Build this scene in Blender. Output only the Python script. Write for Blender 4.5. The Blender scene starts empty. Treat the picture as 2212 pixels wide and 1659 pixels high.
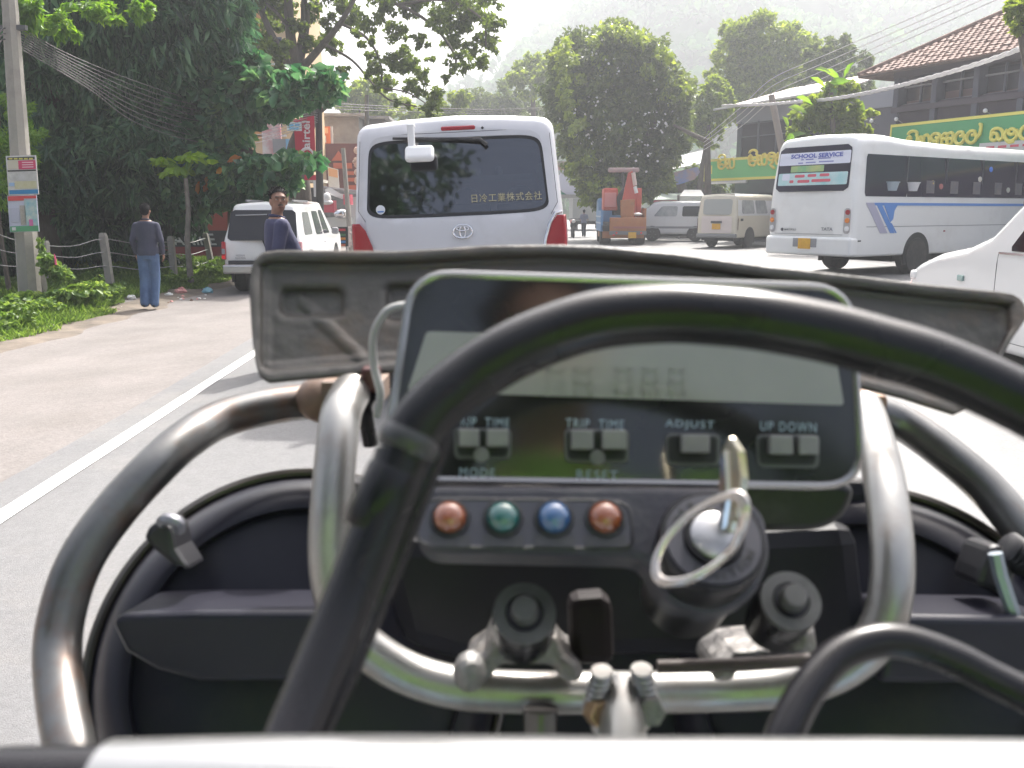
import bpy, bmesh, math, random
import numpy as np
from mathutils import Vector, Matrix
R = math.radians
PI = math.pi
random.seed(7)
RNG = np.random.default_rng(11)
SC = bpy.context.scene
COL = SC.collection

# ------------------------------------------------------------------ camera, sky, sun, exposure
CAM_H = 1.5
F = 900.0
TH = math.atan((384 - 210) / F)
cam_data = bpy.data.cameras.new('camera')
cam = bpy.data.objects.new('camera', cam_data)
COL.objects.link(cam)
cam.location = (0, 0, CAM_H)
cam.rotation_euler = (PI / 2 - TH, 0, 0)
cam_data.sensor_width = 36.0
cam_data.lens = F * 36.0 / 1024.0
cam_data.clip_start = 0.02
cam_data.clip_end = 3000
cam_data.dof.use_dof = True
cam_data.dof.focus_distance = 10.0
cam_data.dof.aperture_fstop = 14.5
SC.camera = cam

SUN_EL, SUN_AZ = R(52), R(22)           # azimuth from +Y towards +X
world = bpy.data.worlds.new('World')
SC.world = world
world.use_nodes = True
wn = world.node_tree
wn.nodes.clear()
sky = wn.nodes.new('ShaderNodeTexSky')
sky.sky_type = 'NISHITA'
sky.sun_disc = False
sky.sun_elevation = SUN_EL
sky.sun_rotation = SUN_AZ
sky.dust_density = 9.0
sky.air_density = 0.7
sky.ozone_density = 1.0
bg = wn.nodes.new('ShaderNodeBackground')
bg.inputs['Strength'].default_value = 0.15
wo = wn.nodes.new('ShaderNodeOutputWorld')
hsv = wn.nodes.new('ShaderNodeHueSaturation')          # thin white overcast over the whole sky
hsv.inputs['Saturation'].default_value = 0.7
wn.links.new(sky.outputs[0], hsv.inputs['Color'])
wn.links.new(hsv.outputs[0], bg.inputs['Color'])
wn.links.new(bg.outputs[0], wo.inputs['Surface'])
sd = bpy.data.lights.new('sun', 'SUN')
sd.energy = 4.0
sd.angle = R(1.5)
sd.color = (1.0, 0.965, 0.91)
sun = bpy.data.objects.new('sun', sd)
COL.objects.link(sun)
sun_dir = Vector((math.sin(SUN_AZ) * math.cos(SUN_EL), math.cos(SUN_AZ) * math.cos(SUN_EL), math.sin(SUN_EL)))
sun.rotation_euler = sun_dir.to_track_quat('Z', 'Y').to_euler()
sun.location = sun_dir * 60
vs = SC.view_settings
vs.view_transform = 'Standard'
vs.look = 'None'
vs.gamma = 1.0
vs.use_curve_mapping = False
vs.exposure = 1.52

# ------------------------------------------------------------------ sight lines: photo pixel (2212 wide scale) -> point
K = 1024.0 / 2212.0
FWD = Vector((0, math.cos(TH), -math.sin(TH)))
UPV = Vector((0, math.sin(TH), math.cos(TH)))
RGT = Vector((1, 0, 0))
EYE = Vector((0, 0, CAM_H))
def ray(u, v):
    return FWD + RGT * ((u * K - 512) / F) + UPV * ((384 - v * K) / F)
def C(u, v, D):
    return EYE + ray(u, v) * D
def W(u, v, Y):
    r = ray(u, v)
    return EYE + r * (Y / r.y)
def G(u, v, z=0.0):
    r = ray(u, v)
    return EYE + r * ((z - CAM_H) / r.z)
def X_at(u, Y):                       # world x of column u for something near eye height at distance Y
    return (u * K - 512) / F * (Y * math.cos(TH) + 0.1)
class Plane:
    def __init__(s, p0, n):
        s.p, s.n = Vector(p0), Vector(n).normalized()
    def hit(s, u, v, off=0.0):
        r = ray(u, v)
        t = ((s.p + s.n * off - EYE).dot(s.n)) / r.dot(s.n)
        return EYE + r * t

# ------------------------------------------------------------------ materials
MATS = {}
def mat(name, col, rough=0.6, metal=0.0, col2=None, ns=4.0, bump=0.0, bs=40.0, spec=0.5, coat=0.0, rn=0.0, trans=None, dirt=None, dirt_s=3.0, dirt_amt=0.5, stretch=None, emit=None):
    if name in MATS:
        return MATS[name]
    m = bpy.data.materials.new(name)
    m.use_nodes = True
    nt = m.node_tree
    b = nt.nodes['Principled BSDF']
    c3 = lambda c: (c[0], c[1], c[2], 1.0)
    b.inputs['Base Color'].default_value = c3(col)
    b.inputs['Roughness'].default_value = rough
    b.inputs['Metallic'].default_value = metal
    b.inputs['Specular IOR Level'].default_value = spec
    b.inputs['Coat Weight'].default_value = coat
    b.inputs['Coat Roughness'].default_value = 0.06
    if col2 is not None or bump or rn or dirt is not None:
        tc = nt.nodes.new('ShaderNodeTexCoord')
        mp = nt.nodes.new('ShaderNodeMapping')
        if stretch: mp.inputs['Scale'].default_value = stretch
        nt.links.new(tc.outputs['Object'], mp.inputs['Vector'])
        src = mp.outputs[0]
    colsock = None
    if col2 is not None:
        n = nt.nodes.new('ShaderNodeTexNoise')
        n.inputs['Scale'].default_value = ns
        n.inputs['Detail'].default_value = 6
        n.inputs['Roughness'].default_value = 0.65
        nt.links.new(src, n.inputs['Vector'])
        rp = nt.nodes.new('ShaderNodeValToRGB')
        rp.color_ramp.elements[0].position = 0.33
        rp.color_ramp.elements[1].position = 0.67
        rp.color_ramp.elements[0].color = c3(col)
        rp.color_ramp.elements[1].color = c3(col2)
        nt.links.new(n.outputs['Fac'], rp.inputs['Fac'])
        colsock = rp.outputs['Color']
    if dirt is not None:
        n = nt.nodes.new('ShaderNodeTexNoise')
        n.inputs['Scale'].default_value = dirt_s
        n.inputs['Detail'].default_value = 8
        n.inputs['Roughness'].default_value = 0.7
        nt.links.new(src, n.inputs['Vector'])
        mr = nt.nodes.new('ShaderNodeMapRange')
        mr.inputs['From Min'].default_value = 0.5
        mr.inputs['From Max'].default_value = 0.72
        mr.inputs['To Max'].default_value = dirt_amt
        nt.links.new(n.outputs['Fac'], mr.inputs['Value'])
        mx = nt.nodes.new('ShaderNodeMix')
        mx.data_type = 'RGBA'
        nt.links.new(mr.outputs[0], mx.inputs['Factor'])
        if colsock: nt.links.new(colsock, mx.inputs['A'])
        else: mx.inputs['A'].default_value = c3(col)
        mx.inputs['B'].default_value = c3(dirt)
        colsock = mx.outputs['Result']
    if colsock: nt.links.new(colsock, b.inputs['Base Color'])
    if bump:
        n = nt.nodes.new('ShaderNodeTexNoise')
        n.inputs['Scale'].default_value = bs
        n.inputs['Detail'].default_value = 5
        nt.links.new(src, n.inputs['Vector'])
        bp = nt.nodes.new('ShaderNodeBump')
        bp.inputs['Strength'].default_value = bump
        bp.inputs['Distance'].default_value = 0.02
        nt.links.new(n.outputs['Fac'], bp.inputs['Height'])
        nt.links.new(bp.outputs[0], b.inputs['Normal'])
    if rn:
        n = nt.nodes.new('ShaderNodeTexNoise')
        n.inputs['Scale'].default_value = bs * 0.5
        nt.links.new(src, n.inputs['Vector'])
        mr = nt.nodes.new('ShaderNodeMapRange')
        mr.inputs['To Min'].default_value = max(0.02, rough - rn)
        mr.inputs['To Max'].default_value = min(1.0, rough + rn)
        nt.links.new(n.outputs['Fac'], mr.inputs['Value'])
        nt.links.new(mr.outputs[0], b.inputs['Roughness'])
    if emit:
        b.inputs['Emission Color'].default_value = c3(emit[0])
        b.inputs['Emission Strength'].default_value = emit[1]
    MATS[name] = m
    return m

def glass_mat(name, tint, see=0.25, rough=0.03):
    if name in MATS: return MATS[name]
    m = bpy.data.materials.new(name)
    m.use_nodes = True
    nt = m.node_tree
    nt.nodes.clear()
    out = nt.nodes.new('ShaderNodeOutputMaterial')
    tr = nt.nodes.new('ShaderNodeBsdfTransparent')
    tr.inputs['Color'].default_value = (tint[0], tint[1], tint[2], 1)
    gl = nt.nodes.new('ShaderNodeBsdfGlossy')
    gl.inputs['Roughness'].default_value = rough
    gl.inputs['Color'].default_value = (0.9, 0.9, 0.95, 1)
    fr = nt.nodes.new('ShaderNodeFresnel')
    fr.inputs['IOR'].default_value = 1.5
    ad = nt.nodes.new('ShaderNodeMath'); ad.operation = 'ADD'
    ad.inputs[1].default_value = see
    ad.use_clamp = True
    nt.links.new(fr.outputs[0], ad.inputs[0])
    mx = nt.nodes.new('ShaderNodeMixShader')
    nt.links.new(ad.outputs[0], mx.inputs[0])
    nt.links.new(tr.outputs[0], mx.inputs[1])
    nt.links.new(gl.outputs[0], mx.inputs[2])
    nt.links.new(mx.outputs[0], out.inputs['Surface'])
    MATS[name] = m
    return m

def leaf_mat(name, cols, trans=0.35, rough=0.45, ns=0.6):
    """foliage: colour varies from leaf to leaf (random per island) and in soft patches; light passes through"""
    if name in MATS: return MATS[name]
    m = bpy.data.materials.new(name)
    m.use_nodes = True
    nt = m.node_tree
    nt.nodes.clear()
    out = nt.nodes.new('ShaderNodeOutputMaterial')
    geo = nt.nodes.new('ShaderNodeNewGeometry')
    tc = nt.nodes.new('ShaderNodeTexCoord')
    n = nt.nodes.new('ShaderNodeTexNoise')
    n.inputs['Scale'].default_value = ns
    n.inputs['Detail'].default_value = 3
    nt.links.new(tc.outputs['Object'], n.inputs['Vector'])
    a = nt.nodes.new('ShaderNodeMath'); a.operation = 'MULTIPLY'; a.inputs[1].default_value = 0.55
    nt.links.new(geo.outputs['Random Per Island'], a.inputs[0])
    s = nt.nodes.new('ShaderNodeMath'); s.operation = 'MULTIPLY_ADD'
    s.inputs[1].default_value = 0.9
    nt.links.new(n.outputs['Fac'], s.inputs[0]); nt.links.new(a.outputs[0], s.inputs[2])
    sb = nt.nodes.new('ShaderNodeMath'); sb.operation = 'SUBTRACT'; sb.inputs[1].default_value = 0.22
    nt.links.new(s.outputs[0], sb.inputs[0])
    rp = nt.nodes.new('ShaderNodeValToRGB')
    e = rp.color_ramp.elements
    while len(e) < len(cols): e.new(0.5)
    for i, c in enumerate(cols):
        e[i].position = i / (len(cols) - 1)
        e[i].color = (c[0], c[1], c[2], 1)
    nt.links.new(sb.outputs[0], rp.inputs['Fac'])
    pb = nt.nodes.new('ShaderNodeBsdfPrincipled')
    pb.inputs['Roughness'].default_value = rough
    pb.inputs['Specular IOR Level'].default_value = 0.4 if rough < .9 else 0.0
    nt.links.new(rp.outputs[0], pb.inputs['Base Color'])
    tl = nt.nodes.new('ShaderNodeBsdfTranslucent')
    hs = nt.nodes.new('ShaderNodeHueSaturation')
    hs.inputs['Value'].default_value = 2.2
    hs.inputs['Saturation'].default_value = 1.15
    hs.inputs['Hue'].default_value = 0.48
    nt.links.new(rp.outputs[0], hs.inputs['Color'])
    nt.links.new(hs.outputs[0], tl.inputs['Color'])
    mx = nt.nodes.new('ShaderNodeMixShader')
    mx.inputs[0].default_value = trans
    nt.links.new(pb.outputs[0], mx.inputs[1]); nt.links.new(tl.outputs[0], mx.inputs[2])
    nt.links.new(mx.outputs[0], out.inputs['Surface'])
    MATS[name] = m
    return m

# ------------------------------------------------------------------ objects and meshes
def tag(o, label=None, cat=None, group=None, kind=None):
    if label: o['label'] = label
    if cat: o['category'] = cat
    if group: o['group'] = group
    if kind: o['kind'] = kind
    return o
def thing(name, label, cat, loc=(0, 0, 0), rz=0.0, group=None):
    o = bpy.data.objects.new(name, None)
    COL.objects.link(o)
    o.location = loc
    o.rotation_euler = (0, 0, rz)
    o.empty_display_size = 0.2
    return tag(o, label, cat, group)
def link_mesh(name, me, parent=None, world=False):
    o = bpy.data.objects.new(name, me)
    COL.objects.link(o)
    if parent is not None:
        o.parent = parent
        if world and parent.type == 'EMPTY':
            M_ = Matrix.Translation(parent.location) @ parent.rotation_euler.to_matrix().to_4x4()
            o.matrix_parent_inverse = M_.inverted()
    return o
def catmull(pts, n=8):
    P = [np.array(p, float) for p in pts]
    if len(P) < 3: return P
    P = [2 * P[0] - P[1]] + P + [2 * P[-1] - P[-2]]
    out = []
    for i in range(1, len(P) - 2):
        a, b, c, d = P[i - 1], P[i], P[i + 1], P[i + 2]
        for k in range(n):
            t = k / n
            out.append(0.5 * ((2 * b) + (-a + c) * t + (2 * a - 5 * b + 4 * c - d) * t * t + (-a + 3 * b - 3 * c + d) * t ** 3))
    out.append(P[-2])
    return out
class MB:
    def __init__(s):
        s.v, s.f = [], []
    def add(s, vs_, fs):
        o = len(s.v)
        s.v.extend([tuple(map(float, p)) for p in vs_])
        s.f.extend([tuple(i + o for i in f) for f in fs])
        return s
    def box(s, c, size, rot=None):
        hx, hy, hz = size[0] / 2, size[1] / 2, size[2] / 2
        vs_ = [Vector((x, y, z)) for z in (-hz, hz) for y in (-hy, hy) for x in (-hx, hx)]
        if rot is not None:
            vs_ = [rot @ p for p in vs_]
        c = Vector(c)
        return s.add([p + c for p in vs_], [(0, 2, 3, 1), (4, 5, 7, 6), (0, 1, 5, 4), (2, 6, 7, 3), (0, 4, 6, 2), (1, 3, 7, 5)])
    def box2(s, a, b):
        a, b = Vector(a), Vector(b)
        return s.box((a + b) / 2, (abs(b.x - a.x), abs(b.y - a.y), abs(b.z - a.z)))
    def tube(s, pts, r, seg=8, caps=True, flat=1.0):
        P = [Vector(p) for p in pts]
        n = len(P)
        rr = list(r) if hasattr(r, '__len__') else [r] * n
        if len(rr) != n:
            rr = list(np.interp(np.linspace(0, 1, n), np.linspace(0, 1, len(rr)), rr))
        vs_, fs = [], []
        prev = None
        for i in range(n):
            t = (P[min(i + 1, n - 1)] - P[max(i - 1, 0)])
            if t.length < 1e-9: t = Vector((0, 0, 1))
            t.normalize()
            if prev is None:
                a = Vector((0, 0, 1)) if abs(t.z) < 0.9 else Vector((1, 0, 0))
                nx = t.cross(a).normalized()
            else:
                nx = (prev - t * prev.dot(t))
                nx = nx.normalized() if nx.length > 1e-6 else t.orthogonal().normalized()
            prev = nx
            ny = t.cross(nx)
            for k in range(seg):
                a = 2 * PI * k / seg
                vs_.append(P[i] + nx * (rr[i] * math.cos(a)) + ny * (rr[i] * math.sin(a) * flat))
        for i in range(n - 1):
            for k in range(seg):
                k2 = (k + 1) % seg
                fs.append((i * seg + k, i * seg + k2, (i + 1) * seg + k2, (i + 1) * seg + k))
        if caps:
            fs.append(tuple(range(seg - 1, -1, -1)))
            fs.append(tuple((n - 1) * seg + k for k in range(seg)))
        return s.add(vs_, fs)
    def cyl(s, p0, p1, r0, r1=None, seg=16):
        return s.tube([p0, p1], [r0, r0 if r1 is None else r1], seg)
    def lathe(s, prof, c=(0, 0, 0), axis=(0, 0, 1), seg=24):
        """prof: list of (radius, height along axis)"""
        ax = Vector(axis).normalized()
        a = Vector((0, 0, 1)) if abs(ax.z) < 0.9 else Vector((1, 0, 0))
        nx = ax.cross(a).normalized(); ny = ax.cross(nx)
        c = Vector(c)
        vs_, fs = [], []
        n = len(prof)
        for (r, h) in prof:
            for k in range(seg):
                t = 2 * PI * k / seg
                vs_.append(c + ax * h + nx * (r * math.cos(t)) + ny * (r * math.sin(t)))
        for i in range(n - 1):
            for k in range(seg):
                k2 = (k + 1) % seg
                fs.append((i * seg + k, i * seg + k2, (i + 1) * seg + k2, (i + 1) * seg + k))
        if prof[0][0] > 1e-5: fs.append(tuple(range(seg - 1, -1, -1)))
        if prof[-1][0] > 1e-5: fs.append(tuple((n - 1) * seg + k for k in range(seg)))
        return s.add(vs_, fs)
    def sphere(s, c, r, seg=12, rings=8, rot=None):
        rx, ry, rz = (r, r, r) if not hasattr(r, '__len__') else r
        c = Vector(c)
        vs_, fs = [], []
        for i in range(rings + 1):
            ph = PI * i / rings
            for k in range(seg):
                t = 2 * PI * k / seg
                p = Vector((rx * math.sin(ph) * math.cos(t), ry * math.sin(ph) * math.sin(t), rz * math.cos(ph)))
                if rot is not None: p = rot @ p
                vs_.append(p + c)
        for i in range(rings):
            for k in range(seg):
                k2 = (k + 1) % seg
                fs.append((i * seg + k, (i + 1) * seg + k, (i + 1) * seg + k2, i * seg + k2))
        return s.add(vs_, fs)
    def prism(s, poly, d):
        """closed polygon of 3D points pushed along vector d"""
        d = Vector(d)
        n = len(poly)
        vs_ = [Vector(p) for p in poly] + [Vector(p) + d for p in poly]
        fs = [tuple(range(n)), tuple(range(2 * n - 1, n - 1, -1))]
        for i in range(n):
            j = (i + 1) % n
            fs.append((i, i + n, j + n, j))
        return s.add(vs_, fs)
    def grid(s, fn, nu, nv, flip=False):
        vs_, fs = [], []
        for j in range(nv + 1):
            for i in range(nu + 1):
                vs_.append(fn(i / nu, j / nv))
        for j in range(nv):
            for i in range(nu):
                a = j * (nu + 1) + i
                q = (a, a + 1, a + nu + 2, a + nu + 1)
                fs.append(q[::-1] if flip else q)
        return s.add(vs_, fs)
    def loft(s, rings, caps=True, closed=True):
        n = len(rings[0])
        vs_ = [p for rg in rings for p in rg]
        fs = []
        for i in range(len(rings) - 1):
            for k in range(n if closed else n - 1):
                k2 = (k + 1) % n
                fs.append((i * n + k, i * n + k2, (i + 1) * n + k2, (i + 1) * n + k))
        if caps:
            fs.append(tuple(range(n - 1, -1, -1)))
            fs.append(tuple((len(rings) - 1) * n + k for k in range(n)))
        return s.add(vs_, fs)
    def build(s, name, m, parent=None, smooth=False, bevel=0.0, world=False, kind=None, label=None, seg=2, solid=0.0, angle=40, fix=True):
        me = bpy.data.meshes.new(name)
        me.from_pydata(s.v, [], s.f)
        me.materials.append(m)
        if fix:
            bm = bmesh.new(); bm.from_mesh(me)
            bmesh.ops.remove_doubles(bm, verts=bm.verts, dist=1e-6)
            bmesh.ops.recalc_face_normals(bm, faces=bm.faces)
            bm.to_mesh(me); bm.free()
        o = link_mesh(name, me, parent, world)
        if solid:
            md = o.modifiers.new('solid', 'SOLIDIFY'); md.thickness = solid; md.offset = 0
        if bevel:
            md = o.modifiers.new('bevel', 'BEVEL'); md.width = bevel; md.segments = seg
            md.limit_method = 'ANGLE'; md.angle_limit = R(35)
        if smooth:
            me.shade_smooth()
            if angle < 180:
                try: me.set_sharp_from_angle(angle=R(angle))
                except Exception: pass
        if kind: o['kind'] = kind
        if label: o['label'] = label
        return o

def text_mesh(name, body, size, m, parent=None, mw=None, thick=0.0, align='CENTER', bold=0.0, world=True, spacing=1.0, shear=0.0, fit=None):
    """lettering as a thin solid mesh; mw: matrix taking the text plane (x right, y up, z towards the reader) to its place"""
    cu = bpy.data.curves.new(name, 'FONT')
    cu.body = body
    cu.size = size
    cu.align_x = align
    cu.align_y = 'CENTER'
    cu.extrude = thick
    cu.offset = bold
    cu.space_character = spacing
    cu.shear = shear
    cu.resolution_u = 3
    t = bpy.data.objects.new('tmp', cu)
    COL.objects.link(t)
    dg = bpy.context.evaluated_depsgraph_get()
    me = bpy.data.meshes.new_from_object(t.evaluated_get(dg))
    bpy.data.objects.remove(t)
    bpy.data.curves.remove(cu)
    me.name = name
    if fit is not None and len(me.vertices):
        co = np.array([v.co[:] for v in me.vertices])
        w = co[:, 0].max() - co[:, 0].min(); h = co[:, 1].max() - co[:, 1].min()
        cx = (co[:, 0].max() + co[:, 0].min()) / 2; cy = (co[:, 1].max() + co[:, 1].min()) / 2
        for v in me.vertices:
            v.co.x = (v.co.x - cx) * fit[0] / max(w, 1e-6)
            v.co.y = (v.co.y - cy) * fit[1] / max(h, 1e-6)
    me.materials.clear(); me.materials.append(m)
    if mw is not None: me.transform(mw)
    return link_mesh(name, me, parent, world)
def frame(o, x, y):
    """matrix with origin o, x axis, y axis"""
    x = Vector(x).normalized(); y = Vector(y); z = x.cross(y).normalized(); y = z.cross(x)
    M_ = Matrix((x, y, z)).transposed().to_4x4()
    M_.translation = Vector(o)
    return M_

# ------------------------------------------------------------------ foliage
def leaf_mesh(name, P, A, L, Wd, m, parent=None, kind=None, world=True, broad=False, bend=0.25, label=None):
    """P centres (n,3), A axis directions (n,3), L and Wd arrays"""
    n = len(P)
    A = A / np.linalg.norm(A, axis=1, keepdims=True)
    rnd = RNG.normal(size=(n, 3))
    S = np.cross(A, rnd); S /= np.linalg.norm(S, axis=1, keepdims=True) + 1e-9
    N = np.cross(A, S)
    N *= np.sign(N[:, 2:3] + 1e-9)
    L = np.broadcast_to(np.asarray(L, float), (n,))[:, None]
    Wd = np.broadcast_to(np.asarray(Wd, float), (n,))[:, None]
    base = P - A * L * 0.5
    tip = P + A * L * 0.5 - N * L * bend * 0.6
    if broad:
        c1 = P - A * L * 0.12; c2 = P + A * L * 0.25 - N * L * bend * 0.15
        vs_ = np.stack([base, c1 + S * Wd * 0.42 + N * Wd * .12, c2 + S * Wd * 0.5 + N * Wd * .1, tip, c2 - S * Wd * 0.5 + N * Wd * .1, c1 - S * Wd * 0.42 + N * Wd * .12], 1)
        k = 6
        loops = np.array([0, 1, 2, 0, 2, 3, 0, 3, 4, 0, 4, 5]); nt = 4
    else:
        mid = P - N * L * bend * 0.1
        vs_ = np.stack([base, mid + S * Wd * .5 + N * Wd * .15, tip, mid - S * Wd * .5 + N * Wd * .15], 1)
        k = 4
        loops = np.array([0, 1, 2, 0, 2, 3]); nt = 2
    V = vs_.reshape(-1, 3)
    idx = (np.arange(n)[:, None] * k + loops[None, :]).reshape(-1)
    me = bpy.data.meshes.new(name)
    me.vertices.add(len(V)); me.vertices.foreach_set('co', V.reshape(-1).astype(np.float32))
    me.loops.add(len(idx)); me.loops.foreach_set('vertex_index', idx.astype(np.int32))
    me.polygons.add(n * nt)
    me.polygons.foreach_set('loop_start', (np.arange(n * nt) * 3).astype(np.int32))
    me.polygons.foreach_set('loop_total', np.full(n * nt, 3, np.int32))
    me.update()
    me.materials.append(m)
    o = link_mesh(name, me, parent, world)
    if kind: o['kind'] = kind
    if label: o['label'] = label
    return o
def clump_points(blobs, n, shell=0.45, sub=7, subr=0.38):
    """points in small clumps spread through ellipsoidal blobs (x,y,z,rx,ry,rz)"""
    B = np.array([b if len(b) == 6 else (b[0], b[1], b[2], b[3], b[3], b[3]) for b in blobs], float)
    vol = (B[:, 3] * B[:, 4] * B[:, 5]) ** (2 / 3)
    per = np.maximum(1, (n * vol / vol.sum()).astype(int))
    out, ctr = [], []
    for b, k in zip(B, per):
        nc = max(3, int(sub * (1 + k / 600)))
        d = RNG.normal(size=(nc, 3)); d /= np.linalg.norm(d, axis=1, keepdims=True)
        rad = (shell + (1 - shell) * RNG.random((nc, 1)) ** 0.6)
        cc = d * rad
        sel = RNG.integers(0, nc, k)
        e = RNG.normal(size=(k, 3)); e /= np.linalg.norm(e, axis=1, keepdims=True)
        q = cc[sel] + e * subr * RNG.random((k, 1)) ** 0.45
        out.append(q * b[3:6] + b[0:3])
        ctr.append(np.repeat(b[None, 0:3], k, 0))
    return np.concatenate(out), np.concatenate(ctr)
def foliage(name, blobs, n, L, Wd, m, parent, droop=0.3, broad=False, bend=0.25, outw=1.0, **kw):
    P, Cc = clump_points(blobs, n, **{k: v for k, v in kw.items() if k in ('shell', 'sub', 'subr')})
    A = (P - Cc); A /= np.linalg.norm(A, axis=1, keepdims=True) + 1e-6
    A = A * outw + RNG.normal(size=P.shape) * 0.6
    A[:, 2] -= droop
    l = L * (0.65 + 0.7 * RNG.random(len(P)))
    return leaf_mesh(name, P, A, l, Wd / L * l, m, parent, broad=broad, bend=bend, **{k: v for k, v in kw.items() if k in ('kind', 'label')})

# ================================================================== THE SETTING
def hnoise(x, y, s, seed=0):
    """smooth value noise, vectorised"""
    x = np.asarray(x, float) / s + seed * 17.3; y = np.asarray(y, float) / s + seed * 9.1
    xi = np.floor(x).astype(int); yi = np.floor(y).astype(int)
    fx = x - xi; fy = y - yi
    fx = fx * fx * (3 - 2 * fx); fy = fy * fy * (3 - 2 * fy)
    h = lambda a, b: (np.sin(a * 127.1 + b * 311.7 + seed * 3.7) * 43758.5453) % 1.0
    return (h(xi, yi) * (1 - fx) + h(xi + 1, yi) * fx) * (1 - fy) + (h(xi, yi + 1) * (1 - fx) + h(xi + 1, yi + 1) * fx) * fy
def grid_mesh(name, xs, ys, zf, m, kind='structure', smooth=True):
    X, Y = np.meshgrid(xs, ys)
    Z = zf(X, Y)
    V = np.stack([X, Y, Z], -1).reshape(-1, 3)
    nx, ny = len(xs), len(ys)
    i = np.arange(nx - 1)[None, :] + (np.arange(ny - 1) * nx)[:, None]
    Fq = np.stack([i, i + 1, i + nx + 1, i + nx], -1).reshape(-1, 4)
    me = bpy.data.meshes.new(name)
    me.vertices.add(len(V)); me.vertices.foreach_set('co', V.reshape(-1).astype(np.float32))
    me.loops.add(Fq.size); me.loops.foreach_set('vertex_index', Fq.reshape(-1).astype(np.int32))
    me.polygons.add(len(Fq))
    me.polygons.foreach_set('loop_start', (np.arange(len(Fq)) * 4).astype(np.int32))
    me.polygons.foreach_set('loop_total', np.full(len(Fq), 4, np.int32))
    me.update()
    me.materials.append(m)
    if smooth: me.shade_smooth()
    o = link_mesh(name, me)
    if kind: o['kind'] = kind
    return o
LINE0 = -2.374
SLOPE = -0.0383
def gz(X, Y):
    """height of the ground: the road crown is level, the shoulder falls away to the left, the verge is a little hummocky"""
    X = np.asarray(X, float); Y = np.asarray(Y, float)
    e = X - SLOPE * Y
    z = -0.12 * np.clip((-2.6 - e) / 2.8, 0, 1)
    hum = (hnoise(X, Y, 0.9, 1) - 0.5) * 0.10 + (hnoise(X, Y, 0.35, 2) - .5) * .04
    z = z + np.clip((-5.0 - e) / 0.6, 0, 1) * (hum + 0.03)
    small = (hnoise(X, Y, .5, 3) - .5) * 0.016
    return z + np.clip((-2.7 - e) / 0.5, 0, 1) * small
def gzf(x, y): return float(gz(x, y))

asphalt = mat('asphalt', (0.118, 0.118, 0.121), 0.62, col2=(0.145, 0.144, 0.144), ns=0.6, bump=0.25, bs=180, dirt=(0.23, 0.208, 0.185), dirt_s=0.35, dirt_amt=0.55)
shoulder_m = mat('dusty shoulder', (0.150, 0.137, 0.129), 0.95, col2=(0.200, 0.182, 0.172), ns=0.9, bump=0.35, bs=60, dirt=(0.14, 0.122, 0.108), dirt_s=1.3, dirt_amt=0.35)
def speckle(m_, sc, lo, hi):
    nt = m_.node_tree; b_ = nt.nodes['Principled BSDF']
    src = b_.inputs['Base Color'].links[0].from_socket
    tc = nt.nodes.new('ShaderNodeTexCoord')
    n_ = nt.nodes.new('ShaderNodeTexNoise'); n_.inputs['Scale'].default_value = sc; n_.inputs['Detail'].default_value = 4; n_.inputs['Roughness'].default_value = .8
    nt.links.new(tc.outputs['Object'], n_.inputs['Vector'])
    r_ = nt.nodes.new('ShaderNodeMapRange'); r_.inputs['From Min'].default_value = .35; r_.inputs['From Max'].default_value = .65
    r_.inputs['To Min'].default_value = lo; r_.inputs['To Max'].default_value = hi
    nt.links.new(n_.outputs['Fac'], r_.inputs['Value'])
    v_ = nt.nodes.new('ShaderNodeVectorMath'); v_.operation = 'SCALE'
    nt.links.new(src, v_.inputs[0]); nt.links.new(r_.outputs[0], v_.inputs['Scale'])
    nt.links.new(v_.outputs[0], b_.inputs['Base Color'])
speckle(asphalt, 70, .80, 1.16)
speckle(asphalt, 9, .93, 1.06)
speckle(shoulder_m, 26, .86, 1.12)
soil_m = mat('dark litter soil', (0.10, 0.085, 0.07), 0.95, col2=(0.20, 0.165, 0.13), ns=3, bump=0.6, bs=60)
xs = np.concatenate([np.linspace(-400, -30, 12)[:-1], np.linspace(-30, -12, 24)[:-1], np.linspace(-12, -2, 130)[:-1], np.linspace(-2, 30, 40)[:-1], np.linspace(30, 400, 14)])
ys = np.concatenate([np.linspace(-200, -10, 10)[:-1], np.linspace(-10, 3, 20)[:-1], np.linspace(3, 32, 260)[:-1], np.linspace(32, 80, 40)[:-1], np.linspace(80, 700, 20)])
grid_mesh('ground', xs, ys, gz, shoulder_m)
def strip(name, e0, e1, y0, y1, z, m, n=60, nx=8, wob=0.0):
    ts = np.linspace(0, 1, n); ss = np.linspace(0, 1, nx)
    mb = MB()
    def fn(a, b):
        y = y0 + (y1 - y0) * b
        w0 = e0 + wob * (float(hnoise(y * 3, 0, 1, 5)) - .5)
        w1 = e1 + wob * (float(hnoise(y * 3, 9, 1, 6)) - .5)
        e = w0 + (w1 - w0) * a
        return (e + SLOPE * y, y, z)
    mb.grid(fn, nx, n)
    return mb.build(name, m, kind='structure', fix=False)
strip('road', LINE0 - 0.30, 40, -60, 190, 0.006, asphalt, wob=0.12)
paint = mat('road paint', (0.66, 0.66, 0.64), 0.75, dirt=(0.34, 0.33, 0.31), dirt_s=9, dirt_amt=0.5)
strip('edge_line', LINE0 - 0.05, LINE0 + 0.06, -40, 120, 0.011, paint, n=200, nx=1, wob=0.012)
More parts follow.
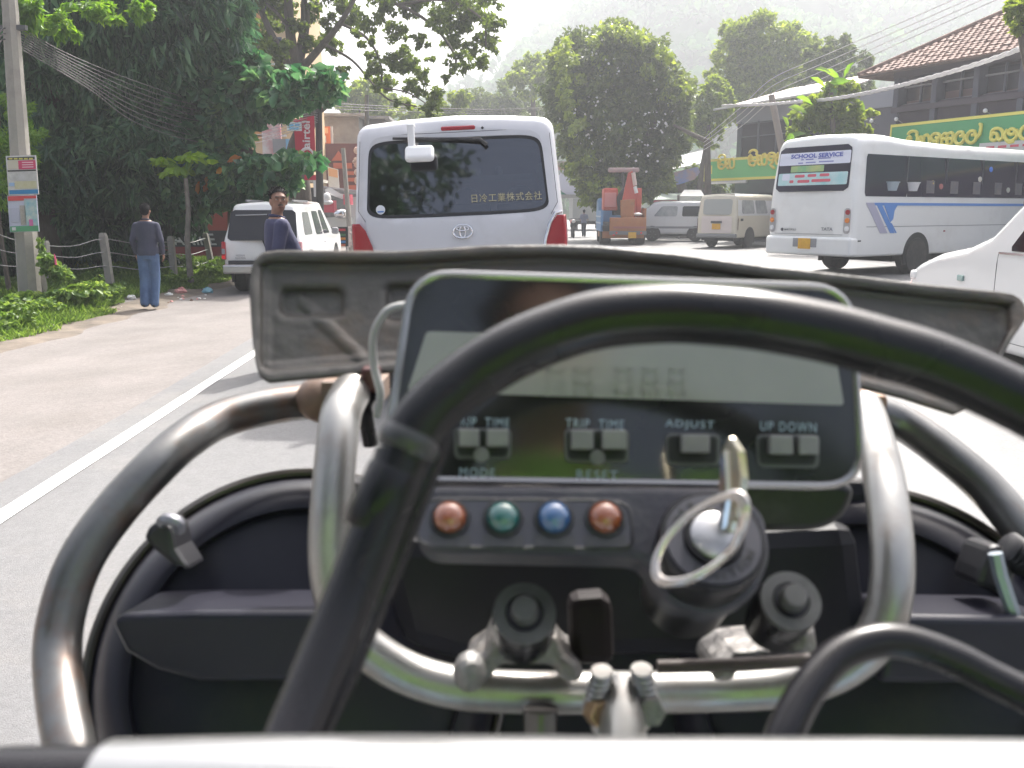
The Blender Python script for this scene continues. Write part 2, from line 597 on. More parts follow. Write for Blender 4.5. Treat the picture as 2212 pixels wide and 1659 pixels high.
# dark strip of soil and litter between the shoulder and the grass
mb = MB()
def fn(a, b):
    y = 7 + 20 * b
    e = -5.15 - 0.95 * a + 0.35 * (float(hnoise(y, a, .8, 8)) - .5) + (0.35 * (b > .55) * (b - .55))
    x = e + SLOPE * y
    return (x, y, gzf(x, y) + 0.014 - .030 * (1 - a) ** 5)
mb.grid(fn, 14, 160)
mb.build('soil_strip', soil_m, kind='structure', fix=False)

# ------------------------------------------------------------------ hill
def hill_z(X, Y):
    prof = np.interp(X, [-260, -140, -80, -40, -10, 15, 50, 90, 140, 200, 300], [6, 9, 13, 20, 36, 60, 100, 124, 140, 145, 130])
    rise = np.clip((Y - 130 - 0.25 * np.abs(X)) / 210, 0, 1)
    rise = rise * rise * (3 - 2 * rise)
    spur = 0.82 + 0.30 * hnoise(X, Y, 55, 21)
    z = prof * rise * spur
    can = hnoise(X, Y, 7.5, 22) * 6.5 + hnoise(X, Y, 3.4, 23) * 3.6 + hnoise(X, Y, 15, 24) * 7
    return z + can * np.clip(rise * 12, 0, 1) - 1.5
hill_m = leaf_mat('forest', [(0.001, 0.010, 0.003), (0.010, 0.034, 0.010), (0.06, 0.115, 0.030)], trans=0.0, rough=1.0, ns=0.16)
grid_mesh('hill', np.linspace(-200, 240, 420), np.linspace(128, 420, 260), hill_z, hill_m, smooth=False)

# tree crowns that clothe the hill (clumps of leafy faces, crown by crown)
nt_ = 5200
tx = RNG.uniform(-90, 240, nt_); ty = RNG.uniform(135, 400, nt_)
tz = hill_z(tx, ty)
ok = tz > 1.5
tx, ty, tz = tx[ok], ty[ok], tz[ok]
rad = RNG.uniform(2.2, 5.0, len(tx))
per = 15
d_ = RNG.normal(size=(len(tx), per, 3)); d_[:, :, 2] = np.abs(d_[:, :, 2]); d_ /= np.linalg.norm(d_, axis=2, keepdims=True)
Pf = (np.stack([tx, ty, tz], 1)[:, None, :] + d_ * rad[:, None, None] * np.array([1, 1, .9])).reshape(-1, 3)
Af = (d_ + RNG.normal(size=d_.shape) * .7).reshape(-1, 3)
leaf_mesh('hill_forest', Pf, Af, np.repeat(rad, per) * .62, np.repeat(rad, per) * .55, leaf_mat('hill crowns', [(0.008, 0.035, 0.012), (0.04, 0.115, 0.035), (0.14, 0.27, 0.08)], trans=.15, rough=.95, ns=.045), None, kind='stuff', broad=True)
# ------------------------------------------------------------------ haze
hz = MB().box2((-420, -60, -3), (420, 560, 190))
hm = bpy.data.materials.new('haze')
hm.use_nodes = True
hm.node_tree.nodes.clear()
ho = hm.node_tree.nodes.new('ShaderNodeOutputMaterial')
pv = hm.node_tree.nodes.new('ShaderNodeVolumePrincipled')
pv.inputs['Color'].default_value = (0.84, 0.885, 0.94, 1)
pv.inputs['Density'].default_value = 0.0023
pv.inputs['Anisotropy'].default_value = 0.5
hm.node_tree.links.new(pv.outputs[0], ho.inputs['Volume'])
hz.build('haze', hm, kind='stuff')

# ------------------------------------------------------------------ utility helpers for things seen along sight lines
def blob(u, v, Y, ru, rv=None, rd=None):
    p = W(u, v, Y); k = K / F * Y
    a = ru * k; b = (rv if rv else ru) * k
    return (p.x, p.y, p.z, a, rd if rd else a, b)

# ------------------------------------------------------------------ trees
bark = mat('bark', (0.075, 0.06, 0.048), 0.9, col2=(0.13, 0.11, 0.09), ns=6, bump=0.8, bs=25, stretch=(1, 1, .35))
bark_grey = mat('grey bark', (0.17, 0.15, 0.125), 0.9, col2=(0.26, 0.23, 0.20), ns=8, bump=0.6, bs=30)
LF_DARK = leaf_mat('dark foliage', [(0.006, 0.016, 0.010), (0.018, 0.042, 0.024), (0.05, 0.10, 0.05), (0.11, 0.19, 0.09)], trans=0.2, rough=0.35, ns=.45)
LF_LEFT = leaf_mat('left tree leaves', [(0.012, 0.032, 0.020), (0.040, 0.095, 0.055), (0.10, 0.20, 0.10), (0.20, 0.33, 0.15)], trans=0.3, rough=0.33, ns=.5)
LF_ALMOND = leaf_mat('almond leaves', [(0.015, 0.05, 0.025), (0.04, 0.12, 0.055), (0.09, 0.20, 0.09), (0.20, 0.33, 0.10)], trans=0.30, rough=0.3, ns=1.2)
LF_BIG = leaf_mat('roadside leaves', [(0.03, 0.05, 0.012), (0.07, 0.11, 0.025), (0.13, 0.19, 0.04)], trans=0.42, rough=0.5, ns=.5)
LF_MID = leaf_mat('mid foliage', [(0.035, 0.055, 0.02), (0.075, 0.11, 0.035), (0.15, 0.20, 0.05)], trans=0.35, ns=.35)
LF_LIGHT = leaf_mat('light foliage', [(0.07, 0.11, 0.02), (0.14, 0.20, 0.04), (0.26, 0.33, 0.07)], trans=0.42, ns=.35)
LF_FRESH = leaf_mat('fresh leaves', [(0.06, 0.14, 0.025), (0.12, 0.24, 0.04), (0.22, 0.34, 0.07)], trans=0.38, ns=1.5)
LF_GRASS = leaf_mat('verge grass', [(0.045, 0.085, 0.02), (0.08, 0.15, 0.035), (0.15, 0.24, 0.06), (0.26, 0.33, 0.10)], trans=0.35, ns=.9)

def limb(parent, name, pts, r, m=bark, seg=8):
    return MB().tube(catmull(pts, 5), r, seg).build(name, m, parent, smooth=True, world=True)

# dark wall of mango like foliage on the left
t = thing('mango_tree', 'huge dark mass of drooping foliage filling the left side behind the pole and wire fence', 'tree', (-10.5, 20.5, -0.12))
limb(t, 'trunk', [(-10.5, 20.5, -.2), (-10.6, 20.6, 2.5), (-10.2, 20.8, 5.5), (-9.8, 21, 9)], [.38, .3, .22, .08])
limb(t, 'branch', [(-10.5, 20.6, 2.2), (-12, 20.2, 4), (-13.5, 20, 6.5)], [.2, .06])
limb(t, 'branch', [(-10.4, 20.7, 3.2), (-9, 20, 5), (-7.4, 19.8, 6.5)], [.18, .05])
bl = []
for (u, v, Y, r) in [(60, 60, 19, 130), (200, 40, 19.5, 130), (330, 60, 20, 130), (440, 40, 20.5, 110), (120, 180, 20, 120), (260, 180, 20.5, 130), (380, 190, 21, 110),
                     (60, 300, 21, 110), (170, 320, 20.5, 110), (290, 330, 20.5, 110), (400, 330, 21, 90), (330, 420, 21.5, 80), (240, 440, 21.5, 90), (130, 440, 21.5, 90),
                     (40, 430, 20.5, 90), (-60, 200, 20, 130), (-60, 400, 20, 130), (230, -60, 19, 150), (430, -80, 20, 130), (60, -90, 18, 150), (540, -140, 21, 90),
                     (60, 520, 22, 80), (150, 530, 22, 80), (250, 520, 22.5, 70), (-30, 540, 21, 90), (480, 130, 21, 60)]:
    bl.append(blob(u, v, Y, r, rd=1.3))
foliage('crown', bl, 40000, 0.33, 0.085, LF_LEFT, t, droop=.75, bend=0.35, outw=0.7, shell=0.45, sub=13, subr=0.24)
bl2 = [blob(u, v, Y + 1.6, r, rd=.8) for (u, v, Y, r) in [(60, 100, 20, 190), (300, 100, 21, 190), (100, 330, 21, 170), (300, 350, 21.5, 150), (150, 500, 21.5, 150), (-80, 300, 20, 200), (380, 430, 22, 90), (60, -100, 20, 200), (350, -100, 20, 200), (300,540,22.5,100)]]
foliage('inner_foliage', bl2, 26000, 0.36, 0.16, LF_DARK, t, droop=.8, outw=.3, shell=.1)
LF_SPRAY = leaf_mat('lit leaf sprays', [(0.03, 0.075, 0.045), (0.08, 0.17, 0.09), (0.18, 0.30, 0.15)], trans=0.3, rough=0.28, ns=.7)  # sunlit look of the sprays put into a lighter leaf colour
Pn, An = [], []
for k in range(950):
    b_ = bl[random.randrange(len(bl))]
    d = RNG.normal(size=3); d[1] = -abs(d[1]) - .3; d[2] = abs(d[2]) * .6 - .1; d /= np.linalg.norm(d)
    c_ = np.array(b_[:3]) + d * np.array(b_[3:6]) * random.uniform(.85, 1.08)
    for j in range(random.randint(6, 13)):
        a_ = np.array([random.gauss(0, .8), random.gauss(-.2, .5), -random.random() * 1.1])
        a_ /= np.linalg.norm(a_)
        Pn.append(c_ + a_ * .17); An.append(a_)
leaf_mesh('leaf_sprays', np.array(Pn), np.array(An), .34, .065, LF_SPRAY, t, bend=.5)
# light feathery growth at the frame edge, in front of the dark tree
t = thing('feathery_shrub', 'bright green feathery shrub rising at the left edge beside the utility pole', 'shrub', (-9.2, 16.5, -0.12))
limb(t, 'stem', [(-9.2, 16.5, -.1), (-9.3, 16.6, 1.5), (-9.1, 16.6, 3.2)], [.05, .02])
foliage('foliage', [blob(10, 330, 16.6, 55, rd=.5), blob(60, 290, 16.6, 25, rd=.4), blob(0, 410, 16.4, 40, rd=.5), blob(30, 230, 16.8, 30, rd=.4)], 2600, 0.13, 0.035, LF_FRESH, t, droop=.2, shell=.2)
t = thing('overhanging_branch', 'bright green leaf sprays hanging from the top left above the overhead cables', 'branch', (-7.9, 15.5, 6.0))
limb(t, 'twig', [(-8.6, 15.2, 5.9), (-7.6, 15.4, 5.4), (-6.4, 15.5, 5.0)], [.03, .012])
foliage('foliage', [blob(200, 25, 15.5, 45, 22), blob(130, 60, 15.5, 30), blob(245, 45, 15.5, 22, 14), blob(70, 20, 15, 40), blob(300, 20, 16, 30, 30)], 2200, 0.16, 0.05, LF_FRESH, t, droop=.6, shell=.1)

# broad leaved almond tree reaching towards the road
t = thing('almond_tree', 'broad leaved tree spreading low branches out above the white pickup', 'tree', (-6.6, 21.5, -0.12))
limb(t, 'trunk', [(-6.6, 21.5, -.2), (-6.5, 21.4, 1.6), (-6.3, 21.2, 3.0), (-6.0, 21, 4.5)], [.16, .12, .06])
br = [[(470, 260, 21.2), (560, 230, 20.5), (650, 215, 20), (720, 220, 19.8)], [(460, 300, 21.2), (540, 330, 20.4), (600, 340, 20), (680, 350, 19.8)],
      [(470, 360, 21.2), (560, 380, 20.5), (640, 365, 20)], [(500, 300, 21), (570, 350, 20.5), (560, 420, 20.2)], [(470, 200, 21), (520, 150, 20.5), (560, 100, 20.2)]]
for b_ in br:
    limb(t, 'branch', [W(*q) for q in b_], [.05, .015])
bl = [blob(u, v, Y, ru, rv, rd=.9) for (u, v, Y, ru, rv) in [
    (440, 190, 20.5, 60, 55), (520, 215, 20.3, 60, 55), (590, 195, 20, 50, 35), (650, 190, 20, 48, 30), (705, 180, 19.8, 36, 22), (600, 228, 20, 55, 20), (530, 150, 20.6, 45, 40), (480, 120, 20.8, 50, 40), (670, 205, 20, 40, 12),
    (440, 330, 20.5, 55, 60), (500, 370, 20.2, 55, 45), (560, 362, 20, 46, 22), (620, 352, 19.9, 40, 16), (668, 350, 19.8, 26, 14), (430, 405, 20.6, 50, 40), (500, 420, 20.4, 45, 26), (560, 400, 20.1, 42, 35), (610, 392, 20, 32, 25),
    (410, 250, 20.8, 55, 60), (480, 290, 20.6, 50, 40), (395, 455, 21.5, 32, 30)]]
foliage('crown', bl, 8500, 0.36, 0.17, LF_ALMOND, t, droop=.35, broad=True, bend=.3, outw=1.1, shell=.4, sub=16, subr=.3)
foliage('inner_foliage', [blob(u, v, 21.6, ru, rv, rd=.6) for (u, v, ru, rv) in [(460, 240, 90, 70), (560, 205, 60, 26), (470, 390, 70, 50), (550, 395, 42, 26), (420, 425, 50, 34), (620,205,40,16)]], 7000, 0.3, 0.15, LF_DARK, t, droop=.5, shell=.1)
orl = leaf_mat('orange leaves', [(0.35, 0.10, 0.01), (0.5, 0.25, 0.02)], trans=.35)
foliage('yellowing_leaves', [blob(500, 390, 19.9, 60, 50)], 26, 0.24, .12, orl, t, broad=True, shell=.1)

# papaya sapling
px0 = X_at(404, 19.2)
t = thing('papaya_sapling', 'young papaya tree with thin bare trunk and bright yellow green crown behind the walking man', 'tree', (px0, 19.2, -0.12))
limb(t, 'trunk', [(px0 + .02, 19.2, -.15), (px0, 19.2, .8), (px0 + .06, 19.2, 1.5), (px0 + .05, 19.2, 2.15)], [.07, .055, .045], bark_grey)
top = Vector((px0 + .05, 19.2, 2.15))
st = MB(); LP, LA = [], []
for k in range(12):
    a = 2 * PI * k / 12 + random.uniform(-.2, .2)
    ln = random.uniform(.22, .46)
    end = top + Vector((math.cos(a) * ln, math.sin(a) * ln, random.uniform(.05, .5)))
    st.tube(catmull([top, top.lerp(end, .5) + Vector((0, 0, .1)), end], 3), [.014, .007], 5)
    for j in range(9):
        b_ = a + (j - 4) * .42
        LP.append(end + Vector((math.cos(b_), math.sin(b_), -.15)) * .12); LA.append((math.cos(b_), math.sin(b_), random.uniform(-.9, .5)))
st.build('leaf_stalk', LF_FRESH, t, world=True)
leaf_mesh('leaves', np.array(LP), np.array(LA, float), .30, .11, leaf_mat('papaya leaves', [(.12, .22, .02), (.22, .36, .04), (.34, .46, .08)], trans=.4), t, broad=True)

# tall roadside tree: dark forked trunk, open crown against the white sky
t = thing('roadside_tree', 'tall tree with dark forking trunk and open crown over the street beside the van', 'tree', tuple(W(648, 520, 29).xy) + (-.1,))
Yt = 29
limb(t, 'trunk', [W(650, 540, Yt), W(648, 420, Yt), W(640, 330, Yt), W(668, 250, Yt), W(650, 190, Yt), W(640, 135, Yt)], [.42, .36, .32, .25, .23, .21], seg=12)
for pts, r in [([(640, 145), (628, 80), (622, 0), (612, -90)], [.17, .12]), ([(644, 140), (658, 60), (660, 0), (668, -80)], [.17, .11]),
               ([(650, 150), (690, 105), (735, 50), (770, -10)], [.13, .06]), ([(640, 180), (612, 120), (580, 60), (552, -10), (530, -80)], [.12, .07]),
               ([(625, 60), (590, 20), (560, 0)], [.06, .04]), ([(735, 50), (790, 80), (820, 130), (826, 190)], [.05, .03]), ([(700, 95), (760, 130), (800, 175), (840, 215), (900, 230)], [.045, .02]),
               ([(770, -10), (860, 10), (940, 60), (985, 130), (960, 175)], [.06, .03]), ([(860, 10), (960, 0), (1040, 40), (1050, 100)], [.05, .025]), ([(826, 190), (880, 200), (930, 230)], [.025, .015]),
               ([(668, 250), (700, 235), (735, 190), (745, 160)], [.08, .03])]:
    limb(t, 'branch', [W(u, v, Yt - .3 + .5 * math.sin(u * .05)) for (u, v) in pts], r)
cl = [(803, 48, 26), (851, 73, 26), (759, 29, 26), (835, 10, 24), (883, 16, 24), (962, 25, 30), (1026, 19, 34), (1057, 48, 26), (1051, 95, 26), (994, 136, 26), (946, 48, 26), (978, 79, 30), (908, 89, 20),
      (883, 121, 24), (851, 136, 22), (810, 127, 18), (803, 152, 22), (835, 175, 24), (867, 143, 24), (914, 159, 20), (899, 190, 24), (946, 206, 24), (930, 235, 20), (883, 229, 10), (854, 222, 10), (816, 190, 14),
      (962, 171, 10), (1038, 136, 20), (708, 89, 22), (721, 105, 18), (740, 155, 16), (664, 95, 24), (607, 111, 30), (676, 25, 28), (597, 19, 32), (527, 32, 34), (581, 57, 30),
      (715, 51, 22), (560, 110, 30), (540, 80, 30), (620, 150, 24), (680, 150, 16), (720, 165, 16), (640, 60, 24), (740, 10, 22), (790, 90, 16), (1000, 50, 26), (1015, 110, 20), (930, 130, 10), (770, 70, 14),
      (590, 160, 26), (560, -20, 40), (640, -30, 50), (720, -40, 50), (800, -40, 50), (900, -30, 50), (990, -20, 45), (1060, 0, 24), (720, 190, 14)]
bl = [blob(u, v, Yt + RNG.uniform(-1.6, 1.2), r * 1.05, r * .82) for (u, v, r) in cl]
foliage('crown', bl, 19000, 0.17, 0.095, LF_BIG, t, droop=.2, broad=False, bend=.2, outw=.6, shell=.15, sub=9, subr=.4)

def bushy(name, label, blobs, n, L, Wd, m, base, group=None, trunk=None, cat='tree', **kw):
    t_ = thing(name, label, cat, base, 0, group)
    if trunk:
        for pts, r in trunk: limb(t_, 'trunk', pts, r)
    foliage('crown', blobs, n, L, Wd, m, t_, **kw)
    return t_
# the big flowering tree in the middle
Yc = 47
bc = W(1340, 520, Yc)
t = bushy('flowering_tree', 'large rounded tree dotted with white blossoms behind the crane truck', [blob(u, v, Yc + RNG.uniform(-1, 1), r, r, rd=2.0) for (u, v, r) in
    [(1260, 130, 60), (1330, 110, 55), (1390, 135, 60), (1230, 190, 60), (1300, 190, 75), (1380, 200, 75), (1440, 190, 55), (1240, 260, 55), (1310, 270, 80), (1390, 270, 80), (1450, 250, 50),
     (1255, 325, 50), (1320, 340, 75), (1390, 340, 70), (1440, 320, 45), (1290, 400, 40), (1350, 400, 50), (1410, 385, 40), (1215, 130, 35), (1470, 210, 30), (1330, 80, 35), (1350,440,30)]],
    42000, 0.30, 0.15, LF_MID, (bc.x, Yc, 0), trunk=[([W(1350, 510, Yc), W(1352, 440, Yc), W(1340, 330, Yc), W(1330, 200, Yc)], [.35, .3, .2, .1]), ([W(1345, 380, Yc), W(1400, 290, Yc), W(1440, 220, Yc)], [.16, .06])],
    droop=.2, outw=.8, shell=.35, sub=22, subr=.25)
foliage('crown_highlights', [blob(u, v, Yc - 1.4, r, r, rd=2.0) for (u, v, r) in [(1240, 130, 40), (1330, 95, 50), (1230, 200, 35), (1400, 130, 45), (1450, 200, 30), (1235, 280, 30), (1250,350,30), (1300, 420, 40)]], 4200, .3, .16, LF_LIGHT, t, shell=.7)
white_fl = mat('white blossom', (0.8, 0.8, 0.76), .7)
P, _ = clump_points([blob(u, v, Yc - 2.2, r, r, rd=.5) for (u, v, r) in [(1330, 230, 100), (1400, 270, 70), (1270, 250, 60), (1420, 230, 40), (1300, 140, 50), (1380, 330, 50), (1300, 320, 50)]], 170, sub=30, subr=.10)
leaf_mesh('blossoms', P, RNG.normal(size=P.shape), .13, .13, white_fl, t, broad=True, kind='stuff')
# trees further back
def far_tree(label, u0, v0, list_, Y, n, L, m, trunk_u, name='background_tree', group='trees beyond the street'):
    b0 = W(trunk_u, v0, Y)
    return bushy(name, label, [blob(u, v, Y + RNG.uniform(-1, 1) * .02 * Y, r, r * .9, rd=r * K / F * Y * .8) for (u, v, r) in list_], n, L, L * .5, m, (b0.x, Y, 0),
                 trunk=[([(b0.x, Y, -.2), (b0.x, Y, 3), W(u0, v0 + 30, Y), W(u0, v0, Y)], [.3, .2, .1])], group=group, droop=.15, outw=.8, shell=.3, sub=18, subr=.25)
far_tree('hazy pale tree above and right of the silver van roof', 1070, 220, [(1030, 230, 40), (1080, 220, 45), (1130, 235, 40), (1160, 250, 30), (1000, 250, 30), (1060, 250, 50), (1110, 260, 40)], 85, 9000, .4, LF_MID, 1080)
far_tree('hazy spreading tree with thin crown beside the flowering tree', 1150, 160, [(1120, 165, 28), (1150, 150, 34), (1180, 160, 34), (1140, 190, 26), (1190, 190, 40), (1200, 140, 26)], 75, 5000, .4, LF_LIGHT, 1160)
far_tree('bright green tree left of the dark blossom crown, lowest above the van', 970, 250, [(940, 245, 26), (975, 230, 28), (1000, 215, 20), (985, 260, 26), (930, 262, 26)], 60, 3000, .35, LF_LIGHT, 960)
far_tree('hazy trees massed behind the grey concrete building', 780, 200, [(700, 195, 26), (740, 205, 30), (790, 200, 34), (830, 215, 30), (870, 235, 26), (760, 225, 34), (905, 250, 20), (720, 180, 20), (820, 240, 40)], 70, 6500, .4, LF_LIGHT, 770)
far_tree('tall sunlit tree behind the right hand houses', 1660, 120, [(1600, 80, 42), (1650, 70, 48), (1700, 90, 45), (1580, 120, 40), (1640, 130, 55), (1710, 140, 50), (1560, 170, 36), (1620, 190, 50), (1690, 190, 50), (1580, 60, 25), (1740, 110, 34), (1560, 230, 34), (1600, 240, 40), (1750, 160, 40)], 62, 15000, .38, LF_LIGHT, 1640)
far_tree('darker tree crown just left of the tiled roof', 1800, 150, [(1770, 125, 34), (1810, 110, 34), (1850, 150, 36), (1790, 170, 46), (1840, 190, 40), (1740, 190, 30), (1870, 195, 24)], 56, 8000, .34, LF_MID, 1800)
far_tree('low light green tree between the blossom tree and the green banner', 1530, 270, [(1510, 230, 34), (1540, 260, 34), (1500, 280, 30), (1530, 300, 26), (1560, 220, 30), (1490, 250, 20), (1540,190,30)], 52, 4500, .3, LF_LIGHT, 1520)
far_tree('dark hedge like trees under the blossom tree', 1480, 400, [(1440, 400, 30), (1480, 395, 30), (1500, 380, 26), (1400, 420, 30), (1550, 405, 26), (1600, 405, 26), (1260, 400, 24), (1245, 380, 22), (1280, 430, 26)], 52, 5000, .3, LF_MID, 1470)
far_tree('leafy branch at the top right corner above the tiled roof', 2215, 30, [(2200, 20, 26), (2225, 50, 30), (2195, 60, 14), (2240, 0, 40)], 20, 1500, .2, LF_LIGHT, 2280, group=None)
# banana like plants by the grey house
t = thing('banana_plant', 'broad leaved banana plant in front of the brown house behind the bus', 'plant', tuple(W(1800, 500, 33).xy) + (0,))
limb(t, 'stem', [W(1800, 520, 33), W(1800, 300, 33), W(1795, 200, 33)], [.12, .08])
P, A, LL = [], [], []
for (u, v) in [(1800, 160), (1830, 150), (1770, 175), (1740, 215), (1725, 235), (1750, 250), (1850, 190), (1800, 200), (1700, 265), (1720, 290), (1860, 230), (1780, 150), (1815, 175), (1705, 300)]:
    p = W(u, v, 33 + random.uniform(-.4, .4)); P.append(p); A.append((random.uniform(-1, 1), random.uniform(-.4, .4), random.uniform(-.2, 1))); LL.append(random.uniform(.5, .75))
leaf_mesh('leaves', np.array(P), np.array(A), np.array(LL), .26, LF_FRESH, t, broad=True, bend=.4)
foliage('foliage', [blob(u, v, 33.3, r, r, rd=.5) for (u, v, r) in [(1770, 230, 36), (1810, 250, 36), (1730, 300, 30), (1850, 260, 34), (1790, 300, 40), (1860, 310, 30), (1740, 260, 30), (1820, 200, 30)]], 4200, .24, .12, LF_LIGHT, t, broad=True, shell=.1)

# ------------------------------------------------------------------ grass and weeds on the verge
def scatter(n, y0, y1, e0, e1):
    y = y0 + (y1 - y0) * RNG.random(n) ** 1.0
    e = e0 + (e1 - e0) * RNG.random(n)
    x = e + SLOPE * y
    return x, y
x, y = scatter(70000, 7, 27, -5.7, -10.5)
keep = (hnoise(x, y, .7, 31) > .22 + .35 * np.clip((x - SLOPE * y + 6.3) / .6, 0, 1)) & (y < 27)
x, y = x[keep], y[keep]
z = gz(x, y)
h = (.10 + .22 * hnoise(x, y, 1.1, 33) + .1 * RNG.random(len(x))) * (0.35 + .65 * np.clip((-(x - SLOPE * y) - 5.7) / .8, 0, 1))
A = np.stack([RNG.normal(size=len(x)) * .45, RNG.normal(size=len(x)) * .45, np.ones(len(x))], 1)
leaf_mesh('grass', np.stack([x, y, z + h * .45], 1), A, h, .022, LF_GRASS, None, kind='stuff', bend=.5)
bl = []
for k in range(75):
    yy = random.uniform(9, 24); e = random.uniform(-6.1, -9.5)
    xx = e + SLOPE * yy
    bl.append((xx, yy, gzf(xx, yy) + random.uniform(.08, .3), random.uniform(.15, .42), random.uniform(.15, .4), random.uniform(.1, .26)))
P, Cc = clump_points(bl, 15000, shell=.1)
A = np.stack([RNG.normal(size=len(P)), RNG.normal(size=len(P)), RNG.random(len(P)) * 1.2], 1)
leaf_mesh('weeds', P, A, .085, .045, LF_GRASS, None, kind='stuff', broad=True)
# climbing plant on the stay of the pole
t = thing('climbing_plant', 'leafy creeper with a pink flower spike climbing the leaning stay beside the poster pole', 'plant', (-6.75, 14.4, -.1))
foliage('foliage', [blob(105, 560, 14.4, 20, 30, rd=.2), blob(130, 590, 14.4, 30, 20, rd=.3), blob(150, 630, 14.2, 40, 20, rd=.3), blob(90, 530, 14.5, 8, 14, rd=.1), blob(200, 630, 14.6, 50, 16, rd=.3), blob(60, 640, 14, 30, 12, rd=.3)], 1500, .10, .055, LF_GRASS, t, broad=True, shell=.1)
for q in [[(100, 640), (108, 600), (100, 560), (92, 520)], [(110, 640), (130, 600), (128, 570)]]:
    limb(t, 'stem', [W(a, b, 14.4) for a, b in q], [.012, .006], LF_GRASS, 5)
MB().tube([W(120, 572, 14.3), W(119, 558, 14.3), W(117, 548, 14.3)], [.02, .016, .004], 6).build('flower_spike', mat('pink flower', (.6, .08, .18)), t, world=True)

# trees standing behind the camera (the rear windows ahead mirror them)
for (lab, x, y, h, r) in [('broad dark tree behind the rider on the left verge', -7.5, -10, 13, 5.0), ('second dark tree further behind the rider on the left', -8, -20, 17, 6), ('tall tree far behind the rider on the right', 9, -24, 9, 4.0), ('slender tree directly beside the road behind the rider', -5.5, -14, 8, 2.6)]:
    t = thing('roadside_tree', lab, 'tree', (x, y, -.1))
    limb(t, 'trunk', [(x, y, -.2), (x + .2, y, h * .3), (x, y, h * .7)], [.35, .12])
    foliage('crown', [(x + random.uniform(-.5, .5) * r, y + random.uniform(-.4, .4) * r, h * .62 + random.uniform(-.35, .4) * r, r * .6, r * .6, r * .5) for _ in range(8)], 7000, .4, .2, LF_DARK, t, shell=.2)

# ================================================================== VEHICLES
tyre_m = mat('tyre rubber', (0.03, 0.03, 0.032), 0.85, col2=(0.06, 0.055, 0.05), ns=8)
rim_m = mat('wheel metal', (0.45, 0.45, 0.46), 0.35, metal=0.8)
rim_dull = mat('dull wheel steel', (0.30, 0.29, 0.28), 0.6, metal=0.3)
black_pl = mat('black plastic', (0.025, 0.025, 0.028), 0.5)
under_m = mat('underbody', (0.03, 0.03, 0.03), 0.9)
red_lens = mat('red lens', (0.34, 0.010, 0.020), 0.15, coat=0.6)
amber_lens = mat('amber lens', (0.75, 0.22, 0.02), 0.2, coat=0.5)
clear_lens = mat('clear lens', (0.75, 0.75, 0.75), 0.12, coat=0.6)
chrome = mat('chrome', (0.75, 0.75, 0.77), 0.12, metal=1.0)
plate_y = mat('yellow number plate', (0.75, 0.42, 0.03), 0.5, col2=(0.65, 0.34, 0.03), ns=14)
car_glass = mat('car window glass', (0.012, 0.012, 0.016), 0.04, spec=0.45)
dark_in = mat('dark interior', (0.03, 0.03, 0.035), 0.9)

def wheel(parent, x, y, r, w, side, rim=rim_m, spokes=6):
    """side +1: outer face looks towards +x"""
    o = bpy.data.objects.new('wheel', None)
    ty = MB().lathe([(r * .62, -w / 2), (r * .93, -w / 2), (r, -w * .32), (r, w * .32), (r * .93, w / 2), (r * .62, w / 2)], (x, y, r), (side, 0, 0), 28).build('wheel', tyre_m, parent, smooth=True)
    rm = MB().lathe([(r * .66, w * .47), (r * .60, w * .5), (r * .56, w * .36), (r * .2, w * .30), (r * .16, w * .44), (0.0, w * .45)], (x, y, r), (side, 0, 0), 28)
    for k in range(spokes):
        a = 2 * PI * k / spokes
        rm.tube([Vector((x + side * w * .38, y + math.cos(a) * r * .15, r + math.sin(a) * r * .15)), Vector((x + side * w * .40, y + math.cos(a) * r * .58, r + math.sin(a) * r * .58))], r * .07, 6)
    rm.build('rim', rim, ty, smooth=True)
    bpy.data.objects.remove(o)
    return ty
def arch(parent, x, y, r, side, m=under_m):
    mb = MB()
    pts = []
    for k in range(19):
        a = PI * k / 18
        pts.append(Vector((x, y + math.cos(a) * r, r * .86 + math.sin(a) * r)))
    pts += [Vector((x, y - r, r * .45)), Vector((x, y + r, r * .45))]
    mb.prism(pts, (-side * .05, 0, 0))
    return mb.build('wheel_arch', m, parent)
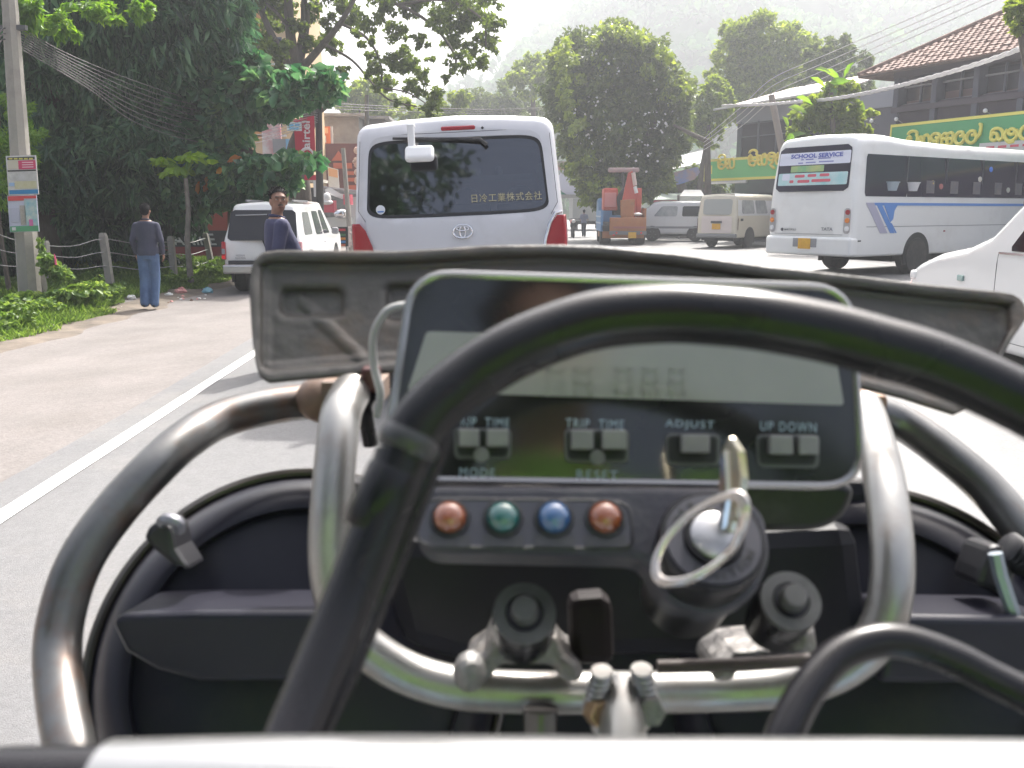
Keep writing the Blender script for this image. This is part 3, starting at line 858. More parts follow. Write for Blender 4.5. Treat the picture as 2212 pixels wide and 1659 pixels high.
class Shell:
    """closed vehicle body lofted rear to front; hw(z) half width, zt(y) top, zb bottom, ry(z)/fy(z) how far the tail and nose lean"""
    def __init__(s, L, hw, zt, zb, ry=lambda z: 0, fy=lambda z: 0, rt=.15, rb=.08, endr=.12):
        s.L, s.hw, s.zt, s.zb, s.ry, s.fy, s.rt, s.rb, s.endr = L, hw, zt, zb, ry, fy, rt, rb, endr
    def ypos(s, y, z):
        t = y / s.L
        return y + s.ry(z) * (1 - t) + s.fy(z) * t
    def ring(s, y, inset=0.0, nz=8, crown=.04):
        zt = s.zt(y) - inset; zb = s.zb + inset * .5
        pts = [(0, zb), (s.hw(zb + s.rb) * .5, zb)]
        for k in range(4):
            a = PI / 2 * k / 3
            pts.append((s.hw(zb + s.rb) - s.rb + s.rb * math.sin(a), zb + s.rb - s.rb * math.cos(a)))
        z1 = zt - s.rt
        for k in range(1, nz):
            z = zb + s.rb + (z1 - zb - s.rb) * k / nz
            pts.append((s.hw(z), z))
        h = s.hw(z1)
        for k in range(6):
            a = PI / 2 * k / 5
            pts.append((h - s.rt + s.rt * math.cos(a), z1 + s.rt * math.sin(a)))
        pts += [((h - s.rt) * .6, zt + crown * .6), (0, zt + crown)]
        pts = [(max(0, x - inset) if x > 0 else 0, z) for x, z in pts]
        full = pts + [(-x, z) for x, z in pts[-2:0:-1]]
        return [Vector((x, s.ypos(y, z), z)) for x, z in full]
    def rings(s, ys):
        e = s.endr
        out = [s.ring(0, e * .7), s.ring(e * .12, e * .32), s.ring(e * .45, e * .08)]
        out += [s.ring(y) for y in ys]
        out += [s.ring(s.L - e * .45, e * .08), s.ring(s.L - e * .12, e * .32), s.ring(s.L, e * .7)]
        return out
    def body(s, name, m, parent, ys, cap_rear=True, **kw):
        rg = s.rings(ys)
        mb = MB().loft(rg, caps=False)
        n = len(rg[0])
        cf = sum(rg[-1], Vector()) / n
        mb.add(rg[-1] + [cf], [(k, (k + 1) % n, n) for k in range(n)])
        if cap_rear:
            cr = sum(rg[0], Vector()) / n
            mb.add(rg[0] + [cr], [(k, (k + 1) % n, n) for k in range(n)])
        return mb.build(name, m, parent, smooth=True, angle=50, **kw)
    def side(s, y0, y1, z0, z1, sd, off=.004, r=.05, n=10, slant0=0, slant1=0, zt1=None):
        """rounded panel lying on the side; returns MB"""
        mb = MB()
        w, h = y1 - y0, z1 - z0
        def fn(a, b):
            z = z0 + h * b
            ya = y0 + slant0 * b; yb = y1 + slant1 * b
            # rounded corners
            dz = min(b, 1 - b) * h
            cut = r - math.sqrt(max(0, r * r - (r - min(dz, r)) ** 2)) if dz < r else 0
            y = (ya + cut) + (yb - ya - 2 * cut) * a
            return (sd * (s.hw(z) + off), s.ypos(y, z), z)
        mb.grid(fn, n, 12)
        return mb
    def rear(s, x0, x1, z0, z1, off=.006, r=.06, n=12, xs=0.0):
        mb = MB()
        def fn(a, b):
            z = z0 + (z1 - z0) * b
            dz = min(b, 1 - b) * (z1 - z0)
            cut = r - math.sqrt(max(0, r * r - (r - min(dz, r)) ** 2)) if dz < r else 0
            xa = x0 + cut + xs * b; xb = x1 - cut - xs * b
            return (xa + (xb - xa) * a, s.ry(z) - off, z)
        mb.grid(fn, n, 14)
        return mb

# ------------------------------------------------------------------ silver van right ahead
Yv = 7.15
silver = mat('silver van paint', (0.60, 0.60, 0.625), 0.36, metal=0.0, coat=0.5, col2=(0.62, 0.62, 0.645), ns=2, dirt=(0.40, 0.38, 0.36), dirt_s=2.2, dirt_amt=.3)
pL, pR = W(770, 480, Yv), W(1224, 480, Yv)
van_w = (pR.x - pL.x) * 1.02
vx = (pL.x + pR.x) / 2 + .04
van = thing('silver_van', 'silver grey van seen from behind with large dark rear window and white company lettering', 'van', (vx, Yv, 0), 0)
van.rotation_euler = (0, R(-2.6), 0)
HWV = van_w / 2
vhw = lambda z: HWV - max(0, z - 1.35) * .075 - max(0, .9 - z) * .03
vry = lambda z: max(0, z - 1.38) * .16
vt = 2.20
vs_ = Shell(4.7, vhw, lambda y: vt - .02 * (y > 4) - .0 * y, .34, vry, lambda z: -max(0, z - 1.15) * .75, rt=.11, rb=.08, endr=.16)
ysV = [.2, .8, 1.6, 2.6, 3.6, 4.2]
# body shell without its tail panel, then the tail as a ring round the real window opening
rg = vs_.rings(ysV)
n = len(rg[0])
body = MB().loft(rg, caps=False)
cf = sum(rg[-1], Vector()) / n
body.add(rg[-1] + [cf], [(k, (k + 1) % n, n) for k in range(n)])
wx0, wx1, wz0, wz1 = -HWV * .865, HWV * .865, 1.46, 2.055
def win_out(t_, grow=0.0, rr=.09):
    """rounded window outline at angle t_"""
    cx, cz = 0.0, (wz0 + wz1) / 2
    hx_, hz_ = (wx1 - wx0) / 2 + grow, (wz1 - wz0) / 2 + grow
    dx, dz = math.cos(t_), math.sin(t_)
    p = 9.0
    k = (abs(dx / hx_) ** p + abs(dz / hz_) ** p) ** (-1 / p)
    x, z = dx * k, dz * k
    x *= 1 - .075 * (z / hz_ + 1) * .5
    return x + cx, z + cz
cz = (wz0 + wz1) / 2
def tail_y(z): return vry(z)
def outer_at(t_):
    d = Vector((math.cos(t_), math.sin(t_)))
    best = None
    for i_ in range(n):
        a, b = rg[0][i_], rg[0][(i_ + 1) % n]
        p = Vector((a.x, a.z - cz)); e = Vector((b.x - a.x, b.z - a.z))
        den = d.x * e.y - d.y * e.x
        if abs(den) < 1e-9: continue
        s_ = (p.x * e.y - p.y * e.x) / den; q_ = (p.x * d.y - p.y * d.x) / den
        if s_ > 0 and -1e-6 <= q_ <= 1 + 1e-6 and (best is None or s_ > best[0]):
            best = (s_, a.lerp(b, q_))
    return best[1]
angs = []
hx_, hz_ = (wx1 - wx0) / 2, (wz1 - wz0) / 2
for k in range(144):                                  # evenly along the window outline, so its corners stay round
    t = 2 * PI * k / 144
    c_, s__ = math.cos(t), math.sin(t)
    q = (abs(c_) ** 5 + abs(s__) ** 5) ** (-1 / 5)
    angs.append(math.atan2(s__ * q * hz_, c_ * q * hx_))
rings_t = [[outer_at(a) for a in angs]]
for f_ in (.35, .7, .94, 1.0):
    rr_ = []
    for p, a in zip(rings_t[0], angs):
        x, z = win_out(a)
        q = Vector((p.x * (1 - f_) + x * f_, 0, p.z * (1 - f_) + z * f_))
        q.y = tail_y(q.z) + (0.012 if f_ == 1.0 else 0)
        rr_.append(q)
    rings_t.append(rr_)
body.loft(rings_t, caps=False)
body.build('body', silver, van, smooth=True, angle=45)
vg = glass_mat('privacy glass', (0.20, 0.19, 0.22), .10)
gl = MB()
pts = []
for k in range(144):
    x, z = win_out(angs[k], .006)
    pts.append(Vector((x, tail_y(z) + .010, z)))
cc = Vector((0, tail_y(cz) + .010, cz))
gl.add(pts + [cc], [(k, (k + 1) % 144, 144) for k in range(144)])
gl.build('rear_window', vg, van)
sl = MB()
o_, i_ = [], []
for k in range(144):
    x, z = win_out(angs[k], .0); o_.append(Vector((x, tail_y(z) + .004, z)))
    x, z = win_out(angs[k], -.022); i_.append(Vector((x, tail_y(z) + .006, z)))
sl.loft([o_, i_], caps=False)
sl.build('window_seal', black_pl, van)
# spoiler lip over the window with the high brake lamp
MB().box((0.03, vry(2.14) + .004, 2.128), (.27, .03, .036)).build('high_brake_light', red_lens, van, bevel=.014, seg=3)
MB().sphere((0.22, vry(2.13) + .0, 2.122), .011).build('washer_nozzle', black_pl, van)
# wiper
MB().tube([(-.48, .085, 2.07), (0.0, .075, 2.045), (.20, .06, 2.03), (.25, .055, 1.985)], [.010, .012, .014, .018], 8).build('wiper', black_pl, van, smooth=True)
# white mirror on its stem
wht = mat('white mirror housing', (0.82, 0.82, 0.82), 0.3, coat=.4)
mo = MB().box((-.325, -.02, 2.06), (.055, .04, .20)).box((-.325, .02, 2.15), (.06, .12, .03)).build('rear_view_mirror', wht, van, bevel=.012)
MB().box((-.265, -.06, 1.935), (.225, .07, .135), Matrix.Rotation(R(-32), 3, 'X')).build('mirror_head', wht, mo, bevel=.034, seg=4)
# tail lamps: red bodies wrapped round the corners, chrome edge on the right
def lamp(sd):
    mb = MB()
    prof = [(0.95, .215, 0), (1.12, .20, 0), (1.25, .17, .01), (1.37, .115, .025), (1.43, .05, .04)]
    def fn(a, b):
        i = b * (len(prof) - 1); i0 = int(min(i, len(prof) - 2)); f_ = i - i0
        z, w, dy = [prof[i0][j] * (1 - f_) + prof[i0 + 1][j] * f_ for j in range(3)]
        w *= .80
        xo = vhw(z) + .012
        ang = a
        if a < .6:
            x = xo - w * (1 - a / .6) - .03; y = -.014 + .008 * (a / .6)
        else:
            k = (a - .6) / .4
            x = xo - .03 + .03 * math.sin(k * PI / 2); y = -.006 + .11 * k * k + .02 * k
        return (sd * x, y, z)
    mb.grid(fn, 12, 16)
    l = mb.build('tail_light', red_lens, van, smooth=True, solid=.01)
    MB().grid(lambda a, b: (sd * (vhw(1.0) - .155 + .07 * a), -.02, .99 + .09 * b), 2, 2).build('reflector', mat('bright red reflector', (.9, .03, .03), .2), l)
    if sd > 0:
        MB().tube([(vhw(z) - .80 * w - .035 + .012, -.02 + dy * .5, z) for z, w, dy in [(0.95, .215, 0), (1.12, .205, 0), (1.25, .175, .01), (1.37, .125, .025), (1.445, .06, .04), (1.455, .0, .08)]], .014, 8).build('chrome_trim', chrome, l, smooth=True)
lamp(-1); lamp(1)
# round emblem: oval ring with two crossing ovals
em = MB()
def oval(cx, cz_, a, b, r):
    em.tube([(cx + a * math.cos(t), -.012, cz_ + b * math.sin(t)) for t in np.linspace(0, 2 * PI, 33)], r, 6, caps=False)
oval(.03, 1.335, .075, .052, .008); oval(.03, 1.335, .022, .046, .006); oval(.03, 1.358, .047, .018, .006)
em.build('emblem', chrome, van, smooth=True)
# lettering on the rear glass
gold = mat('gold film lettering', (0.42, 0.38, 0.25), 0.6)
zt_ = 1.585
text_mesh('lettering', '日冷工業株式会社', .1, gold, van, world=False, fit=(.55, .066), bold=.0008, spacing=1.12,
          mw=Matrix.Translation((.385, tail_y(zt_) - .003, zt_)) @ Matrix.Rotation(PI / 2 - math.atan(.16), 4, 'X'))
stk = MB().lathe([(0, 0.002), (.036, .002), (.036, 0)], (-.605, tail_y(1.53) - .002, 1.53), (0, -1, .16), 24).build('round_sticker', mat('white sticker', (.7, .72, .75), .5), van)
MB().box((-.605, tail_y(1.515) - .0065, 1.515), (.05, .002, .01)).build('sticker_band', mat('blue print', (.1, .25, .6), .5), stk)
# tailgate gap: a fine recessed line round the door
sm = MB()
for sd in (-1, 1):
    sm.tube([(sd * (vhw(z) - .105 if z < 1.45 else vhw(z) - .045), vry(z) - .001, z) for z in np.linspace(1.44, 2.06, 8)], .0022, 5)
sm.tube([(x, vry(2.10) + .0 + .3 * abs(x) ** 6, 2.098) for x in np.linspace(-HWV * .84, HWV * .84, 15)], .0022, 5)
sm.build('tailgate_gap', black_pl, van)
# inside: seats, pale strip standing in for light through the windscreen
MB().box2((-HWV + .08, .25, .38), (HWV - .08, 4.2, .44)).build('floor_panel', dark_in, van)
for x in (-.5, .02, .5):
    MB().box((x, 1.2, 1.15), (.42, .14, .8)).sphere((x, 1.2, 1.6), (.13, .06, .1)).build('seat', dark_in, van, bevel=.04)
cream = mat('painted windscreen light', (.55, .66, .62), .8)
MB().box2((-.05, .9, 1.74), (.62, .96, 1.79)).sphere((.15, .93, 1.82), (.03, .03, .035)).sphere((.32, .93, 1.82), (.035, .03, .05)).sphere((.7, .93, 1.80), (.06, .04, .08)).build('windscreen_light_strip', cream, van)
lit = glass_mat('windscreen glass', (.75, .82, .82), .02)
for x, y in ((-HWV + .1, .55), (HWV - .1, .55), (-HWV + .1, 3.5), (HWV - .1, 3.5)):
    wheel(van, x, y, .33, .2, 1 if x > 0 else -1)
    arch(van, (vhw(.5) + .004) * (1 if x > 0 else -1), y, .40, 1 if x > 0 else -1)
MB().box2((-HWV - .01, -.06, .36), (HWV + .01, .08, .60)).build('bumper', silver, van, bevel=.05, seg=3)
for sd in (-1, 1):
    for (a_, b_) in ((.45, 1.5), (1.6, 2.75), (2.85, 3.75)):
        vs_.side(a_, b_, 1.42, 2.0, sd).build('side_window', car_glass, van)
MB().box((0, -.012, .78), (.44, .01, .14)).build('number_plate', plate_y, van)
MB().box((0, -.02, .92), (.5, .04, .035)).build('tailgate_handle', chrome, van, bevel=.01)

# ------------------------------------------------------------------ white pickup with canopy parked at the left
Yp = 17.3
white_p = mat('white vehicle paint', (0.70, 0.70, 0.69), 0.28, coat=0.6, dirt=(0.50, 0.47, 0.43), dirt_s=1.6, dirt_amt=.35)
xl = X_at(481, Yp); xr = X_at(650, Yp)
pk = thing('white_pickup', 'white double cab pickup with rear canopy parked on the dirt at the left', 'pickup', ((xl + xr) / 2, Yp, -.1), R(2))
HW = (xr - xl) / 2
phw = lambda z: HW - max(0, z - 1.0) * .24 - max(0, .7 - z) * .04
pry = lambda z: max(0, z - .98) * .42
pz = lambda y: 1.72 - .0 * y if y < 2.5 else (1.72 + .05 if y < 3.2 else 1.12 if y > 4.0 else 1.77 - (y - 3.2) / .8 * .65)
ps = Shell(5.0, phw, pz, .52, pry, lambda z: -max(0, z - .8) * .25, rt=.10, rb=.06, endr=.10)
ps.body('body', white_p, pk, [.2, .9, 1.5, 1.55, 2.4, 3.2, 3.4, 3.6, 3.8, 4.0, 4.5])
ps.rear(-HW + .08, HW - .08, 1.03, 1.60, r=.07, xs=.05).build('rear_window', car_glass, pk)
pl = MB().prism([Vector((x, pry(z) - .008, z)) for x, z in [(0.0, 1.035), (.09, .80), (.15, .775), (.45, .775), (.52, .82), (HW - .1, 1.035)]], (0, -.006, 0)).build('black_panel', car_glass, pk)
MB().tube([(.36 + .035 * math.cos(t), -.018, .915 + .035 * math.sin(t)) for t in np.linspace(0, 2 * PI, 25)], .006, 6).box((.36, -.018, .915), (.085, .012, .014)).build('emblem', chrome, pk, smooth=True)
MB().tube([(-HW * .7, pry(1.50) - .025, 1.50), (HW * .1, pry(1.515) - .03, 1.515)], .012, 6).build('wiper', mat('grey rubber', (.3, .3, .32), .5), pk)
for sd in (-1, 1):
    l = MB().box((sd * (HW - .02), -.012, .84), (.075, .08, .34)).build('tail_light', red_lens if sd < 0 else mat('clear red lens', (.55, .25, .27), .2, coat=.5), pk, bevel=.02)
    MB().box((sd * (HW - .02), -.055, .83), (.06, .01, .10)).build('reversing_lens', mat('smoked lens', (.25, .25, .27), .2), l)
    MB().box((sd * (HW - .015), -.055, .72), (.06, .012, .06)).build('lower_lens', mat('bright red reflector', (.9, .03, .03), .2), l)
gry = mat('grey badge', (.28, .28, .29), .5)
text_mesh('badge', 'NISSAN\nNAVARA', .05, gry, pk, world=False, bold=.001, mw=Matrix.Translation((-.42, -.012, .725)) @ Matrix.Rotation(PI / 2, 4, 'X'))
MB().box((0, -.12, .50), (HW * 2 - .06, .2, .17)).build('bumper', mat('dull chrome', (.55, .54, .54), .3, metal=.9), pk, bevel=.03)
MB().box((.05, -.225, .53), (.36, .03, .14)).build('bumper_step', chrome, pk, bevel=.01)
MB().box((0, -.02, .62), (HW * 2 - .2, .06, .07)).build('lower_trim', black_pl, pk)
for sd in (-1, 1):
    ps.side(1.75, 2.55, 1.10, 1.58, sd, slant1=-.1).build('side_window', car_glass, pk)
    ps.side(2.65, 3.45, 1.10, 1.60, sd, slant1=-.35).build('side_window', car_glass, pk)
    ps.side(.45, 1.35, 1.12, 1.56, sd, slant0=.2).build('side_window', mat('grey tint glass', (.15, .15, .15), .1), pk)
    MB().box2((sd * (phw(1.7) - .12) - .02, .8, 1.76), (sd * (phw(1.7) - .12) + .02, 2.3, 1.80)).build('roof_rail', gry, pk, bevel=.01)
    MB().box((sd * (HW + .10), 3.45, 1.14), (.16, .10, .15)).build('side_mirror', gry, pk, bevel=.04)
    MB().box((sd * (HW + .005), 2.6, .93), (.02, .16, .03)).build('door_handle', chrome, pk)
    for y in (.95, 4.15):
        wheel(pk, sd * (HW - .12), y, .38, .25, sd)
        arch(pk, sd * (phw(.6) + .004), y, .46, sd)
MB().box2((-HW + .1, .1, .42), (HW - .1, 4.8, .53)).build('chassis', under_m, pk)

# ------------------------------------------------------------------ white school bus turning at the right
PHI = R(56)
bl_ = ground_rr = Vector((X_at(1840, 20.15), 20.15, 0))
bw = 2.35
bx = Vector((math.cos(PHI), -math.sin(PHI), 0)); by = Vector((math.sin(PHI), math.cos(PHI), 0))
bus = thing('school_bus', 'white minibus with blue side stripes and school service banners in its rear window', 'bus', tuple(ground_rr - bx * (bw / 2)), -PHI)
bus_p = mat('white bus paint', (0.80, 0.80, 0.78), 0.32, coat=0.5, dirt=(0.52, 0.49, 0.45), dirt_s=1.1, dirt_amt=.3)
bhw = lambda z: bw / 2 - max(0, z - 1.6) * .07
bry = lambda z: max(0, z - 1.9) * .10
bs_ = Shell(10.2, bhw, lambda y: 3.06 + .12 * math.exp(-((y - .9) / 1.2) ** 2), .46, bry, lambda z: -max(0, z - 1.4) * .2, rt=.26, rb=.06, endr=.16)
bs_.body('body', bus_p, bus, [.2, .6, 1.2, 2, 4, 6, 8, 9.6])
bglass = mat('bus window glass', (0.022, 0.018, 0.042), 0.10, spec=.45)
bs_.rear(-bw * .43, bw * .43, 1.92, 2.93, r=.12, xs=.03, off=.008).build('rear_window', bglass, bus)
blue = mat('blue print', (.1, .25, .6), .5)
ban = mat('white banner', (.70, .72, .82), .7)
bs_.rear(-bw * .415, bw * .415, 2.52, 2.80, r=.02, xs=.01, off=.014).build('upper_banner', ban, bus)
def bus_text(s_, x, z, w, h, m, b=.002):
    text_mesh('banner_lettering', s_, .1, m, bus, world=False, fit=(w, h), bold=b, mw=Matrix.Translation((x, bry(z) - .024, z)) @ Matrix.Rotation(PI / 2 - math.atan(.1), 4, 'X'))
bus_text('SCHOOL SERVICE', .06, 2.72, 1.42, .10, mat('banner blue', (.10, .13, .45), .6), .004)
for (x, z, w) in [(-.32, 2.64, .08), (-.12, 2.64, .22), (.28, 2.65, .34), (-.36, 2.565, .14), (-.08, 2.57, .28), (.34, 2.575, .40)]:
    bs_.rear(x - w / 2, x + w / 2, z - .014, z + .014, r=.01, off=.018).build('banner_print', mat('banner pale blue', (.22, .24, .5), .6), bus)
bs_.rear(-bw * .405, bw * .405, 2.06, 2.34, r=.02, off=.014).build('lower_banner', mat('turquoise banner', (.30, .60, .62), .7, col2=(.62, .70, .70), ns=2.2), bus)
pinkp = mat('red print', (.62, .10, .14), .6)
for (x, z, w) in [(-.34, 2.27, .28), (0.0, 2.275, .24), (.34, 2.28, .26), (-.56, 2.15, .12), (-.22, 2.15, .34), (.26, 2.16, .52)]:
    bs_.rear(x - w / 2, x + w / 2, z - .032, z + .032, r=.028, off=.018).build('banner_print', pinkp, bus)
bs_.rear(-.84, -.62, 2.18, 2.33, r=.03, off=.018).build('banner_print', ban, bus)
bs_.rear(-.62, .30, 2.36, 2.50, r=.01, off=.013).build('window_reflection', mat('painted green reflection', (.16, .42, .20), .5, col2=(.45, .5, .2), ns=3.5), bus)  # green patch painted on the glass in place of a reflection
for sd in (-1, 1):
    l = bs_.rear(sd * (bw / 2 - .14) - .085, sd * (bw / 2 - .14) + .085, .98, 1.54, r=.05, off=.010).build('tail_light', mat('lamp housing', (.42, .40, .40), .3), bus)
    for z, m_ in ((1.45, red_lens), (1.27, amber_lens), (1.09, clear_lens)):
        MB().lathe([(.058, 0), (.055, .02), (.0, .03)], (sd * (bw / 2 - .13), -.012, z), (0, -1, 0), 16).build('lamp', m_, l, smooth=True)
text_mesh('badge', 'TATA', .1, mat('grey badge', (.28, .28, .29), .5), bus, world=False, fit=(.32, .075), bold=.004, mw=Matrix.Translation((.52, -.012, 1.075)) @ Matrix.Rotation(PI / 2, 4, 'X'))
text_mesh('badge', 'MARCOPOLO', .1, mat('dark badge', (.08, .08, .09), .5), bus, world=False, fit=(.34, .045), bold=.003, mw=Matrix.Translation((-.50, -.012, 1.05)) @ Matrix.Rotation(PI / 2, 4, 'X'))
MB().lathe([(.04, 0), (.035, .012), (0, .014)], (-.74, -.008, 1.05), (0, -1, 0), 14).build('badge', mat('dark badge', (.08, .08, .09), .5), bus)
MB().box2((-bw / 2 - .01, -.07, .47), (bw / 2 + .012, .25, .90)).build('bumper', bus_p, bus, bevel=.07, seg=4)
MB().box((-.02, -.085, .74), (.34, .02, .24)).build('number_plate', plate_y, bus)
MB().box((-.02, -.076, .76), (.66, .012, .2)).build('plate_surround', mat('grey badge', (.28, .28, .29), .5), bus, bevel=.05)
MB().box((0, -.01, .955), (bw * .8, .012, .012)).build('panel_seam', gry, bus)
# sides
for sd in (-1, 1):
    for k in range(6):
        y0 = .38 + k * 1.6
        bs_.side(y0, y0 + 1.6 - .0, 1.80, 2.72, sd, r=.0 if k else .03, off=.006).build('side_window', bglass, bus)
        MB().box((sd * (bhw(2.3) + .012), y0 + 1.58, 2.26), (.012, .05, .92)).build('window_pillar', mat('dark pillar', (.05, .05, .07), .4), bus)
    bs_.side(.5, 9.8, 1.60, 1.66, sd, off=.006, r=.0).build('blue_stripe', blue, bus)
    bs_.side(.5, 9.8, 1.12, 1.135, sd, off=.004, r=.0).build('body_crease', gry, bus)
def stripe(poly, m):
    MB().prism([Vector((bhw(z) + .006, y, z)) for y, z in poly], (.004, 0, 0)).build('stripe', m, bus)
lil = mat('lilac grey print', (.40, .39, .50), .5)
stripe([(.42, 1.66), (.72, 1.66), (1.30, .98), (1.02, .98)], lil)
stripe([(.78, 1.66), (.98, 1.66), (1.58, .98), (1.40, .98)], blue)
stripe([(1.06, 1.66), (1.85, 1.66), (1.60, 1.60), (1.50, 1.48), (1.48, 1.30), (1.38, 1.22)], blue)
stripe([(1.36, 1.22), (1.44, 1.20), (1.66, .98), (1.60, .98)], blue)
# things seen through the side windows: tubs and seat backs standing just inside
for (y, z, c) in [(1.35, 1.93, (.35, .42, .48)), (2.15, 1.93, (.66, .66, .68))]:
    tb = MB().lathe([(.12, 0), (.17, .18), (.185, .18), (.185, .20), (.16, .20)], (bhw(z) + .0, y, z), (0, 0, 1), 20).build('window_sill_tub', mat('tub %g' % c[0], c, .4), bus)
for y in (2.9, 3.9, 4.9, 5.9, 6.9):
    MB().box((bhw(2) + .009, y, 2.02), (.01, .34, .32)).build('seat_back', mat('seat cloth', (.10, .10, .13), .8, col2=(.16, .14, .14), ns=6), bus, bevel=.004)
for (y, z, c) in [(3.0, 2.12, (.55, .42, .10)), (3.35, 2.05, (.4, .14, .13)), (5.05, 2.25, (.6, .57, .5)), (5.55, 2.5, (.08, .22, .7)), (6.4, 2.0, (.4, .4, .36))]:
    MB().sphere((bhw(z) + .004, y, z), (.02, .09, .07)).build('item_in_window', mat('item %g %g' % (c[0], c[2]), c, .7), bus)
MB().box((bhw(.8) + .006, .28, .82), (.012, .10, .03)).build('side_marker', black_pl, bus)
MB().box((bhw(.8) + .006, 3.6, 1.0), (.012, .06, .03)).build('side_marker', red_lens, bus)
for y in (2.5, 8.6):
    for sd in (-1, 1):
        wheel(bus, sd * (bw / 2 - .13), y, .44, .30, sd, rim_dull, 0)
        arch(bus, sd * (bhw(.6) + .004), y, .53, sd)
MB().box2((-bw / 2 + .2, 2.0, .30), (bw / 2 - .3, 9.8, .50)).build('chassis', under_m, bus)

# ------------------------------------------------------------------ parked vans further back
def side_hit(o, phi, u, v):
    pass
Yb = 35.6
ph = R(40)
cr = Vector((X_at(1592, Yb), Yb, 0))
w_ = 1.75
vbx = Vector((math.cos(ph), -math.sin(ph), 0))
cream_van = mat('cream van paint', (0.62, 0.57, 0.46), 0.4, coat=.3)
v2 = thing('parked_van', 'old cream and white van parked beside the bus, its rear door towards us', 'van', tuple(cr - vbx * w_ / 2), -ph, 'parked vans')
h2 = lambda z: w_ / 2 - max(0, z - 1.2) * .10
s2 = Shell(4.4, h2, lambda y: 2.1, .42, lambda z: max(0, z - 1.2) * .12, lambda z: -max(0, z - 1.0) * .6, rt=.16, rb=.06, endr=.16)
s2.body('body', cream_van, v2, [.2, 1, 2, 3, 4])
# white upper half
MB().loft([[Vector((x * (h2(z) + .004), s2.ypos(y, z), z)) for (x, z) in [(-1, 1.28), (-1, 1.86), (-.96, 2.0), (-.8, 2.12), (0, 2.155), (.8, 2.12), (.96, 2.0), (1, 1.86), (1, 1.28)]] for y in (.06, 1, 2, 3, 4.1)], caps=False, closed=False).build('white_upper_body', white_p, v2, smooth=True)
s2.rear(-.62, .62, 1.32, 1.92, r=.1, off=.012).build('rear_window', mat('dusty glass', (.35, .36, .34), .3), v2)
s2.rear(-.66, .66, .60, 1.26, r=.04, off=.010).build('rear_door', mat('pinkish white paint', (.66, .58, .54), .4), v2)
MB().box((.0, -.03, .86), (.36, .02, .22)).build('number_plate', plate_y, v2)
MB().box((.0, -.035, 1.03), (.46, .03, .09)).build('plate_light', mat('dark badge', (.08, .08, .09), .5), v2)
MB().box2((-.86, -.08, .42), (.86, .1, .58)).build('bumper', mat('grey bumper', (.22, .22, .22), .6), v2, bevel=.04)
for sd in (-1, 1):
    s2.side(.06, .12, .72, 1.18, sd, r=.01).build('tail_light', mat('dark red lens', (.12, .04, .04), .3), v2)
    s2.side(.42, 1.62, 1.36, 1.88, sd, r=.08, off=.01).build('side_window', mat('curtained glass', (.22, .23, .24), .15, col2=(.45, .46, .45), ns=3), v2)
    s2.side(1.78, 2.9, 1.36, 1.88, sd, r=.08, off=.01).build('side_window', mat('curtained glass', (.22, .23, .24), .15), v2)
    MB().box((sd * (h2(1.1) + .01), .4, 1.12), (.02, .2, .09)).build('fuel_flap', black_pl, v2)
    for y in (1.15, 3.6):
        wheel(v2, sd * (w_ / 2 - .1), y, .36, .22, sd, rim_dull, 0)
        arch(v2, sd * (h2(.6) + .004), y, .45, sd)
MB().box2((-.7, .1, .3), (.7, 4.2, .45)).build('chassis', under_m, v2)

Yw = 44
ph = R(-78)
v3 = thing('parked_van', 'small white van with sloping nose parked side on behind the cream van, facing left', 'van', (X_at(1545, Yw), Yw + .6, 0), R(78), 'parked vans')
h3 = lambda z: .80 - max(0, z - 1.1) * .10
zt3 = lambda y: 1.9 if y < 2.6 else 1.9 - (y - 2.6) * .12 if y < 3.0 else max(.98, 1.85 - (y - 3.0) * .95)
s3 = Shell(4.0, h3, zt3, .35, lambda z: 0, lambda z: -max(0, z - .6) * .2, rt=.12, rb=.06, endr=.10)
s3.body('body', white_p, v3, [.2, 1, 2, 2.6, 2.8, 3.0, 3.2, 3.4, 3.6, 3.8])
for sd in (-1, 1):
    s3.side(.4, 1.5, 1.2, 1.68, sd, r=.06, off=.01).build('side_window', car_glass, v3)
    s3.side(1.75, 2.9, 1.2, 1.68, sd, r=.06, off=.01, slant1=-.35).build('side_window', mat('curtained glass', (.22, .23, .24), .15), v3)
    s3.side(.1, 3.8, .62, .72, sd, r=.0, off=.008).build('side_stripe', gry, v3)
    MB().box((sd * .8, 3.78, .70), (.06, .16, .16)).build('indicator', amber_lens, v3)
    for y in (.8, 2.85):
        wheel(v3, sd * .72, y, .33, .2, sd)
        arch(v3, sd * (h3(.6) + .004), y, .40, sd)
    l = MB().box((sd * (h3(.9) + .005), .12, .95), (.02, .22, .12)).build('tail_light', red_lens, v3)
MB().box2((-.6, .1, .25), (.6, 3.8, .4)).build('chassis', under_m, v3)

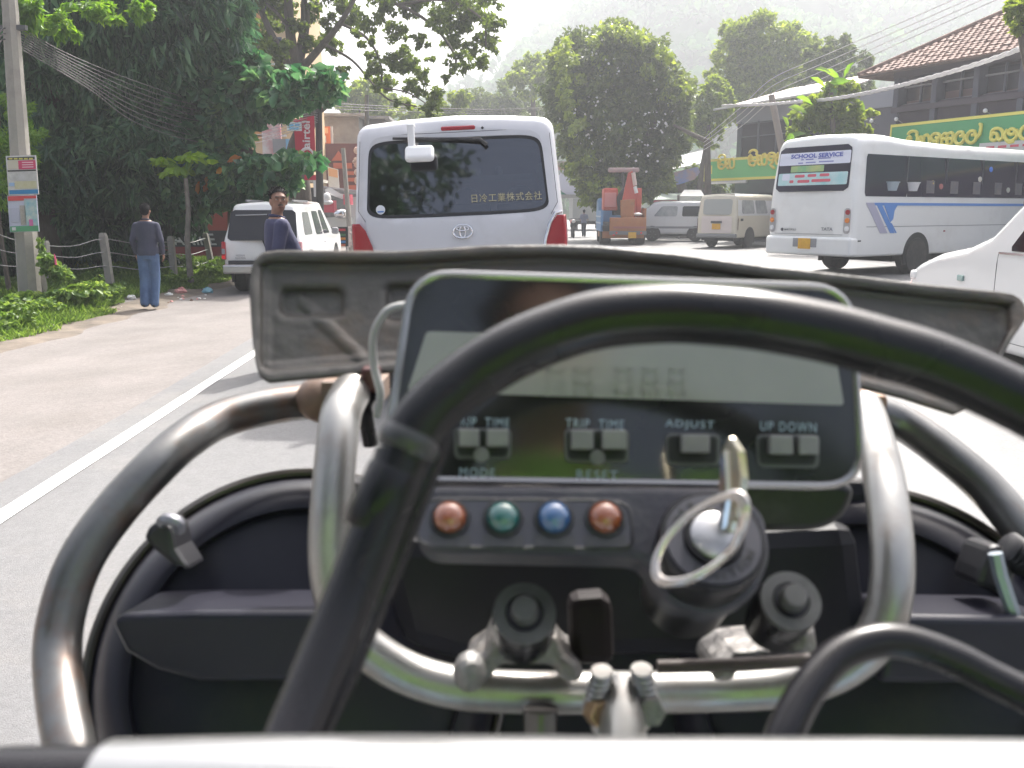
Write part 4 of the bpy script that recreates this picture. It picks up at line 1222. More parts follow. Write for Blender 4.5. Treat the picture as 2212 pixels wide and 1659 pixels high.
# ------------------------------------------------------------------ white car at the right edge
car_x = 4.45
cp = mat('bright white car paint', (0.80, 0.80, 0.79), 0.2, coat=.8)
ca = thing('white_car', 'white car cut off by the right edge, bonnet and sloping pillar beside the bus', 'car', (car_x + .85, 5.6, 0), 0)
h5 = lambda z: .85 - max(0, z - 1.05) * .14
ztc = lambda y: float(np.interp(y, [0, .1, .5, 1.9, 2.3, 2.9, 3.3, 3.9, 4.4, 4.6], [1.25, 1.3, 1.74, 1.78, 1.74, 1.28, 1.15, 1.06, .92, .72]))
s5 = Shell(4.6, h5, ztc, .22, lambda z: 0, lambda z: 0, rt=.10, rb=.06, endr=.14)
s5.body('body', cp, ca, [.2, .4, .7, 1.2, 1.8, 2.1, 2.3, 2.5, 2.7, 2.9, 3.1, 3.3, 3.6, 3.9, 4.1, 4.3, 4.42])
for sd in (-1, 1):
    s5.side(1.35, 2.55, 1.14, 1.60, sd, r=.05, off=.01, slant1=-.42).build('side_window', car_glass, ca)
    s5.side(.35, 1.25, 1.14, 1.60, sd, r=.05, off=.01, slant0=.2).build('side_window', car_glass, ca)
    s5.side(.3, 2.7, 1.105, 1.125, sd, r=.0, off=.014).build('window_trim', chrome, ca)
    MB().box((sd * .98, 1.75, 1.17), (.16, .1, .13)).build('side_mirror', cp, ca, bevel=.04)
    MB().box((sd * .86, 3.35, .84), (.02, .12, .06)).build('side_indicator', mat('teal grey lens', (.3, .42, .4), .2), ca, bevel=.01)
    MB().box((sd * .78, 4.42, .80), (.18, .14, .10)).build('headlight', clear_lens, ca, bevel=.03)
    MB().box((sd * .855, 1.6, .9), (.02, .18, .03)).build('door_handle', chrome, ca)
    for y in (.8, 3.55):
        wheel(ca, sd * .74, y, .31, .2, sd)
        arch(ca, sd * .856, y, .37, sd)
for sd in (-1, 1):
    for y_ in (1.30, 2.72):
        MB().tube([(sd * (h5(z) + .001), y_ + (.0 if z < 1.1 else 0), z) for z in np.linspace(.34, 1.12, 8)], .003, 5).build('door_gap', black_pl, ca)
    MB().tube([(sd * (h5(.33) + .001), y_, .33) for y_ in np.linspace(.4, 2.75, 6)], .003, 5).build('sill_gap', black_pl, ca)
s5.rear(-.6, .6, 1.0, 1.1, off=-.1).build('rear_trim', black_pl, ca)
MB().box((-.87, 4.5, .64), (.06, .1, .06)).build('corner_light', mat('bright red reflector', (.9, .03, .03), .2), ca, bevel=.01)

# ------------------------------------------------------------------ crane truck ahead
Yk = 39.5
def KX(u): return X_at(u, Yk) - X_at(1348, Yk)
def KZ(v): return W(1348, v, Yk).z
rust_o = mat('orange brown steel', (0.42, 0.17, 0.06), 0.6, col2=(0.36, 0.13, 0.05), ns=3, dirt=(.25, .15, .09), dirt_s=4)
crane_r = mat('crane red', (0.55, 0.08, 0.045), 0.45, col2=(.48, .07, .05), ns=3)
truck_b = mat('truck blue', (0.12, 0.26, 0.46), .5)
tk = thing('crane_truck', 'dump truck carrying a folded red loader arm, seen from behind on the open road', 'truck', (X_at(1348, Yk), Yk, 0), R(-2))
x0, x1 = KX(1298), KX(1396)
MB().box2((KX(1317), 0, KZ(502)), (x1, .08, KZ(470))).build('tailgate', rust_o, tk, bevel=.02)
MB().box2((KX(1317), -.04, KZ(507)), (x1 + .02, 0.04, KZ(499))).build('tailgate_rail', mat('grey steel', (.18, .17, .17), .6), tk)
MB().box2((x0, .1, KZ(500)), (x0 + .10, 3.6, KZ(455))).build('side_wall', truck_b, tk)
MB().box2((x1 - .06, .1, KZ(500)), (x1, 3.6, KZ(450))).build('side_wall', rust_o, tk)
MB().box2((x0 + .1, .2, KZ(515)), (x1 - .06, 3.6, KZ(500))).build('bed_floor', rust_o, tk)
for v in (468, 482): MB().box2((x0 - .02, .1, KZ(v) - .03), (x0 + .02, 3.6, KZ(v) + .03)).build('side_rib', mat('pale blue paint', (.4, .5, .6), .5), tk)
MB().box2((x0 + .1, 3.7, .7), (x1 - .1, 5.3, KZ(425))).build('cab', truck_b, tk, bevel=.12)
MB().box2((x0 + .05, .1, .62), (x1 - .05, 5.2, .85)).build('chassis', under_m, tk)
MB().box2((KX(1325), -.06, .72), (KX(1392), .02, .80)).build('rear_bar', mat('faded red steel', (.35, .12, .10), .6), tk)
MB().box((KX(1366), -.08, KZ(508)), (.34, .03, .26)).build('number_plate', plate_y, tk)
for u, v in ((1332, 503), (1326, 508), (1385, 503)):
    MB().box((KX(u), -.08, KZ(v)), (.07, .04, .06)).build('tail_light', mat('bright red reflector', (.9, .03, .03), .2), tk)
for sd, xx in ((-1, x0 + .25), (1, x1 - .2)):
    for y in (.9, 4.4):
        wheel(tk, xx, y, .5, .45 if y < 2 else .28, sd, rim_dull, 0)
ldr = MB().box2((KX(1306), 1.0, KZ(455)), (KX(1338), 2.2, KZ(405))).build('machine_body', crane_r, tk, bevel=.08)
MB().box2((KX(1308), .95, KZ(447)), (KX(1334), 1.0, KZ(415))).build('machine_panel', mat('faded pink red', (.6, .22, .2), .5), ldr, bevel=.02)
MB().box2((KX(1378), 1.0, KZ(470)), (KX(1390), 2.0, KZ(405))).build('machine_post', crane_r, tk, bevel=.04)
MB().box2((KX(1330), 1.2, KZ(465)), (KX(1382), 2.2, KZ(445))).build('machine_frame', under_m, tk)
MB().prism([Vector((KX(u), .5, KZ(v))) for u, v in [(1346, 430), (1357, 372), (1366, 368), (1376, 415), (1374, 470), (1362, 478)]], (0, .25, 0)).build('boom_arm', crane_r, tk, bevel=.02)
MB().prism([Vector((KX(u), .3, KZ(v))) for u, v in [(1341, 432), (1372, 430), (1370, 470), (1362, 479), (1346, 479), (1342, 465)]], (0, .3, 0)).build('bucket', rust_o, tk, bevel=.03)
MB().tube([Vector((KX(1367), .42, KZ(372))), Vector((KX(1372), .42, KZ(400)))], .09, 8).build('ram', mat('pale pink steel', (.65, .5, .45), .4), tk)
MB().tube([Vector((KX(1371), .35, KZ(402))), Vector((KX(1375), .35, KZ(417)))], .08, 8).build('ram', white_p, tk)
bm_ = MB().box2((KX(1317), 1.3, KZ(369)), (KX(1385), 1.7, KZ(359))).build('top_beam', mat('pink grey steel', (.45, .30, .28), .5, col2=(.3, .24, .24), ns=4), tk, bevel=.05)
MB().tube([Vector((KX(1348), 1.5, KZ(369))), Vector((KX(1356), 1.5, KZ(430)))], .07, 8).build('beam_post', under_m, tk)
MB().sphere((KX(1377), .6, KZ(463)), (.28, .2, .08)).build('white_sack', white_p, tk, smooth=True)
hs = MB()
for k in range(8):
    hs.tube(catmull([Vector((KX(1338 + k * 1.5), .9, KZ(450))), Vector((KX(1336 + k * 2), .8, KZ(425 - k * 2))), Vector((KX(1348), .9, KZ(405)))], 4), .025, 5)
hs.build('hydraulic_hoses', black_pl, tk)

# small things far down the street
t = thing('white_lorry', 'pale box lorry far down the street behind the walking figure', 'lorry', (X_at(1272, 68), 68, 0), 0)
MB().box2((-1.2, 0, .62), (.7, 4.5, 3.4)).build('cargo_box', mat('dusty white', (.30, .30, .28), .7), t)
MB().box2((.75, 0.5, .7), (1.9, 4.5, 3.2)).build('cargo_side', mat('dusty grey', (.30, .30, .29), .7), t)
MB().box2((-1.1, 0, .45), (1.6, 4.4, .7)).build('chassis', under_m, t)
MB().sphere((1.1, .4, 1.95), (.3, .1, .32)).build('round_lamp', clear_lens, t)
for x in (-.9, 1.2): MB().lathe([(.45, -.12), (.45, .12)], (x, .8, .45), (1, 0, 0), 18).build('wheel', tyre_m, t)
t = thing('motorcycle', 'distant motorcycle with round headlamp coming along the far street right of the silver van', 'motorcycle', (X_at(1239, 50), 50, 0), 0)
MB().lathe([(.24, -.05), (.31, -.05), (.31, .05), (.24, .05)], (0, 0, .31), (1, 0, 0), 20).build('front_wheel', tyre_m, t)
MB().lathe([(.24, -.05), (.31, -.05), (.31, .05), (.24, .05)], (0, 1.25, .31), (1, 0, 0), 20).build('rear_wheel', tyre_m, t)
MB().tube([(0, 0, .31), (0, .15, .95)], .05).tube([(-.35, .2, 1.02), (.35, .2, 1.02)], .02).box((0, .6, .7), (.25, .8, .3)).build('frame', black_pl, t)
MB().sphere((0, .02, .9), .11).build('headlight', clear_lens, t)
MB().sphere((0, .5, .85), (.16, .3, .14)).build('fuel_tank', crane_r, t)

# ================================================================== BUILDINGS AND STREET FURNITURE
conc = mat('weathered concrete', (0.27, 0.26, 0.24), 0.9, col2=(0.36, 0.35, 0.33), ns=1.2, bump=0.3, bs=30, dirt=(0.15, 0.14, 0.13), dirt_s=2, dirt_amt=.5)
conc_pole = mat('pole concrete', (0.27, 0.25, 0.22), 0.9, col2=(0.36, 0.34, 0.30), ns=3, bump=0.3, bs=40, dirt=(.16, .15, .11), dirt_s=3, dirt_amt=.5)
brown_wall = mat('brown painted timber', (0.05, 0.038, 0.055), 0.7, col2=(0.065, 0.05, 0.065), ns=1.5)
post_grey = mat('blue grey post', (0.10, 0.10, 0.13), 0.7)
dark_open = mat('dark window glass', (0.035, 0.03, 0.045), 0.15)
tile_m = mat('clay roof tile', (0.17, 0.10, 0.08), 0.85, col2=(0.27, 0.18, 0.145), ns=2.2, dirt=(0.10, 0.07, 0.06), dirt_s=2.5, dirt_amt=.7)
green_sign = mat('green sign', (0.07, 0.34, 0.14), 0.5, col2=(0.09, 0.38, 0.16), ns=1)
lt_green = mat('light green sign', (0.18, 0.58, 0.20), .5)  # the banner's own lighter green
yel = mat('yellow lettering', (0.80, 0.74, 0.16), 0.5)
white_wall = mat('white wall', (0.6, 0.6, 0.58), .8)

class Facade:
    """vertical wall through A and B (plan points); coordinates: s metres from A towards B, z height, d towards the viewer"""
    def __init__(s, A, B):
        s.A = Vector((A[0], A[1], 0)); s.B = Vector((B[0], B[1], 0))
        s.x = (s.B - s.A).normalized()
        s.n = Vector((s.x.y, -s.x.x, 0))
        if s.n.dot(EYE - s.A) < 0: s.n = -s.n
        s.pl = Plane(s.A, s.n)
    def sz(s, u, v, off=0.0):
        p = s.pl.hit(u, v, off)
        return ((p - s.A).dot(s.x), p.z)
    def P(s, a, z, d=0.0):
        return s.A + s.x * a + s.n * d + Vector((0, 0, z))
    def box(s, mb, s0, s1, z0, z1, d0=0.0, d1=0.05):
        pts = [s.P(a, z, d) for d in (d0, d1) for z in (z0, z1) for a in (s0, s1)]
        mb.add(pts, [(0, 1, 3, 2), (4, 5, 7, 6), (0, 1, 5, 4), (2, 3, 7, 6), (0, 2, 6, 4), (1, 3, 7, 5)])
        return mb
    def uv(s, mb, u0, v0, u1, v1, d0=0, d1=.05):
        a, z = s.sz(u0, v0); b, y = s.sz(u1, v1)
        return s.box(mb, min(a, b), max(a, b), min(z, y), max(z, y), d0, d1)
    def text(s, body, a, z, w, h, m, parent, d=.06, name='lettering', bold=.0, rot=0):
        M_ = frame(s.P(a, z, d), s.x, Vector((0, 0, 1)))
        if M_.col[2].to_3d().dot(s.n) < 0: M_ = frame(s.P(a, z, d), -s.x, Vector((0, 0, 1)))
        return text_mesh(name, body, .3, m, parent, mw=M_ @ Matrix.Rotation(rot, 4, 'Z'), fit=(w, h), thick=.004, bold=bold)

# strokes of the Sinhala letters in a unit box (x 0..w, y 0..1)
def arcp(cx, cy, rx, ry, a0, a1, n=12):
    return [(cx + rx * math.cos(R(a0 + (a1 - a0) * k / n)), cy + ry * math.sin(R(a0 + (a1 - a0) * k / n))) for k in range(n + 1)]
SIN = {
 'pi': (0.95, [arcp(.45, .38, .40, .36, 200, 360) + [(.85, .75), (.72, .8)], [(.08, .3), (.06, .62), (.22, .74), (.34, .60), (.2, .5)], arcp(.45, .86, .36, .22, 0, 180), [(.2, .28), (.45, .38), (.7, .28)]]),
 'ya': (0.95, [arcp(.22, .5, .14, .16, 60, 420), [(.08, .42), (.08, .15), (.3, .03), (.44, .25)], [(.44, .6), (.44, .2), (.6, .03), (.85, .1), (.88, .5), (.7, .75), (.45, .7)]]),
 'da': (0.85, [arcp(.4, .55, .34, .24, -20, 200), [(.1, .45), (.3, .3), (.6, .35), (.62, .5), (.4, .52)], [(.62, .35), (.5, .1), (.3, .05), (.55, -.15), (.75, -.25)]]),
 'sa': (0.95, [arcp(.25, .22, .2, .2, 0, 360), arcp(.66, .22, .2, .2, 0, 360), [(.06, .3), (.05, .55), (.2, .74), (.45, .68), (.38, .5)], [(.45, .68), (.75, .76), (.88, .55), (.86, .3)]]),
 'ga': (0.85, [arcp(.42, .36, .34, .34, 150, 400), [(.12, .55), (.3, .74), (.6, .72), (.62, .52), (.42, .5)]]),
 'gee': (1.2, [arcp(.42, .36, .34, .34, 150, 400), [(.12, .55), (.3, .74), (.6, .72), (.62, .52), (.42, .5)], [(.8, .3), (.98, .5), (1.02, .9), (1.0, 1.1), (.9, 1.08)]]),
 'ta': (0.95, [arcp(.3, .28, .22, .22, 0, 360), [(.1, .4), (.1, .62), (.3, .76), (.65, .72), (.86, .5), (.86, .2), (.66, .05), (.55, .25)]]),
 'la': (0.95, [arcp(.45, .35, .40, .38, 130, 400), arcp(.48, .5, .2, .16, 0, 360), [(.12, .1), (.4, -.12), (.75, -.05)]]),
 'gu': (1.0, [arcp(.42, .36, .34, .34, 150, 400), [(.12, .55), (.3, .74), (.6, .72), (.62, .52), (.42, .5)], [(.6, .05), (.8, -.2), (.55, -.3)]]),
 'li': (0.95, [arcp(.45, .35, .40, .38, 130, 400), arcp(.48, .5, .2, .16, 0, 360), arcp(.45, .86, .3, .18, 0, 180)]),
}
def sinhala(fac, word, a0, z0, h, r, m, parent, d=.06, gap=.10, name='lettering'):
    a = a0
    for ch in word:
        if ch == ' ':
            a += .5 * h; continue
        w_, st_ = SIN[ch]
        mb = MB()
        for s_ in st_:
            mb.tube([fac.P(a + x * h, z0 + y * h, d) for x, y in catmull([(x, y, 0) for x, y in s_], 2) and [(p[0], p[1]) for p in catmull([(x, y, 0) for x, y in s_], 2)]], r, 6, flat=1)
        mb.build(name, m, parent, world=True)
        a += (w_ + gap) * h
    return a

# ---- brown two storey house with tiled roof at the right
f1 = Facade((X_at(1908, 32), 32), (X_at(1908, 32) + 12 * .42, 32 - 12 * .907))
h1 = thing('brown_house', 'brown two storey house with clay tiled roof and long window band behind the bus', 'house', tuple(f1.A), 0)
ex = f1.sz(1905, 168)[1]
eave = 6.15
mb = MB(); f1.box(mb, 0, 13, 0, 5.0, -7, -.12); mb.build('wall', brown_wall, h1, world=True)
mb = MB(); f1.box(mb, 0, 13, 5.0, eave, -7, -.60); mb.build('upper_wall', brown_wall, h1, world=True)
# window band
zb_, zt_ = f1.sz(2000, 240)[1], f1.sz(2000, 160)[1]
mb = MB(); f1.box(mb, .1, 13, 4.95, eave - .35, -.5, -.42); mb.build('window_glass', dark_open, h1, world=True)
step = 1.55
for k in range(9):
    a = .0 + k * step
    mb = MB(); f1.box(mb, a, a + .20, 0, eave, -.40, -.0); mb.build('post', post_grey, h1, world=True)
    mb = MB(); f1.box(mb, a + step / 2 + .07, a + step / 2 + .14, 4.9, eave - .1, -.36, -.28); mb.build('window_mullion', post_grey, h1, world=True)
    for z in (5.55, 4.98):
        mb = MB(); f1.box(mb, a + .2, a + step, z, z + .055, -.34, -.26); mb.build('window_bar', mat('grey timber', (.25, .24, .26), .7), h1, world=True)
    mb = MB(); f1.box(mb, a + .25, a + step - .1, 4.99, 5.02 + .3 * random.random(), -.41, -.38); mb.build('window_board', mat('board', (.16, .10, .10), .8), h1, world=True)
mb = MB(); f1.box(mb, 0, 13, eave - .28, eave - .02, -.45, .05); mb.build('fascia', mat('dark timber', (.08, .065, .08), .8), h1, world=True)
mb = MB(); f1.box(mb, -.02, 13, 4.75, 4.92, -.3, .04); mb.build('sill_band', mat('dark timber', (.08, .065, .08), .8), h1, world=True)
# roof of tiles: courses of overlapping tiles, each with its own tilt
run, rise_ = 5.0, 2.75
slope_len = math.hypot(run, rise_)
courses = 26
rf = MB()
sl_ = Vector((0, 0, rise_)) - f1.n * run
sl_n = sl_.normalized()
up_n = f1.x.cross(sl_n)
if up_n.z < 0: up_n = -up_n
rows = []
for j in range(courses):
    t0 = j / courses; hipa = 0.0
    s_start = -.9 + t0 * 4.2
    a = s_start
    while a < 14:
        base = f1.P(a, eave - .15, .75) + sl_ * t0 + up_n * (random.uniform(0, .018))
        wv = .24
        c0 = base; c1 = base + f1.x * wv
        u1 = sl_n * (slope_len / courses * 1.25)
        lift = up_n * (.045 + random.uniform(-.012, .012))
        mid = (c0 + c1) / 2 + up_n * .035
        rf.add([c0 + lift, mid + lift, c1 + lift, c1 + u1, mid + u1, c0 + u1, c0 - up_n * .0, c1 - up_n * .0], [(0, 1, 4, 5), (1, 2, 3, 4), (0, 6, 7, 2, 1)])
        a += wv + .012
rf.build('roof_tiles', tile_m, h1, world=True, kind='stuff', fix=False)
e0 = [f1.P(-.9, eave - .18, .75), f1.P(14, eave - .18, .75)]
ridge0 = f1.P(3.3, eave - .18, .75) + sl_; ridge1 = f1.P(14, eave - .18, .75) + sl_
MB().add([e0[0], e0[1], ridge1, ridge0], [(0, 1, 2, 3)]).build('roof_deck', mat('roof underside', (.1, .07, .06), .9), h1, world=True, solid=.06)
MB().add([e0[0], f1.P(-.9, eave - .18, -9), ridge0], [(0, 1, 2)]).build('roof_hip', tile_m, h1, world=True, solid=.05)
MB().tube([e0[0] + Vector((0, 0, .08)), ridge0 + Vector((0, 0, .08))], .10, 8).tube([ridge0 + Vector((0, 0, .1)), ridge1 + Vector((0, 0, .1))], .11, 8).build('ridge_tiles', mat('dark ridge tile', (.10, .06, .05), .9, col2=(.2, .12, .09), ns=3), h1, world=True)
# green shop sign
zs1 = f1.sz(1932, 270)[1]
a_s = f1.sz(1932, 270)[0]
h_s = 1.35
sg = thing('shop_sign', 'long dark green shop sign with large yellow Sinhala lettering above the bus roof', 'sign', tuple(f1.P(a_s, zs1 - h_s, .1)), 0)
mb = MB(); f1.box(mb, a_s, 13, zs1 - h_s, zs1, .06, .14); mb.build('board', green_sign, sg, world=True)
for z in (zs1 - .09, zs1 - h_s):
    mb = MB(); f1.box(mb, a_s + .0, 13, z, z + .09, .145, .16); mb.build('border', yel, sg, world=True)
mb = MB(); f1.box(mb, a_s, a_s + .06, zs1 - h_s, zs1, .162, .175); mb.build('border', yel, sg, world=True)
end = sinhala(f1, ['pi', 'ya', 'da', 'sa', 'ga', 'gee', ' ', 'ta', 'la', 'gu', 'li'], a_s + .75, zs1 - .82, .50, .054, yel, sg, d=.19, gap=.0)
for k in range(12):
    mb = MB(); f1.box(mb, a_s + 1.7 + k * .22, a_s + 1.86 + k * .22, zs1 - 1.24, zs1 - 1.12, .145, .16); mb.build('small_print', yel, sg, world=True)
t = thing('paper_notice', 'white paper strip with red print hanging over the lower edge of the dark green sign', 'notice', tuple(f1.P(a_s + 3.9, zs1 - 1.2, .2)), 0)
mb = MB(); f1.box(mb, a_s + 3.55, a_s + 7, zs1 - 1.12, zs1 - .84, .20, .21); mb.build('sheet', white_wall, t, world=True)
for k in range(6):
    mb = MB(); f1.box(mb, a_s + 3.8 + k * .4, a_s + 4.08 + k * .4, zs1 - 1.02, zs1 - .95, .212, .216); mb.build('print', pinkp, t, world=True)
for k, (u, v) in enumerate([(1950, 258), (2143, 240), (1896, 262)]):
    a, z = f1.sz(u, v)
    t = thing('sign_lamp', ['small white lamp above the left part of the dark green sign', 'small white lamp on the dark green sign near the right edge', 'small white fitting on the corner post left of the dark green sign'][k], 'lamp', tuple(f1.P(a, z, .3)), 0, 'lamps over the green sign')
    MB().sphere(f1.P(a, z, .3), .07).build('bulb', clear_lens, t, world=True, smooth=True)
    MB().tube([f1.P(a, z - .12, 0), f1.P(a, z, .28)], .015, 6).build('bracket', gry, t, world=True)

# ---- grey house with green banner behind it
f2 = Facade((X_at(1556, 46), 46), (X_at(1556, 46) + 14 * .50, 46 - 14 * .866))
h2_ = thing('grey_house', 'grey two storey house with window band and pale tin eave left of the bus', 'house', tuple(f2.A), 0)
z_e = f2.sz(1556, 247)[1]
z_f = f2.sz(1700, 225)[1]
top2 = 6.3
mb = MB(); f2.box(mb, 0.6, 14, 0, top2, -7, -.3); mb.build('wall', mat('blue grey wall', (.09, .09, .115), .8, col2=(.11, .11, .135), ns=1), h2_, world=True)
for k in range(5):
    a = 1.0 + k * 1.15
    mb = MB(); f2.box(mb, a, a + .98, 3.95, 5.55, -.3, -.26); mb.build('window', dark_open, h2_, world=True)
    mb = MB(); f2.box(mb, a - .10, a, 3.8, 5.7, -.27, -.2); mb.build('window_post', post_grey, h2_, world=True)
    mb = MB(); f2.box(mb, a, a + 1.0, 4.95, 5.0, -.255, -.22); mb.build('window_bar', post_grey, h2_, world=True)
mb = MB(); f2.box(mb, .6, 14, 5.62, top2, -.29, -.2); mb.build('fascia', mat('grey fascia', (.24, .25, .29), .7), h2_, world=True)
MB().add([f2.P(-.2, top2 + .0, .55), f2.P(7.6, top2 + .15, .55), f2.P(7.6, top2 + 1.25, -3.2), f2.P(1.2, top2 + 1.1, -3.2)], [(0, 1, 2, 3)]).build('roof', mat('faded tin roof', (.48, .36, .34), .6, col2=(.62, .56, .54), ns=2), h2_, world=True, solid=.05)
MB().tube([f2.P(-.2, top2 + .03, .56), f2.P(7.6, top2 + .18, .56)], .05, 6).build('eave_edge', white_wall, h2_, world=True)
for (u0, v0, u1, v1) in [(1560, 250, 1595, 262)]:
    pass
ar = MB()
ar.prism([f2.P(8.2 + .8 * math.cos(a), 3.4 + 1.0 * math.sin(a), -.28) for a in np.linspace(0, PI, 12)] + [f2.P(7.4, 0.3, -.28), f2.P(9.0, .3, -.28)], f2.n * .04)
ar.build('arched_door', dark_open, h2_, world=True)
for k in range(5):
    mb = MB(); f2.box(mb, 1.0 + k * 1.3, 2.0 + k * 1.3, .2, 2.3, -.28, -.24); mb.build('shop_opening', dark_open, h2_, world=True)
# green banner
a0, zt_ = f2.sz(1524, 345, .9); a1, _ = f2.sz(1690, 325, .9)
zb_ = f2.sz(1524, 392, .9)[1]
bn = thing('shop_sign', 'lighter green banner with yellow lettering left of the bus above the parked vans', 'sign', tuple(f2.P(a0, zb_, .9)), 0)
mb = MB(); f2.box(mb, a0, a1 + 1.0, zb_, zt_, .86, .93); mb.build('board', lt_green, bn, world=True)
for z in (zt_ - .12, zb_):
    mb = MB(); f2.box(mb, a0, a1 + 1.0, z, z + .12, .935, .95); mb.build('border', yel, bn, world=True)
mb = MB(); f2.box(mb, a0, a0 + .1, zb_, zt_, .952, .965); mb.build('border', yel, bn, world=True)
mb = MB(); f2.box(mb, a0 + .2, a0 + .55, zb_ + .35, zt_ - .3, .935, .95); mb.build('small_print', yel, bn, world=True)
gold_l = mat('golden lettering', (.80, .66, .12), .5)
sinhala(f2, ['pi', 'ya'], a0 + .95, zb_ + .55, .62, .055, gold_l, bn, d=.97, gap=.0)
sinhala(f2, ['pi', 'ya', 'da', 'sa'], a0 + 3.0, zb_ + .62, .66, .06, gold_l, bn, d=.97, gap=-.05)
sinhala(f2, ['ta', 'la'], a0 + 6.0, zb_ + .62, .66, .06, gold_l, bn, d=.97, gap=.0)
t = thing('tube_light', 'white tube light glaring just under the left end of the light green banner', 'lamp', tuple(f2.P(a0 + 1, zb_ - .1, .9)), 0)
MB().tube([f2.P(a0 + .35, zb_ - .07, .9), f2.P(a0 + 2.9, zb_ - .07, .9)], .07, 8).build('tube', white_p, t, world=True)
MB().tube([f2.P(a0 + 1.5, zb_ + .1, .88), f2.P(a0 + 1.5, zb_ - .05, .88)], .03, 6).build('bracket', gry, t, world=True)

# market tents left of the banner
def tent(label, u0, u1, v0, v1, Y, top, trim, group='market tents'):
    A_, B_ = W(u0, v1, Y), W(u1, v1, Y)
    t_ = thing('market_tent', label, 'tent', (A_.x, Y, 0), 0, group)
    z1, z0 = W(u0, v0, Y).z, A_.z
    MB().add([(A_.x, Y, z0), (B_.x, Y, z0), (B_.x + .2, Y + 2, z1), (A_.x + .6, Y + 2, z1)], [(0, 1, 2, 3)]).build('canopy', top, t_, world=True, solid=.04)
    MB().box2((A_.x, Y - .03, z0 - .22), (B_.x, Y + .02, z0 - .02)).build('valance', trim, t_, world=True)
    for x in (A_.x + .05, B_.x - .05):
        MB().tube([(x, Y + .05, 0), (x, Y + .05, z0)], .035, 6).build('post', gry, t_, world=True)
    MB().box2((A_.x + .3, Y + 2.2, 0), (B_.x, Y + 2.4, z0 + .1)).build('back_cloth', mat('dim cloth', (.17, .15, .15), .9), t_, world=True)
    return t_
tent('grey green market awning with pink edge beside the small white van', 1412, 1480, 414, 432, 50, mat('grey green canvas', (.25, .30, .26), .8), mat('pink cloth', (.55, .12, .16), .8))
tent('white awning just above the nose of the cream parked van', 1468, 1522, 409, 424, 47.5, white_wall, white_wall)
t = thing('tarpaulin', 'blue and orange printed tarpaulin sheet hanging left of the light green banner', 'tarpaulin', tuple(W(1450, 395, 50)), 0)
pp = [W(1454, 372, 50), W(1508, 360, 50), W(1512, 372, 50), W(1500, 388, 50), W(1462, 400, 50)]
MB().prism(pp, (0, .04, 0)).build('sheet', mat('printed tarpaulin', (.12, .25, .6), .6, col2=(.55, .30, .16), ns=.9), t, world=True)
t = thing('tin_roof', 'grey tin roof sheet sloping down behind the blue tarpaulin', 'roof', tuple(W(1450, 370, 53)), 0)
MB().add([W(1440, 368, 53), W(1530, 350, 53), W(1530, 322, 56), W(1440, 345, 56)], [(0, 1, 2, 3)]).build('sheet', mat('tin', (.40, .40, .42), .5), t, world=True, solid=.04)
MB().tube([W(1446, 368, 53.2), W(1446, 520, 53)], .05, 6).tube([W(1520, 355, 53.2), W(1520, 520, 53)], .05, 6).build('post', gry, t, world=True)

# ---- left side of the street
def flat_box(t_, name, m, u0, v0, u1, v1, Y, d=.1, bevel=0):
    a, b = W(u0, v1, Y), W(u1, v0, Y)
    return MB().box2((a.x, Y, a.z), (b.x, Y + d, b.z)).build(name, m, t_, world=True, bevel=bevel)
t = thing('apartment_building', 'tall cream and orange building half hidden behind the trees on the left', 'building', (X_at(560, 37), 37, 0), 0)
cream_w = mat('cream wall', (.52, .38, .22), .8, col2=(.58, .44, .27), ns=.6)
flat_box(t, 'wall', cream_w, 470, -120, 618, 560, 37, 6)
for k, (a, b) in enumerate([(505, 516), (546, 556)]):
    flat_box(t, 'orange_pilaster', mat('orange wall', (.55, .26, .10), .8), a, -110, b, 300, 36.9, .1)
for v0 in (-80, 0, 80, 160, 235):
    for u0 in (522, 562, 590):
        f_ = flat_box(t, 'window', post_grey, u0, v0, u0 + 18, v0 + 40, 36.95, .1)
        flat_box(f_, 'pane', dark_open, u0 + 2, v0 + 3, u0 + 16, v0 + 37, 36.93, .02)
    flat_box(t, 'floor_band', white_wall, 470, v0 + 56, 618, v0 + 60, 36.9, .2)
flat_box(t, 'orange_band', mat('orange wall', (.55, .26, .10), .8), 496, 250, 520, 300, 36.85, .1)
# grey concrete block
t = thing('concrete_building', 'grey concrete flat roofed building behind the street poles left of the van', 'building', (X_at(720, 46), 46, 0), 0)
flat_box(t, 'wall', conc, 630, 250, 775, 560, 46, 5)
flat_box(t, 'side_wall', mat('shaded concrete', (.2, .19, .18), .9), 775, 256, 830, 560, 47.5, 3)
flat_box(t, 'roof_slab', conc, 622, 244, 786, 251, 45.6, 6, .02)
flat_box(t, 'roof_slab', conc, 780, 250, 840, 256, 47.2, 4)
for u0 in (778, 788, 802): flat_box(t, 'window', dark_open, u0, 272, u0 + 7, 300, 47.44, .05)
flat_box(t, 'ledge', conc, 632, 306, 786, 311, 45.7, .3)
# red shopfront with triangle
t = thing('red_shopfront', 'dark red shopfront with orange triangle and stacked orange bands under the concrete building', 'shop', (X_at(735, 43), 43, 0), 0)
flat_box(t, 'front_wall', mat('maroon wall', (.14, .05, .05), .8, col2=(.19, .07, .06), ns=2), 702, 310, 790, 470, 43, 1)
orr = mat('orange red paint', (.50, .12, .06), .6)
MB().prism([W(716, 347, 42.9), W(748, 347, 42.9), W(731, 326, 42.9)], (0, .05, 0)).build('triangle', orr, t, world=True)
for (u0, v0, u1, v1) in [(720, 352, 760, 364), (742, 370, 764, 378), (742, 384, 768, 392), (745, 400, 780, 412), (768, 344, 788, 352)]:
    flat_box(t, 'band', orr, u0, v0, u1, v1, 42.9, .05)
